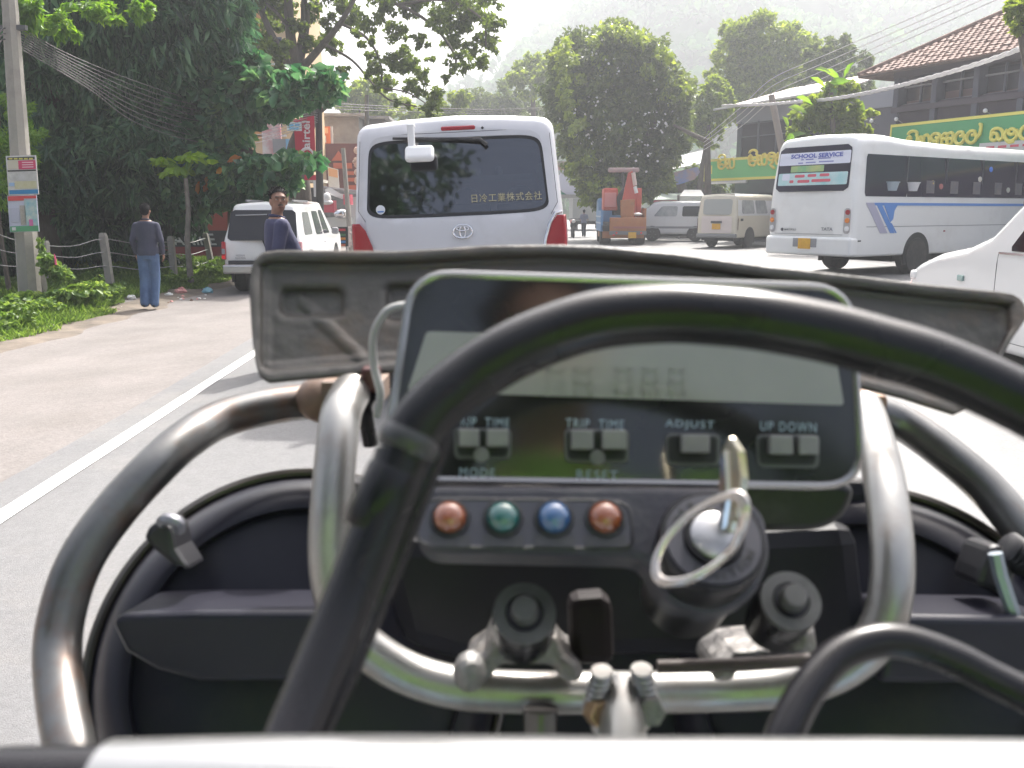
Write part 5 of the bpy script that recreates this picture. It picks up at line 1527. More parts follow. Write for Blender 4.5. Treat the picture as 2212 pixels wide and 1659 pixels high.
# figure like statue shapes at right of shopfront: small clay heads
t = thing('statue', 'weathered pinkish statue on the wall top close to the left edge of the silver van', 'statue', tuple(W(772, 400, 41)), 0)
sm_ = mat('pink clay', (.45, .28, .25), .8, col2=(.6, .5, .45), ns=3)
mb = MB()
for (u, v, r) in [(770, 345, 6), (775, 338, 5), (772, 356, 7), (765, 350, 4), (779, 352, 5), (773, 372, 8), (774, 390, 9), (772, 325, 8)]:
    p = W(u, v, 41); mb.sphere(p, r * K / F * 41)
mb.build('figure', sm_, t, world=True, smooth=True)
flat_box(t, 'plinth', conc, 762, 415, 785, 560, 41, .4)
# poster
t = thing('poster', 'square orange and white patterned poster on the concrete wall between the poles', 'poster', tuple(W(695, 290, 44)), 0)
flat_box(t, 'frame', mat('orange red print', (.65, .16, .05), .6), 680, 273, 713, 314, 44, .05)
for (a, b, c_, d, m_) in [(684, 280, 694, 292, mat('yellow print', (.75, .55, .1), .6)), (697, 276, 708, 288, mat('peach print', (.75, .4, .2), .6)), (690, 293, 704, 308, white_wall), (683, 300, 689, 310, mat('yellow print', (.75, .55, .1), .6))]:
    flat_box(t, 'print', m_, a, b, c_, d, 43.97, .02)
flat_box(t, 'backing_board', white_wall, 712, 273, 718, 316, 44.05, .05)
# kiosks
t = thing('kiosk', 'dark open kiosk with pale roof slab and blue notice behind the pickup', 'kiosk', (X_at(650, 36), 36, 0), 0)
flat_box(t, 'back_wall', mat('dark kiosk wall', (.05, .045, .05), .9), 636, 405, 684, 560, 37, .1)
flat_box(t, 'roof', mat('pale slab', (.45, .42, .36), .8), 632, 386, 686, 393, 35.5, 2)
flat_box(t, 'notice', mat('notice blue', (.06, .18, .5), .6), 653, 414, 671, 441, 35.6, .04)
flat_box(t, 'notice_mark', mat('notice green', (.3, .5, .15), .6), 657, 420, 667, 430, 35.57, .02)
flat_box(t, 'white_panel', white_wall, 678, 390, 687, 425, 35.45, .05)
flat_box(t, 'side_post', gry, 634, 393, 638, 560, 35.6, .1)
t = thing('market_stall', 'stall with white sheet awning, red boxes and pale counter left of the silver van', 'stall', (X_at(720, 34), 34, 0), 0)
flat_box(t, 'back_wall', mat('stall wall', (.30, .30, .28), .8, col2=(.12, .11, .11), ns=1.4), 690, 410, 790, 520, 36.5, .1)
MB().add([W(694, 403, 34), W(770, 412, 34), W(770, 418, 35.5), W(694, 410, 35.5)], [(0, 1, 2, 3)]).build('roof_sheet', mat('tin', (.40, .40, .42), .5), t, world=True, solid=.05)
MB().prism([W(702, 408, 33.8), W(712, 405, 33.8), (W(735, 418, 33.8)), W(753, 420, 33.8), W(755, 428, 33.8), W(738, 430, 33.8), W(712, 420, 33.8), W(703, 418, 33.8)], (0, .05, 0)).build('white_awning', white_p, t, world=True)
flat_box(t, 'red_box', mat('red print', (.62, .10, .14), .6), 696, 433, 721, 459, 33.6, .5)
flat_box(t, 'red_box', mat('red print', (.62, .10, .14), .6), 742, 420, 757, 442, 33.6, .5)
flat_box(t, 'red_box', crane_r, 686, 429, 693, 437, 33.6, .3)
flat_box(t, 'counter', mat('pale counter', (.55, .56, .53), .6), 706, 470, 752, 490, 33.5, 1.2)
flat_box(t, 'pale_curtain', white_wall, 756, 425, 775, 500, 34.4, .1)
flat_box(t, 'pale_door', mat('pale counter', (.55, .56, .53), .6), 690, 440, 696, 500, 34.2, .1)
MB().sphere(W(706, 428, 33.5), (.16, .16, .2)).sphere(W(706, 437, 33.5), (.24, .2, .1)).build('white_jar', white_p, t, world=True, smooth=True)
MB().sphere(W(738, 462, 33.4), (.3, .2, .18)).build('metal_pot', chrome, t, world=True, smooth=True)
t = thing('price_board', 'black price board with red, green and blue painted lines beside the pickup nose', 'board', tuple(W(738, 530, 30)), 0)
flat_box(t, 'panel', mat('chalkboard', (.025, .025, .025), .8), 727, 490, 751, 532, 30, .05)
for v, m_ in ((494, mat('board red', (.5, .03, .05), .7)), (505, mat('board green', (.04, .14, .06), .7)), (513, mat('board orange', (.6, .22, .03), .7)), (520, mat('board blue', (.06, .22, .5), .7)), (527, orr)):
    flat_box(t, 'painted_line', m_, 730, v, 746, v + 5, 29.97, .02)
for u in (729, 749): MB().tube([W(u, 532, 30.05), G(u, 560)], .03, 5).build('leg', gry, t, world=True) if False else MB().tube([W(u, 530, 30.05), (W(u, 530, 30.05).x, 30.1, 0)], .03, 5).build('leg', gry, t, world=True)
t = thing('railing', 'pinkish white lattice railing between the price board and the silver van', 'railing', tuple(W(765, 530, 30.5)), 0)
wr = mat('faded pink white', (.58, .50, .47), .7)
for a, b in [((752, 492), (790, 492)), ((752, 500), (790, 528)), ((752, 528), (790, 500)), ((752, 528), (790, 530)), ((770, 490), (770, 532)), ((754, 490), (754, 534))]:
    MB().tube([W(*a, 30.5), W(*b, 30.5)], .05, 6).build('bar', wr, t, world=True)
t = thing('signboard', 'tall white board with orange upper half leaning in front of the red shopfront', 'sign', tuple(W(720, 385, 40)), 0)
MB().prism([W(708, 360, 40), W(730, 366, 40), W(733, 407, 40), W(710, 403, 40)], (0, .06, 0)).build('board', white_p, t, world=True)
MB().prism([W(709, 362, 39.97), W(729, 367, 39.97), W(730, 384, 39.97), W(710, 380, 39.97)], (0, .02, 0)).build('print', mat('pale orange print', (.75, .42, .22), .7), t, world=True)
# shop pictures under the almond tree
t = thing('billboard', 'red and white street posters glimpsed through leaves beside the orange building', 'billboard', tuple(W(590, 300, 35)), 0)
flat_box(t, 'panel', mat('poster mix', (.5, .06, .09), .6, col2=(.6, .58, .56), ns=1.1), 568, 262, 605, 340, 35, .1)
flat_box(t, 'grey_panel', gry, 590, 300, 618, 330, 34.9, .1)
flat_box(t, 'blue_panel', mat('pale blue panel', (.2, .42, .6), .6), 618, 300, 632, 322, 34.85, .1)
for u in (572, 602): MB().tube([W(u, 340, 35.05), (W(u, 340, 35.05).x, 35.05, 0)], .06, 6).build('post', gry, t, world=True)
# airtel banner
t = thing('phone_banner', 'tall crimson vertical banner with white airtel wordmark fixed to the street pole', 'banner', tuple(W(655, 350, 27.5)), 0)
crim = mat('crimson banner', (.52, .02, .055), .55)
MB().prism([W(634, 258, 27.5), W(678, 250, 27.5), W(682, 352, 27.5), W(640, 352, 27.5)], (0, .03, 0)).build('cloth', crim, t, world=True)
lw = mat('banner white', (.72, .62, .63), .6)
p0 = W(661, 291, 27.45)
text_mesh('lettering', 'airtel', .3, lw, t, mw=frame(p0, (0.03, 0, 1), (-1, 0, 0)), fit=(.78, .24), bold=.006, thick=.004)
mb = MB()
c = W(663, 338, 27.45)
mb.tube([c + Vector((.20 * math.cos(a) * (1 - a * .04), 0, .24 * math.sin(a) * (1 - .03 * a))) for a in np.linspace(-.3, 5.2, 26)], [.015, .05, .045, .02], 6)
mb.build('logo', lw, t, world=True)
t2 = thing('small_notice', 'small white and blue notice pinned at the top left of the crimson banner', 'notice', tuple(W(635, 272, 27.3)), 0)
flat_box(t2, 'sheet', mat('white notice', (.66, .72, .75), .6), 620, 264, 651, 283, 27.3, .02)
for (a, b, c_, d) in [(624, 268, 634, 273), (637, 267, 647, 272), (625, 275, 645, 280)]:
    flat_box(t2, 'print', mat('notice light blue', (.2, .5, .75), .6), a, b, c_, d, 27.28, .012)
t = thing('red_flag', 'lower piece of red cloth tied under the crimson banner above the kiosk', 'banner', tuple(W(670, 388, 27.6)), 0)
flat_box(t, 'cloth', crim, 658, 378, 682, 389, 27.6, .02)
# poles
def pole(label, pts, r, m, group=None, name='utility_pole', seg=10):
    t_ = thing(name, label, 'pole', tuple(Vector(pts[0])), 0, group)
    MB().tube(pts, r, seg).build('shaft', m, t_, world=True, smooth=True)
    return t_
Yq = 14.6
pb_, pt_ = W(66, 655, Yq), W(18, -40, Yq)
t = thing('utility_pole', 'leaning grey concrete pole at the left with two posters tied to it', 'pole', tuple(pb_), 0)
# square tapered concrete post
rg_ = []
for f_ in np.linspace(0, 1, 8):
    p = pb_.lerp(pt_, f_) - Vector((0, 0, .15 if f_ == 0 else 0)); w2 = .145 - .055 * f_
    rg_.append([p + Vector((a * w2, b * w2, 0)) for a, b in ((-1, -.7), (-.7, -1), (.35, -1), (1, -.35), (1, .7), (.7, 1), (-.7, 1), (-1, .7))])
MB().loft(rg_).build('shaft', conc_pole, t, world=True)
p_top = W(22, 60, Yq)
MB().box(p_top, (.5, .08, .07)).build('crossarm', mat('dark steel', (.1, .1, .1), .5), t, world=True)
t = thing('pole_stay', 'thin leaning concrete stay just right of the poster pole', 'post', tuple(W(98, 640, 14.9)), 0)
MB().tube([W(100, 645, 14.9), W(74, 500, 14.8)], .055, 4).build('shaft', conc_pole, t, world=True)
# posters on the pole
def plot(t_, name, m, u0, v0, u1, v1, Y, d=.012, slant=0.0):
    du = lambda v: (v - 335) * .075
    pts_ = [W(u0 + du(v0), v0, Y), W(u1 + du(v0), v0 - (u1 - u0) * .03, Y), W(u1 + du(v1), v1 - (u1 - u0) * .03, Y), W(u0 + du(v1), v1, Y)]
    return MB().prism(pts_, (0, d, 0)).build(name, m, t_, world=True)
Yz = 14.35
t = thing('poster', 'upper poster on the leaning pole, pink block on top and blue strip at foot', 'poster', tuple(W(46, 380, Yz)), 0, 'posters tied to the pole')
paper = mat('poster paper', (.55, .52, .50), .6, col2=(.62, .60, .58), ns=5)
plot(t, 'sheet', paper, 12, 337, 77, 422, Yz)
def pr(u0, v0, u1, v1, m, k=1):
    plot(t, 'print', m, u0, v0, u1, v1, Yz - .006 * k, .004)
pr(15, 340, 74, 346, mat('poster black', (.05, .05, .04), .6))
for k in range(5): pr(18 + k * 11, 341.5, 26 + k * 11, 344.5, mat('poster yellow', (.6, .55, .12), .6), 2)
pr(38, 347, 75, 366, mat('poster pink', (.60, .06, .14), .6))
for v in (350, 355, 360): pr(46, v, 70, v + 2.2, mat('poster pale pink', (.75, .45, .5), .6), 2)
pr(15, 347, 38, 366, mat('poster cream', (.55, .5, .4), .6))
pr(14, 368, 75, 371, mat('poster black', (.05, .05, .04), .6))
pr(15, 373, 75, 390, mat('poster grey', (.45, .43, .41), .7, col2=(.6, .58, .56), ns=9))
pr(27, 392, 74, 408, mat('poster ochre', (.5, .46, .25), .6, col2=(.58, .54, .4), ns=9))
pr(15, 395, 26, 402, mat('poster light blue', (.35, .5, .7), .6), 2)
pr(14, 411, 76, 420, mat('poster blue', (.03, .22, .45), .6))
t = thing('poster', 'lower poster on the leaning pole with red top and green foot', 'poster', tuple(W(50, 460, Yz)), 0, 'posters tied to the pole')
plot(t, 'sheet', mat('lilac paper', (.52, .52, .62), .6), 9, 423, 72, 502, Yz + .004)
pr(10, 424, 71, 430, mat('poster red', (.6, .07, .07), .6))
pr(10, 430, 44, 434, mat('poster red', (.6, .07, .07), .6))
pr(44, 432, 71, 488, mat('poster picture', (.20, .42, .48), .6, col2=(.55, .58, .52), ns=11))
pr(34, 444, 46, 486, mat('poster sand', (.34, .29, .24), .6, col2=(.5, .47, .42), ns=14))
pr(52, 474, 60, 488, mat('poster magenta', (.6, .15, .35), .6), 2)
pr(12, 450, 32, 480, mat('poster pale print', (.46, .46, .55), .6))
pr(10, 489, 71, 501, mat('poster green', (.10, .33, .16), .6))
pr(14, 491, 22, 498, white_wall, 2)

# fence posts and wires
fp = []
FL = [('first short fence post standing free in the dark left of the walking man', 222, 238, 503, 612, 17.6), ('short fence post just right of the walking man', 368, 378, 510, 610, 20.4),
      ('short fence post between the papaya trunk and the white pickup', 443, 462, 503, 596, 22.6), ('short fence post hidden low behind the leaning stay', 96, 100, 520, 600, 16.2)]
for (lab, u0, u1, v0, v1, Y) in FL:
    a, b = W(u1, v1, Y), W(u0, v0, Y)
    t = thing('fence_post', lab, 'post', tuple(a), 0, 'concrete posts of the wire fence')
    rg_ = []
    for f_ in (0, .93, 1):
        p = a.lerp(b, f_); w2 = .062 if f_ < 1 else .045
        rg_.append([p + Vector((sx * w2, sy * w2, 0)) for sx, sy in ((-1, -1), (1, -1), (1, 1), (-1, 1))])
    MB().loft(rg_).build('shaft', conc_pole, t, world=True)
    fp.append((a, b))
wire_m = mat('fence wire', (.32, .31, .30), .5)
order = [fp[3], fp[0], fp[1], fp[2]]
for k, f_ in enumerate((.35, .62, .88)):
    t = thing('fence_wire', ['lowest', 'middle', 'top'][k] + ' strand of barbed wire strung between the short concrete posts', 'wire', tuple(order[0][0].lerp(order[0][1], f_)), 0, 'strands of the wire fence')
    pts_ = [W(-60, 560 - 40 * k, 15.2)]
    for i_, (a, b) in enumerate(order):
        p = a.lerp(b, f_) + Vector((0, -.06, 0))
        mid = (Vector(pts_[-1]) + p) / 2 - Vector((0, 0, .07))
        pts_ += [mid, p]
    MB().tube(catmull(pts_, 5), .009, 4).build('strand', wire_m, t, world=True)

t = thing('hoarding', 'red and black advertising hoarding behind the fence with faded white script', 'billboard', tuple(W(430, 580, 27)), 0)
flat_box(t, 'red_panel', mat('brick red paint', (.30, .045, .03), .7), 420, 440, 520, 498, 27, .1)
flat_box(t, 'black_band', mat('black paint', (.03, .03, .04), .6), 350, 498, 520, 533, 27, .1)
flat_box(t, 'lower_panel', mat('maroon paint', (.20, .025, .03), .7, col2=(.26, .03, .04), ns=2), 350, 533, 520, 580, 27, .1)
text_mesh('lettering', 'AMIRE', .5, mat('faded white', (.42, .42, .43), .7), t, mw=frame(W(422, 517, 26.95), (1, 0, 0), (0, 0, 1)), fit=(1.25, .34), thick=.004, bold=.006, shear=-.3)
for u in (360, 430, 510): MB().tube([W(u, 450 if u > 400 else 500, 27.2), (W(u, 500, 27.2).x, 27.2, -.1)], .06, 6).build('post', gry, t, world=True)

pole('dark slim pole carrying the crimson banner behind the parked pickup', [(X_at(690, 28.5), 28.5, -.1), W(688, 215, 28.5)], [.13, .10], mat('dark street pole', (.045, .042, .038), .8))
pole('thin pale grey pole between the shop stalls and the silver van', [(X_at(757, 33), 33, 0), W(741, 320, 33)], [.10, .075], conc_pole)
pole('short dark pole with fitting above the concrete building roof near the van', [(X_at(792, 44), 44, 0), W(792, 205, 44)], [.12, .1], mat('dark pole', (.10, .10, .085), .8))
pole('grey brown slanting pole in front of the grey house beside the bus rear', [(X_at(1702, 40), 40, 0), W(1690, 330, 40), W(1666, 205, 40)], [.17, .15, .13], mat('brown pole', (.26, .22, .19), .9))
t = thing('bare_branch', 'dark bare branch slanting between the blossom tree and the grey house', 'branch', tuple(W(1490, 300, 44)), 0)
MB().tube(catmull([W(1455, 270, 44), W(1490, 288, 44), W(1530, 306, 44)], 4), [.05, .10, .12], 8).build('limb', bark, t, world=True, smooth=True)
MB().tube([W(1528, 304, 44), (X_at(1532, 44), 44, 0)], [.14, .2], 8).build('trunk', bark, t, world=True)

# overhead cables
ORD = ['first', 'second', 'third', 'fourth', 'fifth', 'sixth', 'seventh', 'eighth', 'ninth']
cab = mat('cable black', (.055, .05, .05), .6)
def cable(label, pts, r, m=cab, group=None):
    t_ = thing('overhead_cable', label, 'cable', tuple(Vector(pts[0])), 0, group)
    MB().tube(catmull(pts, 8), r, 5).build('line', m, t_, world=True)
for k in range(9):
    dv = k * 7
    cable(ORD[k] + ' from top of the thin dark cables sagging from the poster pole across the trees', [W(18, 45 + dv * .8, 14.6), W(150 + 5 * k, 118 + dv * 1.3, 16), W(300, 178 + dv * 1.6, 18.2), W(420 + 4 * k, 215 + dv * 1.7, 20.5), W(560, 240 + dv * 1.2, 24), W(686, 236 + dv * .5, 28.4)], .008, mat('cable grey', (.16, .15, .15), .6), 'cables sagging across the left trees')
for k in range(3):
    cable(ORD[k] + ' from top of the cables leading left out of the photo from the poster pole', [W(18, 60 + 12 * k, 14.6), W(-120, 40 + 10 * k, 13), (-8.5, 6, 6.6 - .2 * k)], .010, cab, 'cables behind the poster pole')
wht_c = mat('pale cable', (.52, .50, .49), .6)
# twisted thick pale cable
pts_ = catmull([W(2260, 85, 22), W(2120, 135, 24), W(2000, 170, 26.5), W(1900, 195, 29), W(1800, 213, 32), W(1710, 221, 35), W(1640, 226, 38.5), W(1560, 228, 44)], 14)
t = thing('overhead_cable', 'thick pale twisted cable looping across the right hand houses above the bus', 'cable', tuple(Vector(pts_[0])), 0)
for ph_ in (0, 2.1, 4.2):
    q = [Vector(p) + Vector((0, math.cos(i * .9 + ph_), math.sin(i * .9 + ph_))) * .038 for i, p in enumerate(pts_)]
    MB().tube(q, .034, 6).build('strand', wht_c, t, world=True, smooth=True)
for k in range(4):
    cable(ORD[k] + ' from top of the thin pale wires rising right from the slanting pole', [W(1520, 300 + 8 * k, 42), W(1600, 232 + 14 * k, 41), W(1668, 170 + 16 * k, 40), W(1780, 120 + 16 * k, 36), W(1990, 30 + 14 * k, 30), W(2350, -130 + 14 * k, 24)], .014, wht_c, 'thin wires from the slanting pole')
for k in range(3):
    cable(ORD[k] + ' from top of the faint wires crossing over the van towards the middle', [W(690, 222 + 6 * k, 28.5), W(900, 232 + 5 * k, 36), W(1080, 236 + 4 * k, 44), W(1250, 228, 55)], .012, mat('cable grey', (.16, .15, .15), .6), 'faint wires over the van')
# green hoarding far right of van
t = thing('green_hoarding', 'green and white hoarding stack at the left foot of the blossom tree', 'billboard', (X_at(1245, 58), 58, 0), 0)
flat_box(t, 'panel', mat('green board', (.05, .32, .20), .6), 1195, 385, 1263, 425, 58, .1)
flat_box(t, 'panel', mat('green board mixed', (.10, .40, .24), .6, col2=(.5, .2, .2), ns=.9), 1195, 348, 1248, 368, 58, .1)
MB().sphere(W(1240, 392, 57.9), (1.05, .03, .9)).build('white_cloud_print', mat('pale lilac print', (.62, .62, .72), .7), t, world=True)
flat_box(t, 'awning', mat('dusty white', (.55, .55, .52), .7), 1195, 420, 1262, 428, 57, 1.2)
for u in (1205, 1260): flat_box(t, 'post', gry, u, 368, u + 2, 520, 57.9, .1)
# litter on the dark strip
lit_m = [mat('white plastic', (.62, .62, .60), .5), mat('pink plastic', (.6, .3, .28), .6), mat('blue plastic', (.2, .38, .45), .5), mat('brown scrap', (.2, .12, .08), .8)]
LT = [(285, 648, 0, 'crumpled white bag on the verge edge left of the walking man', 10), (108, 710, 0, 'white scrap of plastic at the grass edge in the lower left', 12), (392, 636, 1, 'pink crumpled bag among the litter right of the walking man', 13), (448, 634, 2, 'blue grey plastic bag on the dark soil behind the pickup', 12), (365, 640, 0, 'white torn wrapper next to the pink bag', 8)]
def rag(u, v, m, s_, t_=None, nm='scrap'):
    p = G(u, v, -.1)
    k = s_ * K / F * p.y
    mb = MB()
    V, Fc = [], []
    mb.sphere((p.x, p.y, gzf(p.x, p.y) + k * .35), (k, k * .8, k * .55), 8, 6)
    mb.v = [(x + random.uniform(-.25, .25) * k, y + random.uniform(-.25, .25) * k, max(z + random.uniform(-.3, .3) * k, gzf(x, y) + .003)) for x, y, z in mb.v]
    return mb.build(nm, m, t_, world=t_ is not None)
for (u, v, mi, lab, s_) in LT:
    p = G(u, v, -.1)
    o = rag(u, v, lit_m[mi], s_, None, 'litter')
    tag(o, lab, 'litter')
for k in range(26):
    u = random.uniform(300, 480) if k % 2 else random.uniform(90, 300)
    v = 634 + (480 - u) * .12 + random.uniform(-5, 8) if u > 300 else 655 + (300 - u) * .25 + random.uniform(-6, 6)
    o = rag(u, v, lit_m[random.choice([0, 0, 1, 3, 3])], random.uniform(2, 4.5), None, 'litter')
    tag(o, 'small crumpled scrap of litter on the dark strip beside the grass', 'litter', 'scraps of litter along the verge')

# ================================================================== THE MOTORCYCLE IN FRONT OF THE CAMERA
bike = thing('motorcycle', 'motorcycle cockpit in the foreground with steel tube headlight guards, digital instrument and ignition key', 'motorcycle', (0.05, 0.35, 0))
def bld(mb, name, m, parent=None, **kw):
    return mb.build(name, m, parent if parent is not None else bike, world=True, **kw)
gun = mat('gunmetal tube', (0.105, 0.105, 0.104), 0.34, metal=0.8, col2=(0.19, 0.19, 0.186), ns=14, rn=.08, bs=30, dirt=(0.16, 0.085, 0.05), dirt_s=22, dirt_amt=.8)
silv = mat('silver tube', (0.30, 0.295, 0.285), 0.36, metal=0.85, col2=(0.38, 0.375, 0.36), ns=18, rn=.08, bs=40, dirt=(0.22, 0.16, 0.12), dirt_s=40, dirt_amt=.4)
cast = mat('cast alloy', (0.24, 0.235, 0.23), 0.5, metal=0.6, col2=(0.19, 0.18, 0.17), ns=30, bump=.3, bs=160, dirt=(.16, .12, .09), dirt_s=40)
rubber = mat('cable rubber', (0.009, 0.009, 0.011), 0.27, col2=(0.011, 0.010, 0.012), ns=30, rn=.08, bs=50, spec=.35)
bucket_m = mat('headlight bucket', (0.014, 0.014, 0.022), 0.32, col2=(0.019, 0.019, 0.028), ns=10, spec=.25, dirt=(.05, .045, .04), dirt_s=14, dirt_amt=.4)
dash_m = mat('dash plastic', (0.034, 0.034, 0.045), 0.5, spec=.35, dirt=(.12, .115, .11), dirt_s=60, dirt_amt=.35, col2=(0.046, 0.046, 0.058), ns=25, bump=.08, bs=300)
gloss_blk = mat('instrument face', (0.018, 0.018, 0.017), 0.09, spec=.7, col2=(0.026, 0.026, 0.024), ns=20)
case_m = mat('instrument case', (0.012, 0.012, 0.013), 0.3, spec=.4, dirt=(.08, .075, .07), dirt_s=50, dirt_amt=.4)
housing = mat('dark housing', (0.010, 0.010, 0.014), 0.5, spec=.25)
washer_m = mat('dusty washer', (0.11, 0.11, 0.108), 0.6, metal=.3, col2=(0.07, 0.07, 0.068), ns=60)

# --- back of the upper front panel
panel_m = mat('panel back', (0.070, 0.064, 0.058), 0.45, metal=0.0, spec=.4, col2=(0.095, 0.088, 0.079), ns=9, bump=.15, bs=60, dirt=(0.20, 0.115, 0.06), dirt_s=11, dirt_amt=.5)
top_u = [540, 545, 556, 572, 600, 850, 950, 1050, 1180, 1290, 1450, 1650, 1850, 2000, 2150, 2185, 2204, 2214]
top_v = [602, 578, 558, 547, 543, 545, 540, 533, 531, 534, 549, 577, 599, 617, 632, 638, 650, 672]
bot_u = [540, 549, 560, 580, 800, 1000, 1700, 1850, 1950, 2060, 2120, 2150, 2180, 2214]
bot_v = [640, 770, 812, 826, 806, 800, 815, 835, 860, 895, 870, 800, 740, 690]
ptop = lambda u: float(np.interp(u, top_u, top_v))
pbot = lambda u: float(np.interp(u, bot_u, bot_v))
def sstep(a, b, x):
    t = min(1, max(0, (x - a) / (b - a))); return t * t * (3 - 2 * t)
def rrd(u, v, u0, v0, u1, v1, r):
    qx = max(u0 + r - u, u - (u1 - r), 0); qy = max(v0 + r - v, v - (v1 - r), 0)
    inside = min(u - u0, u1 - u, v - v0, v1 - v)
    return (math.hypot(qx, qy) - r) if (qx > 0 and qy > 0) else -inside
def pan_pt(a, b):
    e = .5 - .5 * math.cos(PI * a) if False else a
    u0_, u1_ = 540, 2214
    u = u0_ + (u1_ - u0_) * e
    t_, bt = ptop(u), pbot(u)
    v = t_ + (bt - t_) * b
    dd = min(v - t_, bt - v, (u - 540) * .9, (2214 - u) * .6)
    h = 0.006 * (1 - sstep(14, 24, dd)) + 0.0025 * (1 - sstep(30, 44, dd))
    for (x0, y0, x1, y1) in [(602, 620, 748, 690), (830, 612, 960, 700)]:
        d = rrd(u, v, x0, y0, x1, y1, 22)
        h -= .006 * (1 - sstep(-10, 4, d))
    d = abs((v - 640) - (u - 640) * .95) if 650 < u < 790 else 99
    h += .0022 * (1 - sstep(6, 22, d))
    D = .545 - (v - 540) * .00012 - h
    return C(u, v, D)
es = np.linspace(0, 1, 241)
mb = MB(); mb.grid(lambda a, b: pan_pt(a, b), 240, 56)
bld(mb, 'front_panel', panel_m, smooth=True, solid=.003, angle=180)

# --- tubes of the guard
def tubeD(pts, r, n=7, seg=20):
    return MB().tube(catmull([C(*p) for p in pts], n), r, seg)
bld(tubeD([(745, 862, .60), (683, 866, .60), (585, 878, .585), (480, 905, .565), (405, 948, .54), (340, 1004, .52), (255, 1095, .505), (180, 1200, .492), (138, 1310, .482), (124, 1426, .470), (148, 1594, .44), (200, 1750, .41), (330, 1900, .40)], .0120), 'guard_tube', gun, smooth=True)
bld(tubeD([(1790, 880, .60), (1866, 885, .60), (1950, 915, .60), (2050, 985, .585), (2135, 1060, .57), (2215, 1160, .55), (2290, 1300, .53), (2330, 1450, .51), (2310, 1650, .48)], .0118), 'guard_tube', gun, smooth=True)
bld(tubeD([(760, 845, .500), (738, 890, .478), (728, 960, .465), (718, 1080, .455), (712, 1180, .452), (722, 1280, .450), (755, 1360, .450), (820, 1420, .452), (900, 1462, .455), (1000, 1487, .455), (1130, 1495, .456), (1250, 1496, .456),
     (1500, 1494, .470), (1650, 1488, .468), (1750, 1472, .462), (1840, 1430, .455), (1900, 1365, .450), (1926, 1270, .452), (1925, 1150, .465), (1908, 1030, .49), (1885, 930, .53), (1868, 880, .56)], .0108, 8), 'handlebar_frame', silv, smooth=True)
bld(MB().sphere(C(705, 862, .585), (.02, .018, .016)).box(C(770, 838, .53), (.035, .03, .012)), 'tube_bracket', mat('rusty bracket', (.16, .12, .10), .6, metal=.4, col2=(.24, .15, .10), ns=40), smooth=True)
bld(MB().box(C(1850, 868, .575), (.03, .03, .015)), 'tube_bracket', mat('rusty bracket', (.16, .12, .10), .6), bevel=.004)

# --- headlights seen from behind
def headlight(cu, cv, D, Rr, tilt):
    c = C(cu, cv, D)
    ax = (EYE - c).normalized() + Vector((0, -.1, .10)); ax.normalize()
    # rings run from the chrome rim (far) to the flat back (near)
    o = bld(MB().lathe([(Rr * .975, 0), (Rr * .93, .014), (Rr * .87, .025), (Rr * .79, .031), (Rr * .765, .031), (Rr * .755, .024), (Rr * .5, .030), (0, .032)], c, ax, 72), 'headlight', bucket_m, smooth=True, angle=60)
    rim_ = MB()
    a = Vector((0, 0, 1)); nx = ax.cross(a).normalized(); ny = ax.cross(nx)
    rim_.tube([c + nx * (Rr * 1.0 * math.cos(t)) + ny * (Rr * 1.0 * math.sin(t)) for t in np.linspace(0, 2 * PI, 97)], .0035, 8, caps=False)
    rim_.build('rim', mat('dark chrome rim', (.12, .11, .10), .3, metal=.9), o, smooth=True)
    # lens on the far side
    MB().lathe([(Rr * .95, -.002), (Rr * .8, -.02), (Rr * .4, -.034), (0, -.038)], c, ax, 48).build('lens', clear_lens, o, smooth=True)
    return o, c, ax
hl1, c1, ax1 = headlight(656, 1450, .565, .1275, 0)
hl2, c2, ax2 = headlight(1866, 1484, .565, .1270, 0)
# moulded shelf across the bucket
def shelf(pts, D, dd, parent, name='moulded_rib'):
    front = [C(u, v, D - dd) for u, v in pts]
    MB().prism(front, FWD * (dd + .02)).build(name, mat('rib plastic', (.019, .019, .028), .33, col2=(.024, .024, .034), ns=12, spec=.3), parent, bevel=.004, seg=3)
shelf([(238, 1345), (262, 1326), (420, 1321), (720, 1322), (760, 1470), (640, 1474), (430, 1474), (340, 1450), (270, 1410)], .515, .035, hl1)
shelf([(1930, 1330), (2230, 1335), (2300, 1345), (2290, 1420), (2180, 1478), (1990, 1480), (1900, 1478)], .515, .035, hl2)
clipm = mat('clip black', (.02, .02, .024), .4)
o = bld(MB().prism([C(u, v, .50) for u, v in [(318, 1140), (345, 1120), (370, 1140), (378, 1185), (410, 1235), (370, 1222), (330, 1190), (305, 1162)]], FWD * .03), 'retaining_clip', clipm, hl1, bevel=.004)
MB().tube(catmull([C(350, 1128, .498), C(360, 1122, .495), C(384, 1128, .495), (C(388, 1145, .5))], 4), .0035, 8).build('screw', mat('screw grey', (.25, .25, .28), .4, metal=.6), hl1, smooth=True)
o = MB().prism([C(u, v, .50) for u, v in [(2140, 1180), (2165, 1175), (2200, 1240), (2180, 1290), (2110, 1265), (2120, 1230)]], FWD * .03).build('retaining_clip', clipm, hl2, bevel=.004)
sp = MB()
for k in range(5):
    sp.lathe([(.0075, 0), (.0095, .0015), (.0075, .003)], C(2172 + k * 10, 1180 + k * 7, .50), (1, 0, -.6), 14)
sp.build('spring', clipm, hl2, smooth=True)
bld(MB().tube([C(2150, 1195, .49), C(2160, 1240, .49), C(2190, 1330, .49)], .004, 8), 'wire_clip', mat('blue grey steel', (.28, .32, .36), .35, metal=.7), smooth=True)
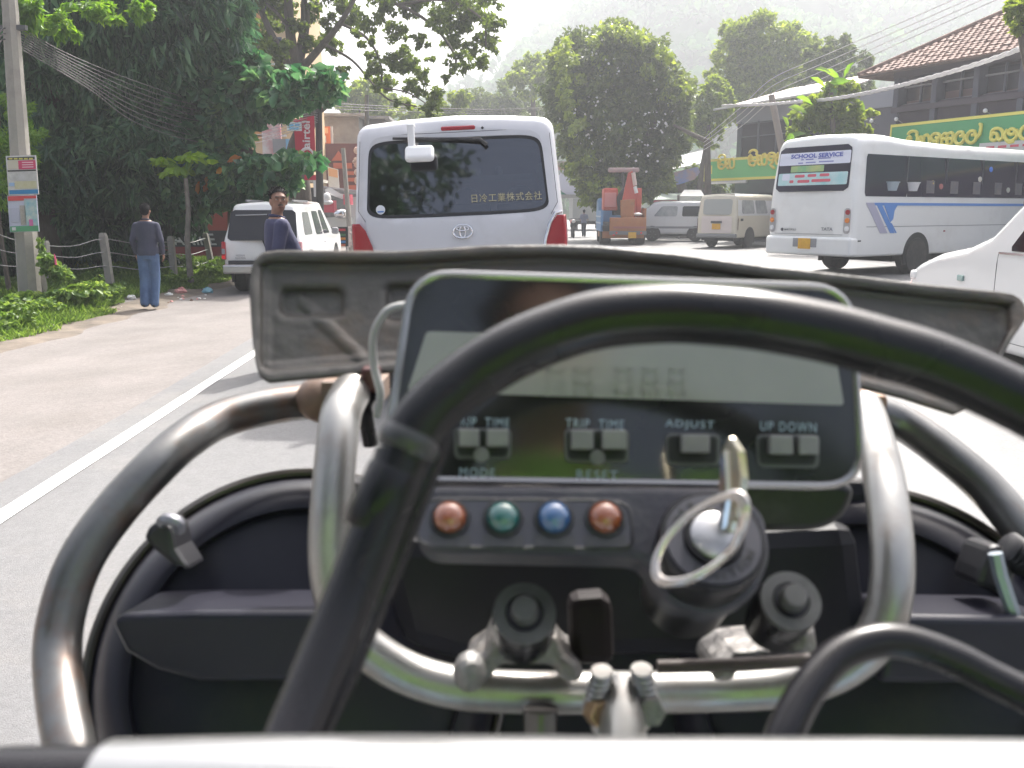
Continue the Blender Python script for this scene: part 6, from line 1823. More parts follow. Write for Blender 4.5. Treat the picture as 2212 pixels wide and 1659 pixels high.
# dark body between and below the headlights
bld(MB().prism([C(u, v, .585) for u, v in [(560, 1120), (760, 1035), (1900, 1035), (2010, 1140), (2240, 1700), (2200, 2300), (300, 2300), (215, 1640), (300, 1400)]], FWD * .03), 'inner_cowl', housing, bevel=.01)
bld(MB().prism([C(u, v, .50) for u, v in [(800, 1160), (1400, 1150), (1860, 1130), (1890, 1400), (1760, 1440), (1420, 1425), (1000, 1440), (860, 1400)]], FWD * .04), 'wiring_cover', mat('wiring cover', (.012, .012, .016), .5, spec=.25), bevel=.012)
# fork legs and lower body: carry on below what the picture shows
for sx in (-1, 1):
    x = .07 + sx * .10
    bld(MB().tube([(x, .52, 1.08), (x, .62, .80), (x, .78, .36)], [.022, .026, .028], 14), 'fork_leg', mat('fork black', (.03, .03, .03), .4), smooth=True)
fw = bld(MB().lathe([(.29, -.05), (.345, -.04), (.36, 0), (.345, .04), (.29, .05)], (.07, .80, .36), (1, 0, 0), 48), 'front_wheel', tyre_m, smooth=True)
MB().lathe([(.285, -.035), (.27, 0), (.285, .035)], (.07, .80, .36), (1, 0, 0), 48).build('rim', rim_m, fw, smooth=True)
sp = MB()
for k in range(18):
    a = 2 * PI * k / 18
    sp.tube([(.07, .80, .36), (.07, .80 + .28 * math.cos(a), .36 + .28 * math.sin(a))], .003, 4)
sp.tube([(-.02, .80, .36), (.16, .80, .36)], .03, 12)
sp.build('spokes', rim_m, fw)
bld(MB().loft([[Vector((.07 + .055 * sx, .80 + r_ * math.cos(a), .36 + r_ * math.sin(a))) for sx, r_ in ((-1, .40), (-.6, .42), (.6, .42), (1, .40), (1, .395), (-1, .395))] for a in np.linspace(-.1, 2.3, 16)]), 'front_fender', mat('white fender', (.6, .6, .6), .4), smooth=True, angle=60)
bld(MB().sphere((.06, -.12, .98), (.13, .28, .13), 20, 14), 'fuel_tank', mat('tank black', (.02, .02, .022), .25, coat=.5), smooth=True)
bld(MB().box((.06, -.62, .88), (.22, .62, .09)), 'seat', mat('seat vinyl', (.03, .03, .03), .6), bevel=.04, seg=3)
bld(MB().tube([(.06, .38, 1.2), (.06, .1, .7), (.06, -.1, .35), (.06, -.55, .4), (.06, -.8, .8)], .03, 10).box((.06, -.05, .5), (.26, .34, .34)), 'frame_and_engine', mat('engine black', (.05, .05, .05), .5, metal=.4), smooth=False)
rw = bld(MB().lathe([(.25, -.06), (.31, -.055), (.325, 0), (.31, .055), (.25, .06)], (.07, -.75, .325), (1, 0, 0), 48), 'rear_wheel', tyre_m, smooth=True)
MB().lathe([(.245, -.04), (.23, 0), (.245, .04)], (.07, -.75, .325), (1, 0, 0), 48).tube([(0, -.75, .325), (.14, -.75, .325)], .04, 12).build('rim', rim_m, rw, smooth=True)

# --- instrument unit
TL, TR, BR, BLc = C(890, 590, .402), C(1838, 622, .402), C(1862, 1052, .394), C(826, 1036, .394)
ctr = (TL + TR + BR + BLc) / 4
nI = (TR - BLc).cross(TL - BR)
if nI.dot(EYE - ctr) < 0: nI = -nI
nI.normalize()
IP = Plane(ctr, nI); print('NI', nI, ctr)
def round_poly(pts, r, n=6):
    out = []
    N = len(pts)
    for i in range(N):
        p, a, b = Vector(pts[i]), Vector(pts[i - 1]), Vector(pts[(i + 1) % N])
        ra = min(r, (a - p).length * .45); rb_ = min(r, (b - p).length * .45)
        q0 = p + (a - p).normalized() * ra; q1 = p + (b - p).normalized() * rb_
        for k in range(n + 1):
            t = k / n
            out.append(q0 * (1 - t) ** 2 + p * 2 * t * (1 - t) + q1 * t * t)
    return out
def ipoly(uv, off=0.0, r=0.0):
    pts = [IP.hit(u, v, off) for u, v in uv]
    return round_poly(pts, r) if r else pts
outer = [(890, 590), (1838, 622), (1862, 1052), (826, 1036)]
o1 = ipoly(outer, 0, .018)
back = [p - nI * .035 for p in ipoly(outer, 0, .018)]
cen = sum(o1, Vector()) / len(o1)
scl = lambda pts, k, dn=0: [cen + (p - cen) * k + nI * dn for p in pts]
inst = bld(MB().loft([scl(o1, .985, .0000), scl(o1, 1.0, -.003), scl(o1, 1.0, -.020), scl(o1, .97, -.034), scl(o1, .9, -.040)]), 'instrument', case_m, smooth=True, angle=50)
MB().tube([p + nI * .0005 for p in scl(o1, .995)] + [o1[0] * .0 + scl(o1, .995)[0] + nI * .0005], .0022, 8, caps=False).build('bezel', mat('bezel worn black', (.36, .35, .34), .2, metal=.85), inst, smooth=True)
MB().add(scl(o1, .985, .0012) , [tuple(range(len(o1)))]).build('face_glass', gloss_blk, inst)
lcd_m = mat('lcd screen', (0.24, 0.245, 0.215), 0.14, spec=.7, col2=(.28, .28, .25), ns=8)
lcd = MB().prism(ipoly([(922, 716), (1800, 742), (1822, 876), (880, 846)], .0016, .002), nI * .0008).build('lcd_screen', lcd_m, inst)
gh = mat('lcd segment', (0.240, 0.244, 0.213), 0.14)
def seg7(u, v, s_):
    for (a, b, c_, d) in [(0, 0, 1, .12), (0, 0, .16, .5), (.84, 0, 1, .5), (0, .45, 1, .57), (0, .5, .16, 1), (.84, .5, 1, 1), (0, .88, 1, 1)]:
        if random.random() < .25: continue
        MB().prism(ipoly([(u + a * s_ * .6, v + b * s_), (u + c_ * s_ * .6, v + b * s_), (u + c_ * s_ * .6, v + d * s_), (u + a * s_ * .6, v + d * s_)], .0026), nI * .0002).build('segment', gh, inst)
for u, s_ in ((1330, 56), (1388, 56), (1446, 56), (1180, 62), (1240, 62)): seg7(u, 795, s_)
lab = mat('pale blue lettering', (.32, .40, .46), .5)
def ftext(s_, u, v, w_px, h_px, m=lab, nm='lettering', parent=None, spacing=1.2, pl=None, n=None, up=None):
    pl = pl or IP; n = n or nI
    o_ = pl.hit(u, v, .0020); xr = pl.hit(u + 30, v + 1, .0020) - o_
    w_m = (pl.hit(u + w_px / 2, v, 0) - pl.hit(u - w_px / 2, v, 0)).length
    h_m = (pl.hit(u, v + h_px / 2, 0) - pl.hit(u, v - h_px / 2, 0)).length
    return text_mesh(nm, s_, .01, m, parent or inst, mw=frame(o_, xr, n.cross(xr)), fit=(w_m, h_m), bold=.0000, thick=.0001, spacing=spacing, world=True)
ftext('TRIP  TIME', 1040, 912, 120, 20); ftext('TRIP  TIME', 1285, 916, 125, 20)
ftext('ADJUST', 1490, 918, 105, 20); ftext('UP DOWN', 1703, 922, 120, 20)
ftext('MODE', 1031, 1021, 76, 20); ftext('RESET', 1290, 1026, 88, 20)
btn_m = mat('grey rubber button', (.16, .16, .155), .5, col2=(.20, .20, .19), ns=40)
well_m = mat('button well', (.015, .015, .016), .6)
frame_m = mat('button frame', (.09, .09, .09), .35)
def button(u0, v0, u1, v1, keys):
    fr_ = MB().prism(ipoly([(u0, v0), (u1, v0 + 2), (u1 - 2, v1 + 2), (u0 + 2, v1)], .0012, .003), nI * .0012).build('button_frame', frame_m, inst, bevel=.0006)
    MB().prism(ipoly([(u0 + 7, v0 + 6), (u1 - 7, v0 + 8), (u1 - 9, v1 - 6), (u0 + 9, v1 - 8)], .0026, .0022), nI * .0003).build('button_well', well_m, inst)
    for (a, b) in keys:
        MB().prism(ipoly([(a, v0 + 3), (b, v0 + 4), (b, v0 + (v1 - v0) * .62), (a, v0 + (v1 - v0) * .61)], .0030, .0010), nI * .0055).build('button', btn_m, inst, bevel=.0008)
button(980, 924, 1105, 992, [(992, 1036), (1052, 1098)])
button(1218, 926, 1360, 1000, [(1232, 1280), (1298, 1350)])
button(1436, 936, 1556, 1006, [(1468, 1528)])
button(1632, 938, 1770, 1010, [(1656, 1706), (1718, 1760)])
MB().lathe([(.0034, 0), (.0034, .002), (.0024, .0024), (0, .0024)], IP.hit(1040, 982, .002), nI, 18).build('button_pin', btn_m, inst, smooth=True)
MB().lathe([(.0034, 0), (.0034, .002), (.0024, .0024), (0, .0024)], IP.hit(1290, 988, .002), nI, 18).build('button_pin', btn_m, inst, smooth=True)
# lower shell of the instrument, to the right
bld(MB().prism(round_poly([C(u, v, .40) for u, v in [(1560, 1040), (1855, 1040), (1835, 1110), (1780, 1150), (1600, 1150)]], .012), FWD * .045), 'instrument_mount', case_m, bevel=.006, seg=3)

# --- warning light panel and ignition
nD = Vector((0, -.80, .60)).normalized()
DP = Plane(C(1200, 1120, .362), nD)
def dpoly(uv, off=0.0, r=0.0):
    pts = [DP.hit(u, v, off) for u, v in uv]
    return round_poly(pts, r) if r else pts
dash = bld(MB().prism(round_poly([DP.hit(u, v) for u, v in [(925, 1046), (1560, 1050), (1650, 1100), (1668, 1200), (1630, 1290), (1540, 1330), (1440, 1300), (1408, 1235), (1380, 1200), (925, 1190), (893, 1155), (900, 1090)]], .006), nD * -.022), 'warning_light_panel', dash_m, bevel=.003, seg=3)
pill = dpoly([(912, 1078), (1358, 1082), (1366, 1150), (1362, 1186), (915, 1182), (898, 1150)], .0004, .010)
MB().add([p + nD * .0005 for p in pill], [tuple(range(len(pill)))]).build('recess', mat('recess plastic', (.055, .055, .072), .45), dash)
MB().tube([p for p in pill] + [pill[0]], .0009, 6, caps=False).build('recess_rim', mat('recess edge', (.022, .022, .026), .4), dash, smooth=True)
for (u, c_, em) in [(972, (.26, .075, .03), 0), (1087, (.02, .11, .10), 0), (1197, (.035, .10, .24), 0), (1307, (.26, .075, .03), 0)]:
    p = DP.hit(u, 1119, .001)
    bz = MB().lathe([(.0082, 0), (.0080, .0015), (.0068, .0018), (.0066, .0005)], p, nD, 28).build('lamp_bezel', mat('bezel black', (.02, .02, .022), .35), dash, smooth=True)
    MB().lathe([(.0066, .0), (.0064, .0022), (.0054, .0042), (.0036, .0056), (.0016, .0062), (0, .0063)], p, nD, 28).build('warning_lamp', mat('lamp plastic %g' % u, c_, .22, spec=.9, coat=.9), dash, smooth=True)
    ft = MB().prism(dpoly([(u - 44, 1155), (u + 44, 1156), (u + 44, 1182), (u - 44, 1181)], .0012), nD * .0003).build('label_strip', mat('label strip', (.05, .05, .058), .6), dash)
nG = Vector((.02, -.72, .69)).normalized()
GP = Plane(C(1540, 1165, .340), nG)
gc = GP.hit(1540, 1165)
ugm = (GP.hit(1640, 1165) - GP.hit(1540, 1165)).length / 100
ign = bld(MB().lathe([(ugm * 108, -.060), (ugm * 112, -.020), (ugm * 117, -.008), (ugm * 117, -.002), (ugm * 112, .0)], gc, nG, 56), 'ignition_switch', mat('switch black', (.010, .010, .012), .35, spec=.35), smooth=True, angle=40)
MB().lathe([(ugm * 103, -.001), (ugm * 102, .0012), (ugm * 66, .0012), (ugm * 64, 0)], gc, nG, 56).build('marked_ring', mat('switch ring grey', (.042, .042, .055), .45), ign, smooth=True)
MB().lathe([(ugm * 64, -.001), (ugm * 62, .0035), (ugm * 54, .0035), (ugm * 53, .001)], gc, nG, 40).build('lock_collar', mat('switch black', (.010, .010, .012), .35, spec=.35), ign, smooth=True)
MB().lathe([(ugm * 54, 0), (ugm * 52, .0045), (ugm * 45, .0052), (0, .0052)], gc, nG, 40).build('lock_cylinder', mat('brushed lock', (.40, .40, .41), .32, metal=.9), ign, smooth=True)
gx = RGT; gy = nG.cross(gx).normalized()
if gy.z < 0: gy = -gy
gx = gy.cross(nG)
def ring_text(s_, a_mid, da, flip, parent, m):
    n = len(s_)
    for k, ch in enumerate(s_):
        a = a_mid + (k - (n - 1) / 2) * da * (1 if flip else -1)
        p = gc + gx * (ugm * 84 * math.cos(a)) + gy * (ugm * 84 * math.sin(a)) + nG * .0014
        rad = gx * math.cos(a) + gy * math.sin(a)
        up_ = -rad if flip else rad
        text_mesh('lettering', ch, ugm * 26, m, parent, mw=frame(p, up_.cross(nG), up_), thick=.0001, world=True, bold=ugm * .6)
eng = mat('engraved black', (.015, .015, .018), .6)
ring_text('OFF', R(135), R(17), False, ign, eng)
ring_text('IGNITION', R(285), R(14), True, ign, eng)
# key: flat brass bow standing out of the lock, seen nearly edge on, and its steel ring (a key ring is a thing of its own)
brass = mat('key brass', (.62, .55, .36), .25, metal=.9, col2=(.55, .52, .45), ns=60)
key = thing('ignition_key', 'brass and nickel key standing in the ignition lock, seen nearly edge on', 'key', tuple(gc))
tdir = gy
kx = gx * .96 + gy * .10
def kp(a, b, c_): return gc + gx * (a - b * .20) + gy * (b * .45 + c_ * .50) + nG * (c_ * .84)
kb = MB()
prof = [(-.006, .004), (-.0075, .012), (-.013, .017), (-.012, .034), (-.004, .041), (.010, .041), (.016, .033), (.014, .018), (.007, .012), (.006, .004)]
kb.prism([kp(.0035, b, c_) for b, c_ in prof], gx * .0026)
kb.build('bow', brass, key, world=True, bevel=.0005)
MB().prism([kp(.0020, b, c_) for b, c_ in [(-.003, .0), (-.003, .02), (.008, .036), (.011, .03), (.003, .014), (.003, .0)]], gx * .0016).build('blade', mat('nickel', (.6, .6, .6), .2, metal=1), key, world=True)
ring = thing('key_ring', 'steel split ring hanging from the ignition key', 'key ring', tuple(gc))
rp_ = [(1562, 1204, .305), (1520, 1236, .304), (1475, 1256, .306), (1432, 1258, .310), (1414, 1240, .313), (1418, 1205, .315), (1442, 1160, .315), (1480, 1120, .312), (1530, 1088, .305), (1575, 1072, .298), (1600, 1080, .295), (1607, 1108, .294), (1600, 1145, .296), (1585, 1180, .300)]
rr_ = catmull([C(*p) for p in rp_ + [rp_[0]]], 8)
rm_ = mat('ring steel', (.66, .62, .58), .22, metal=1)
MB().tube(rr_, .0014, 10, caps=False).build('coil', rm_, ring, world=True, smooth=True)
MB().tube([Vector(p) + nG * .0024 + gx * .0005 for p in rr_[:-14]], .0011, 10).build('coil', rm_, ring, world=True, smooth=True)

# --- rubber mounts with washers and bolts
for (u, v, D, ru, rb_) in [(1133, 1325, .375, 68, 27), (1708, 1298, .370, 65, 28)]:
    PP = Plane(C(u, v, D), nG); p = PP.hit(u, v); k = ru * K / F * D
    o = bld(MB().lathe([(k * .98, -.030), (k * 1.04, -.020), (k * 1.04, -.006), (k * .99, -.002)], p, nG, 36), 'rubber_mount', rubber, smooth=True)
    MB().lathe([(k, -.002), (k, .0008), (k * .62, .0008), (k * .58, -.0004)], p, nG, 36).build('washer', washer_m, o, smooth=True)
    MB().lathe([(k * .58, -.001), (k * .56, .0006), (k * .40, .0008)], p, nG, 32).build('grommet', rubber, o, smooth=True)
    MB().lathe([(k * .44, 0), (k * .42, .006), (k * .36, .0072), (0, .0074)], p, nG, 24).build('bolt', washer_m, o, smooth=True)
# clamps that hold the bar
cl = MB()
cl.prism([C(u, v, .415) for u, v in [(1062, 1370), (1204, 1370), (1215, 1412), (1258, 1440), (1262, 1475), (1215, 1478), (1196, 1440), (1075, 1440), (1055, 1478), (1005, 1478), (1000, 1440), (1045, 1410)]], FWD * .045)
bld(cl, 'bar_clamp', cast, bevel=.004, seg=3)
bld(MB().sphere(C(1014, 1450, .405), (.0075, .01, .009)), 'clamp_bolt', cast, smooth=True)
cl = MB()
cl.prism([C(u, v, .415) for u, v in [(1690, 1398), (1762, 1345), (1772, 1412), (1690, 1425), (1600, 1428), (1592, 1475), (1540, 1478), (1545, 1440), (1590, 1412), (1640, 1405)]], FWD * .045)
bld(cl, 'bar_clamp', cast, bevel=.004, seg=3)
bld(MB().tube([C(1420, 1440, .41), C(1600, 1436, .41), C(1750, 1425, .41)], .0030, 10), 'clamp_rod', mat('rusty rod', (.05, .035, .03), .6), smooth=True)
# cable ends, steering stem and column
for (u, v) in [(1300, 1478), (1386, 1474)]:
    th = MB()
    for k in range(7):
        th.lathe([(.0040, 0), (.0050, .0012), (.0040, .0024)], C(u - (4 if u < 1350 else -4) * k * .8, v - 26 + k * 12, .385), (0.02, .15, -1), 14)
    th.lathe([(.0047, 0), (.0047, .03)], C(u, v - 30, .387), (0.02, .15, -1), 14)
    bld(th, 'cable_adjuster', silv, smooth=True)
bld(MB().lathe([(.0058, 0), (.0060, .010)], C(1282, 1535, .385), (.3, -.8, .3), 6), 'lock_nut', mat('brass nut', (.35, .24, .14), .4, metal=.8), bevel=.001)
bld(MB().lathe([(.0062, 0), (.0064, .010)], C(1405, 1530, .385), (-.1, -.8, .3), 6), 'lock_nut', cast, bevel=.001)
bld(MB().tube([C(1342, 1480, .395), C(1345, 1540, .38), C(1346, 1640, .35)], [.007, .0095, .010], 18), 'steering_stem_bracket', silv, smooth=True)
bld(MB().prism([C(u, v, .425) for u, v in [(1228, 1292), (1300, 1286), (1325, 1300), (1330, 1440), (1240, 1440), (1232, 1400)]], FWD * .02), 'stem_block', mat('brown black block', (.014, .010, .010), .6, spec=.2), bevel=.005)
bld(MB().tube([C(1167, 1530, .43), C(1167, 1640, .43)], .0085, 12), 'clear_tube', mat('clear tube', (.06, .055, .055), .15, spec=.8), smooth=True)
bld(MB().tube(catmull([C(930, 655, .47), C(852, 664, .465), C(822, 690, .466), (C(806, 730, .47)), C(808, 790, .475), C(822, 850, .475), C(815, 900, .48)], 7), .0022, 10), 'pale_wire', mat('pale wire', (.35, .35, .34), .4), smooth=True)
bld(MB().box(C(803, 818, .50), (.010, .012, .014)), 'wire_connector', mat('brown connector', (.07, .02, .02), .4), bevel=.002)
bld(tubeD([(812, 840, .50), (790, 880, .52), (800, 960, .53)], .0045), 'thin_cable', rubber, smooth=True)

# --- thick cables
bld(tubeD([(540, 1790, .21), (610, 1640, .222), (682, 1470, .235), (752, 1300, .247), (820, 1130, .255), (872, 985, .260)], [.0066, .0070, .0075, .0084], 8, 24), 'control_cable', rubber, smooth=True)
bld(tubeD([(872, 985, .260), (912, 912, .262), (960, 860, .264), (1020, 812, .266), (1100, 762, .267), (1190, 722, .268), (1300, 690, .268), (1440, 678, .267), (1560, 684, .265), (1650, 694, .263), (1780, 718, .262), (1890, 747, .260), (2025, 788, .258), (2212, 872, .255), (2420, 990, .25)], .0088, 9, 28), 'control_cable', rubber, smooth=True)
cdir = (C(912, 912, .262) - C(840, 1070, .258)).normalized()
bld(MB().lathe([(.0084, -.003), (.0090, -.002), (.0093, .0), (.0090, .0018), (.0086, .003)], C(884, 955, .2600), cdir, 32), 'cable_collar', mat('collar grey', (.035, .035, .038), .3), smooth=True)
bld(MB().lathe([(.0080, 0), (.0084, .001), (.0084, .018), (.0076, .019)], C(858, 1015, .2585), -cdir, 32), 'cable_sleeve', rubber, smooth=True)
bld(tubeD([(655, 1640, .245), (745, 1450, .256), (800, 1320, .264), (850, 1200, .268), (895, 1080, .270), (930, 990, .272), (960, 900, .272)], .0044, 8, 16), 'thin_cable', rubber, smooth=True)
bld(tubeD([(1660, 1700, .265), (1690, 1600, .27), (1738, 1500, .278), (1800, 1425, .285), (1870, 1390, .288), (1950, 1386, .288), (2054, 1420, .286), (2140, 1464, .283), (2212, 1500, .28), (2400, 1600, .27)], .0056, 8, 22), 'control_cable', rubber, smooth=True)

# --- handlebar right in front of the lens
bar_m = mat('bright handlebar', (.40, .40, .40), .3, metal=.85, col2=(.35, .35, .345), ns=30)
bld(tubeD([(232, 1738, .204), (700, 1732, .200), (1400, 1737, .199), (2300, 1742, .200), (2700, 1760, .205)], .0140, 6, 36), 'handlebar', bar_m, smooth=True)
bld(tubeD([(-500, 1760, .215), (-100, 1712, .213), (250, 1704, .213), (430, 1716, .212)], .0098, 6, 28), 'clutch_cable_boot', rubber, smooth=True)

# ================================================================== PEOPLE
def sphere_pts(mb, c, r, seg=12, rings=8, rot=None): mb.sphere(c, r, seg, rings, rot)
def remesh(mb, voxel, smooth_it=3):
    me = bpy.data.meshes.new('tmp')
    me.from_pydata(mb.v, [], mb.f)
    bm = bmesh.new(); bm.from_mesh(me); bmesh.ops.recalc_face_normals(bm, faces=bm.faces); bm.to_mesh(me); bm.free()
    o = bpy.data.objects.new('tmp', me); COL.objects.link(o)
    md = o.modifiers.new('r', 'REMESH'); md.mode = 'VOXEL'; md.voxel_size = voxel
    ms = o.modifiers.new('s', 'SMOOTH'); ms.iterations = smooth_it; ms.factor = .5
    dg = bpy.context.evaluated_depsgraph_get(); dg.update()
    out = bpy.data.meshes.new_from_object(o.evaluated_get(dg))
    bpy.data.objects.remove(o)
    return out
def limbtube(mb, pts, rad):
    """closed tube with rounded ends through joints"""
    P = catmull(pts, 5)
    r = list(np.interp(np.linspace(0, 1, len(P)), np.linspace(0, 1, len(rad)), rad))
    mb.tube(P, r, 12)
    mb.sphere(P[0], r[0] * .99, 10, 8); mb.sphere(P[-1], r[-1] * .99, 10, 8)
def torso(mb, rows, seg=20):
    """rows: (z, cx, cy, rx, ry)"""
    rg_ = [[Vector((cx + rx * math.cos(2 * PI * k / seg), cy + ry * math.sin(2 * PI * k / seg), z)) for k in range(seg)] for z, cx, cy, rx, ry in rows]
    mb.loft(rg_)
def hand(mb, w, d, side, size=1.0, curl=.5, palm_n=None):
    """palm plus five fingers; w wrist, d direction of the hand"""
    w, d = Vector(w), Vector(d).normalized()
    pn = Vector(palm_n).normalized() if palm_n is not None else Vector((side, 0, 0))
    pn = (pn - d * pn.dot(d)).normalized()
    sx = d.cross(pn).normalized()
    c = w + d * .045 * size
    rot = Matrix((sx, pn, d)).transposed()
    mb.sphere(c, (.036 * size, .017 * size, .052 * size), 12, 8, rot)
    for k, (off, ln) in enumerate([(-.026, .062), (-.009, .072), (.009, .068), (.025, .054)]):
        b = c + d * .040 * size + sx * off * size
        m1 = b + (d * math.cos(curl * .6) - pn * math.sin(curl * .6)) * ln * .45 * size
        m2 = m1 + (d * math.cos(curl * 1.5) - pn * math.sin(curl * 1.5)) * ln * .32 * size
        m3 = m2 + (d * math.cos(curl * 2.3) - pn * math.sin(curl * 2.3)) * ln * .25 * size
        mb.tube([b - d * .015 * size, b, m1, m2, m3], [.0095 * size, .0092 * size, .0085 * size, .0078 * size, .006 * size], 7)
    b = w + d * .025 * size - sx * .026 * size
    m1 = b - sx * .022 * size + d * .022 * size - pn * .012 * size
    mb.tube([b, m1, m1 + d * .026 * size - pn * .010 * size], [.012 * size, .0105 * size, .008 * size], 7)
def finish(name, me, m, parent):
    me.name = name
    me.materials.clear(); me.materials.append(m)
    me.shade_smooth()
    o = link_mesh(name, me, parent)
    return o
skin = mat('brown skin', (.23, .12, .08), .5, col2=(.27, .145, .095), ns=18)
hair_m = mat('black hair', (.012, .011, .012), .85, spec=.15)
jeans = mat('blue jeans', (.05, .09, .18), .85, col2=(.09, .15, .26), ns=5, bump=.2, bs=60)
shirt_d = mat('dark grey blue shirt', (.035, .038, .065), .85, col2=(.05, .053, .085), ns=5, bump=.25, bs=22)
polo_m = mat('navy polo shirt', (.035, .038, .085), .85, col2=(.048, .05, .105), ns=4, bump=.25, bs=16)
shoe_m = mat('black shoe', (.02, .02, .022), .5)
def person(label, loc, rz, H_, shirt_m, trous_m, arms, legs, head_yaw=0.0, long_sleeve=False, belly=0.0, head_pitch=0, torso_turn=0, detail=True, vox=.014, lean=(0, 0), hands=True, face=False):
    """local frame: x right, y the way the body faces, z up; all sizes for 1.70 m scaled by H_/1.70"""
    t = thing('person', label, 'person', loc, rz)
    k = H_ / 1.70
    S = lambda p: Vector(p) * k
    lx, ly = lean
    sh = Vector((lx, ly, 1.385))
    def LL(z):                                     # lean grows with height above the hips
        f_ = max(0, (z - .92)) / .5
        return lx * f_, ly * f_
    rows = []
    for z, rx, ry, cy in [(.80, .135, .105, 0), (.86, .160, .118, 0), (.93, .163, .120, .0), (1.02, .150, .110 + belly * .5, .005 + belly * .45), (1.12, .150, .112 + belly * .6, .008 + belly * .5), (1.22, .165, .118 + belly * .3, .008 + belly * .2), (1.32, .178, .112, 0), (1.39, .165, .095, -.008), (1.43, .110, .075, -.012), (1.455, .062, .058, -.01)]:
        a, b = LL(z)
        rows.append((z * k, a * k, (b + cy) * k, rx * k, ry * k))
    hx, hy = LL(1.6)
    hc = Vector((hx, hy + .015, 1.595))
    Rh = Matrix.Rotation(head_yaw, 3, 'Z') @ Matrix.Rotation(head_pitch, 3, 'X')
    def headp(x, y, z): return S(hc + Rh @ Vector((x, y, z)))
    b = MB()
    torso(b, rows)
    limbtube(b, [S((hx * .85, hy * .85 - .012, 1.40)), S((hx, hy - .0, 1.53))], [.058 * k, .052 * k])
    b.sphere(headp(0, -.008, .022), (.074 * k, .093 * k, .092 * k), 18, 14, Rh)
    b.sphere(headp(0, .022, -.045), (.056 * k, .062 * k, .066 * k), 16, 12, Rh)
    b.sphere(headp(0, .030, -.085), (.034 * k, .034 * k, .028 * k), 12, 8, Rh)          # chin
    b.tube([headp(0, .082, .018), headp(0, .100, -.020)], [.009 * k, .016 * k], 8)       # nose
    b.sphere(headp(0, .086, -.056), (.026 * k, .012 * k, .012 * k), 10, 8, Rh)           # lips
    b.sphere(headp(0, .078, .035), (.058 * k, .016 * k, .012 * k), 10, 8, Rh)            # brow
    for s_ in (-1, 1):
        b.sphere(headp(s_ * .076, -.005, -.010), (.011 * k, .022 * k, .033 * k), 8, 8, Rh)
    for side, (sho, elb, wri) in arms.items():
        s_ = 1 if side == 'R' else -1
        limbtube(b, [S(sho), S(elb)], [.050 * k, .042 * k, .036 * k])
        limbtube(b, [S(elb), S(wri)], [.037 * k, .036 * k, .024 * k])
    for side, (hip, kne, ank) in legs.items():
        limbtube(b, [S(hip), S(kne)], [.088 * k, .075 * k, .054 * k])
        limbtube(b, [S(kne), S(ank)], [.052 * k, .055 * k, .036 * k])
        limbtube(b, [S(ank), S(Vector(ank) + Vector((0, .14, -.045)))], [.036 * k, .03 * k])
    me = remesh(b, vox, 2)
    if hands:
        hb = MB()
        for side, (sho, elb, wri) in arms.items():
            s_ = 1 if side == 'R' else -1
            hand(hb, S(wri), S(wri) - S(elb), s_, k, .45, (s_ * .9, .1, 0))
        bm = bmesh.new(); bm.from_mesh(me)
        tm = bpy.data.meshes.new('h'); tm.from_pydata(hb.v, [], hb.f)
        b2 = bmesh.new(); b2.from_mesh(tm); bmesh.ops.recalc_face_normals(b2, faces=b2.faces); b2.to_mesh(tm); b2.free()
        bm.from_mesh(tm); bm.to_mesh(me); bm.free()
    body = finish('body', me, skin, t)
    # shirt
    b = MB()
    torso(b, [(z, cx, cy, rx + .014 * k, ry + .014 * k) for (z, cx, cy, rx, ry) in rows[:-1] if z > .84 * k])
    for side, (sho, elb, wri) in arms.items():
        sho, elb, wri = Vector(sho), Vector(elb), Vector(wri)
        if long_sleeve:
            limbtube(b, [S(sho), S(elb)], [.066 * k, .056 * k, .050 * k])
            limbtube(b, [S(elb), S(elb.lerp(wri, .93))], [.050 * k, .046 * k, .038 * k])
        else:
            limbtube(b, [S(sho), S(sho.lerp(elb, .78))], [.068 * k, .064 * k, .060 * k])
    finish('shirt', remesh(b, vox, 2), shirt_m, t)
    # collar
    MB().tube([S((hx * .9 + .066 * math.cos(a), hy * .9 - .008 + .064 * math.sin(a), 1.452 + .012 * math.sin(a + PI))) for a in np.linspace(0, 2 * PI, 25)], .014 * k, 8, caps=False).build('collar', shirt_m, t, smooth=True)
    # trousers
    b = MB()
    torso(b, [(z, cx, cy, rx + .012 * k, ry + .012 * k) for (z, cx, cy, rx, ry) in rows if z < .96 * k])
    for side, (hip, kne, ank) in legs.items():
        limbtube(b, [S(hip), S(kne)], [.100 * k, .092 * k, .080 * k])
        limbtube(b, [S(kne), S(Vector(ank) + Vector((0, 0, -.02)))], [.080 * k, .074 * k, .072 * k])
    finish('trousers', remesh(b, vox, 2), trous_m, t)
    for side, (hip, kne, ank) in legs.items():
        ank = Vector(ank)
        MB().sphere(S(ank + Vector((0, .055, -.052))), (.048 * k, .125 * k, .040 * k), 14, 10).build('shoe', shoe_m, t, smooth=True)
    # hair
    b = MB()
    b.sphere(headp(0, -.018, .040), (.083 * k, .097 * k, .086 * k), 18, 14, Rh)
    b.sphere(headp(0, -.055, -.005), (.072 * k, .055 * k, .070 * k), 14, 10, Rh)
    hm_ = remesh(b, .009, 1)
    bm = bmesh.new(); bm.from_mesh(hm_)
    inv = Rh.inverted()
    kill = []
    for f_ in bm.faces:
        q = inv @ (f_.calc_center_median() / k - hc)
        if q.y > .028 + max(0, q.z - .05) * 1.0 and q.z < .088: kill.append(f_)
        elif q.z < .0 and q.y > -.02: kill.append(f_)
    bmesh.ops.delete(bm, geom=kill, context='FACES')
    bm.to_mesh(hm_); bm.free()
    h = finish('hair', hm_, hair_m, t)
    tf = MB()
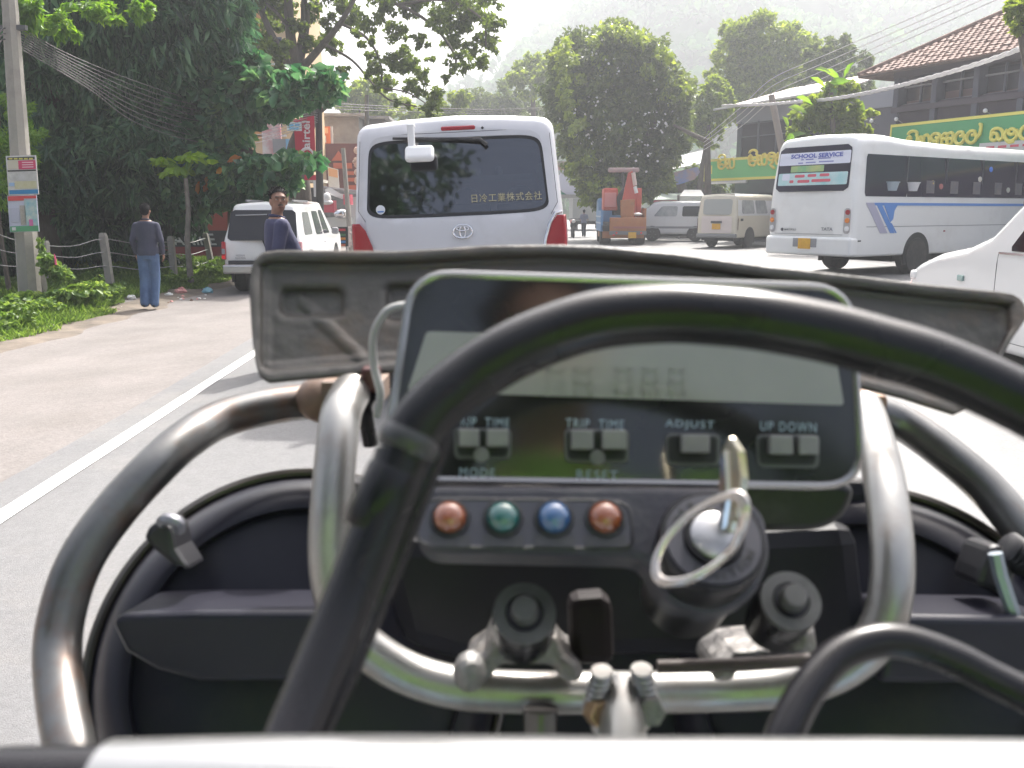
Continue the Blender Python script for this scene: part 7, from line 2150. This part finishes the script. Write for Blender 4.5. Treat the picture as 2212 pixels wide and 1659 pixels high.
    for j in range(90):
        a = random.uniform(0, 2 * PI); e = random.uniform(.1, 1.4)
        d = Vector((math.cos(a) * math.cos(e), math.sin(a) * math.cos(e), math.sin(e)))
        if d.y > .75: continue
        p = Vector((0, -.018, .040)) + Vector((d.x * .083, d.y * .097, d.z * .086))
        tf.tube([headp(*p), headp(*(p + d * .012 + Vector((random.uniform(-.01, .01), random.uniform(-.01, .01), .004))))], [.007 * k, .002 * k], 4)
    tf.build('hair_tufts', hair_m, t)
    if face:
        fb = mat('eye white', (.45, .42, .40), .3); dk = mat('brow black', (.015, .012, .012), .6)
        for s_ in (-1, 1):
            e = MB().sphere(headp(s_ * .030, .078, .010), (.012 * k, .006 * k, .006 * k), 10, 6, Rh).build('eye', fb, t, smooth=True)
            MB().sphere(headp(s_ * .030, .083, .010), .0052 * k, 8, 6).build('iris', dk, e, smooth=True)
            MB().tube([headp(s_ * .014, .092, .034), headp(s_ * .030, .094, .038), headp(s_ * .048, .084, .033)], .0045 * k, 6).build('eyebrow', dk, t, smooth=True)
        MB().tube([headp(-.024, .090, -.040), headp(0, .100, -.036), headp(.024, .090, -.040)], .0055 * k, 6).build('moustache', dk, t, smooth=True)
        MB().tube([headp(-.020, .094, -.058), headp(0, .099, -.057), headp(.020, .094, -.058)], .0035 * k, 6).build('mouth', mat('lip', (.16, .05, .045), .5), t, smooth=True)
    return t
# man walking away on the verge edge
ym = 14.65
fm = W(326, 664, ym)
k1 = 1.62
person('man walking away along the dirt in a long sleeved dark shirt and blue jeans', (fm.x + .02, ym, fm.z + .005), R(3), 1.64, shirt_d, jeans,
       {'R': ((.163, 0, 1.352), (.235, -.02, 1.11), (.222, .07, .89)), 'L': ((-.163, 0, 1.352), (-.232, -.04, 1.11), (-.215, .05, .89))},
       {'R': ((.085, 0, .86), (.075, .05, .47), (.055, -.03, .088)), 'L': ((-.085, 0, .86), (-.085, -.01, .47), (-.085, -.10, .10))}, long_sleeve=True, lean=(.0, .01), vox=.013)
# man looking back over his shoulder
y2 = 8.5
x2 = X_at(598, y2)
hd = W(600, 409, y2)
person('man in navy polo shirt by the white pickup, looking back over his shoulder', (x2 + .03, y2, 0), R(-62), hd.z - .0, polo_m, jeans,
       {'R': ((.180, -.01, 1.370), (.235, -.08, 1.10), (.225, -.02, .86)), 'L': ((-.180, -.0, 1.370), (-.24, .04, 1.11), (-.2, .10, .88))},
       {'R': ((.085, 0, .86), (.09, .03, .47), (.10, -.02, .09)), 'L': ((-.085, 0, .86), (-.10, .03, .47), (-.11, .06, .09))}, head_yaw=R(-92), belly=.075, vox=.012, face=True)
# walking figure far down the street
yf = 52
pf = W(1261, 505, yf)
person('distant figure in a pale blue shirt walking down the open street beside the crane truck', (pf.x, yf, 0), R(5), 1.5, mat('pale blue shirt', (.22, .25, .36), .8), mat('dark trousers', (.05, .06, .08), .8),
       {'R': ((.175, 0, 1.375), (.26, -.02, 1.14), (.28, .05, .93)), 'L': ((-.175, 0, 1.375), (-.25, .04, 1.12), (-.2, .15, .95))},
       {'R': ((.085, 0, .86), (.09, .16, .50), (.09, .10, .10)), 'L': ((-.085, 0, .86), (-.09, -.03, .48), (-.09, -.20, .12))}, vox=.03, hands=False)

# the rider, just behind the camera: both hands on the bar (the instrument glass mirrors the jacket)
rider = person('rider in a lime green jacket sitting on the motorcycle just behind the camera', (.05, -.36, .13), 0, 1.72, mat('lime jacket', (.12, .27, .03), .8, col2=(.15, .31, .04), ns=6), mat('light blue riding jeans', (.25, .36, .5), .8),
       {'R': ((.185, .03, 1.375), (.36, .16, 1.20), (.42, .42, 1.22)), 'L': ((-.185, .03, 1.375), (-.40, .16, 1.18), (-.46, .42, 1.20))},
       {'R': ((.085, 0, .86), (.19, .42, .78), (.19, .20, .34)), 'L': ((-.085, 0, .86), (-.19, .42, .78), (-.19, .20, .34))}, long_sleeve=True, vox=.016, lean=(0, .0))
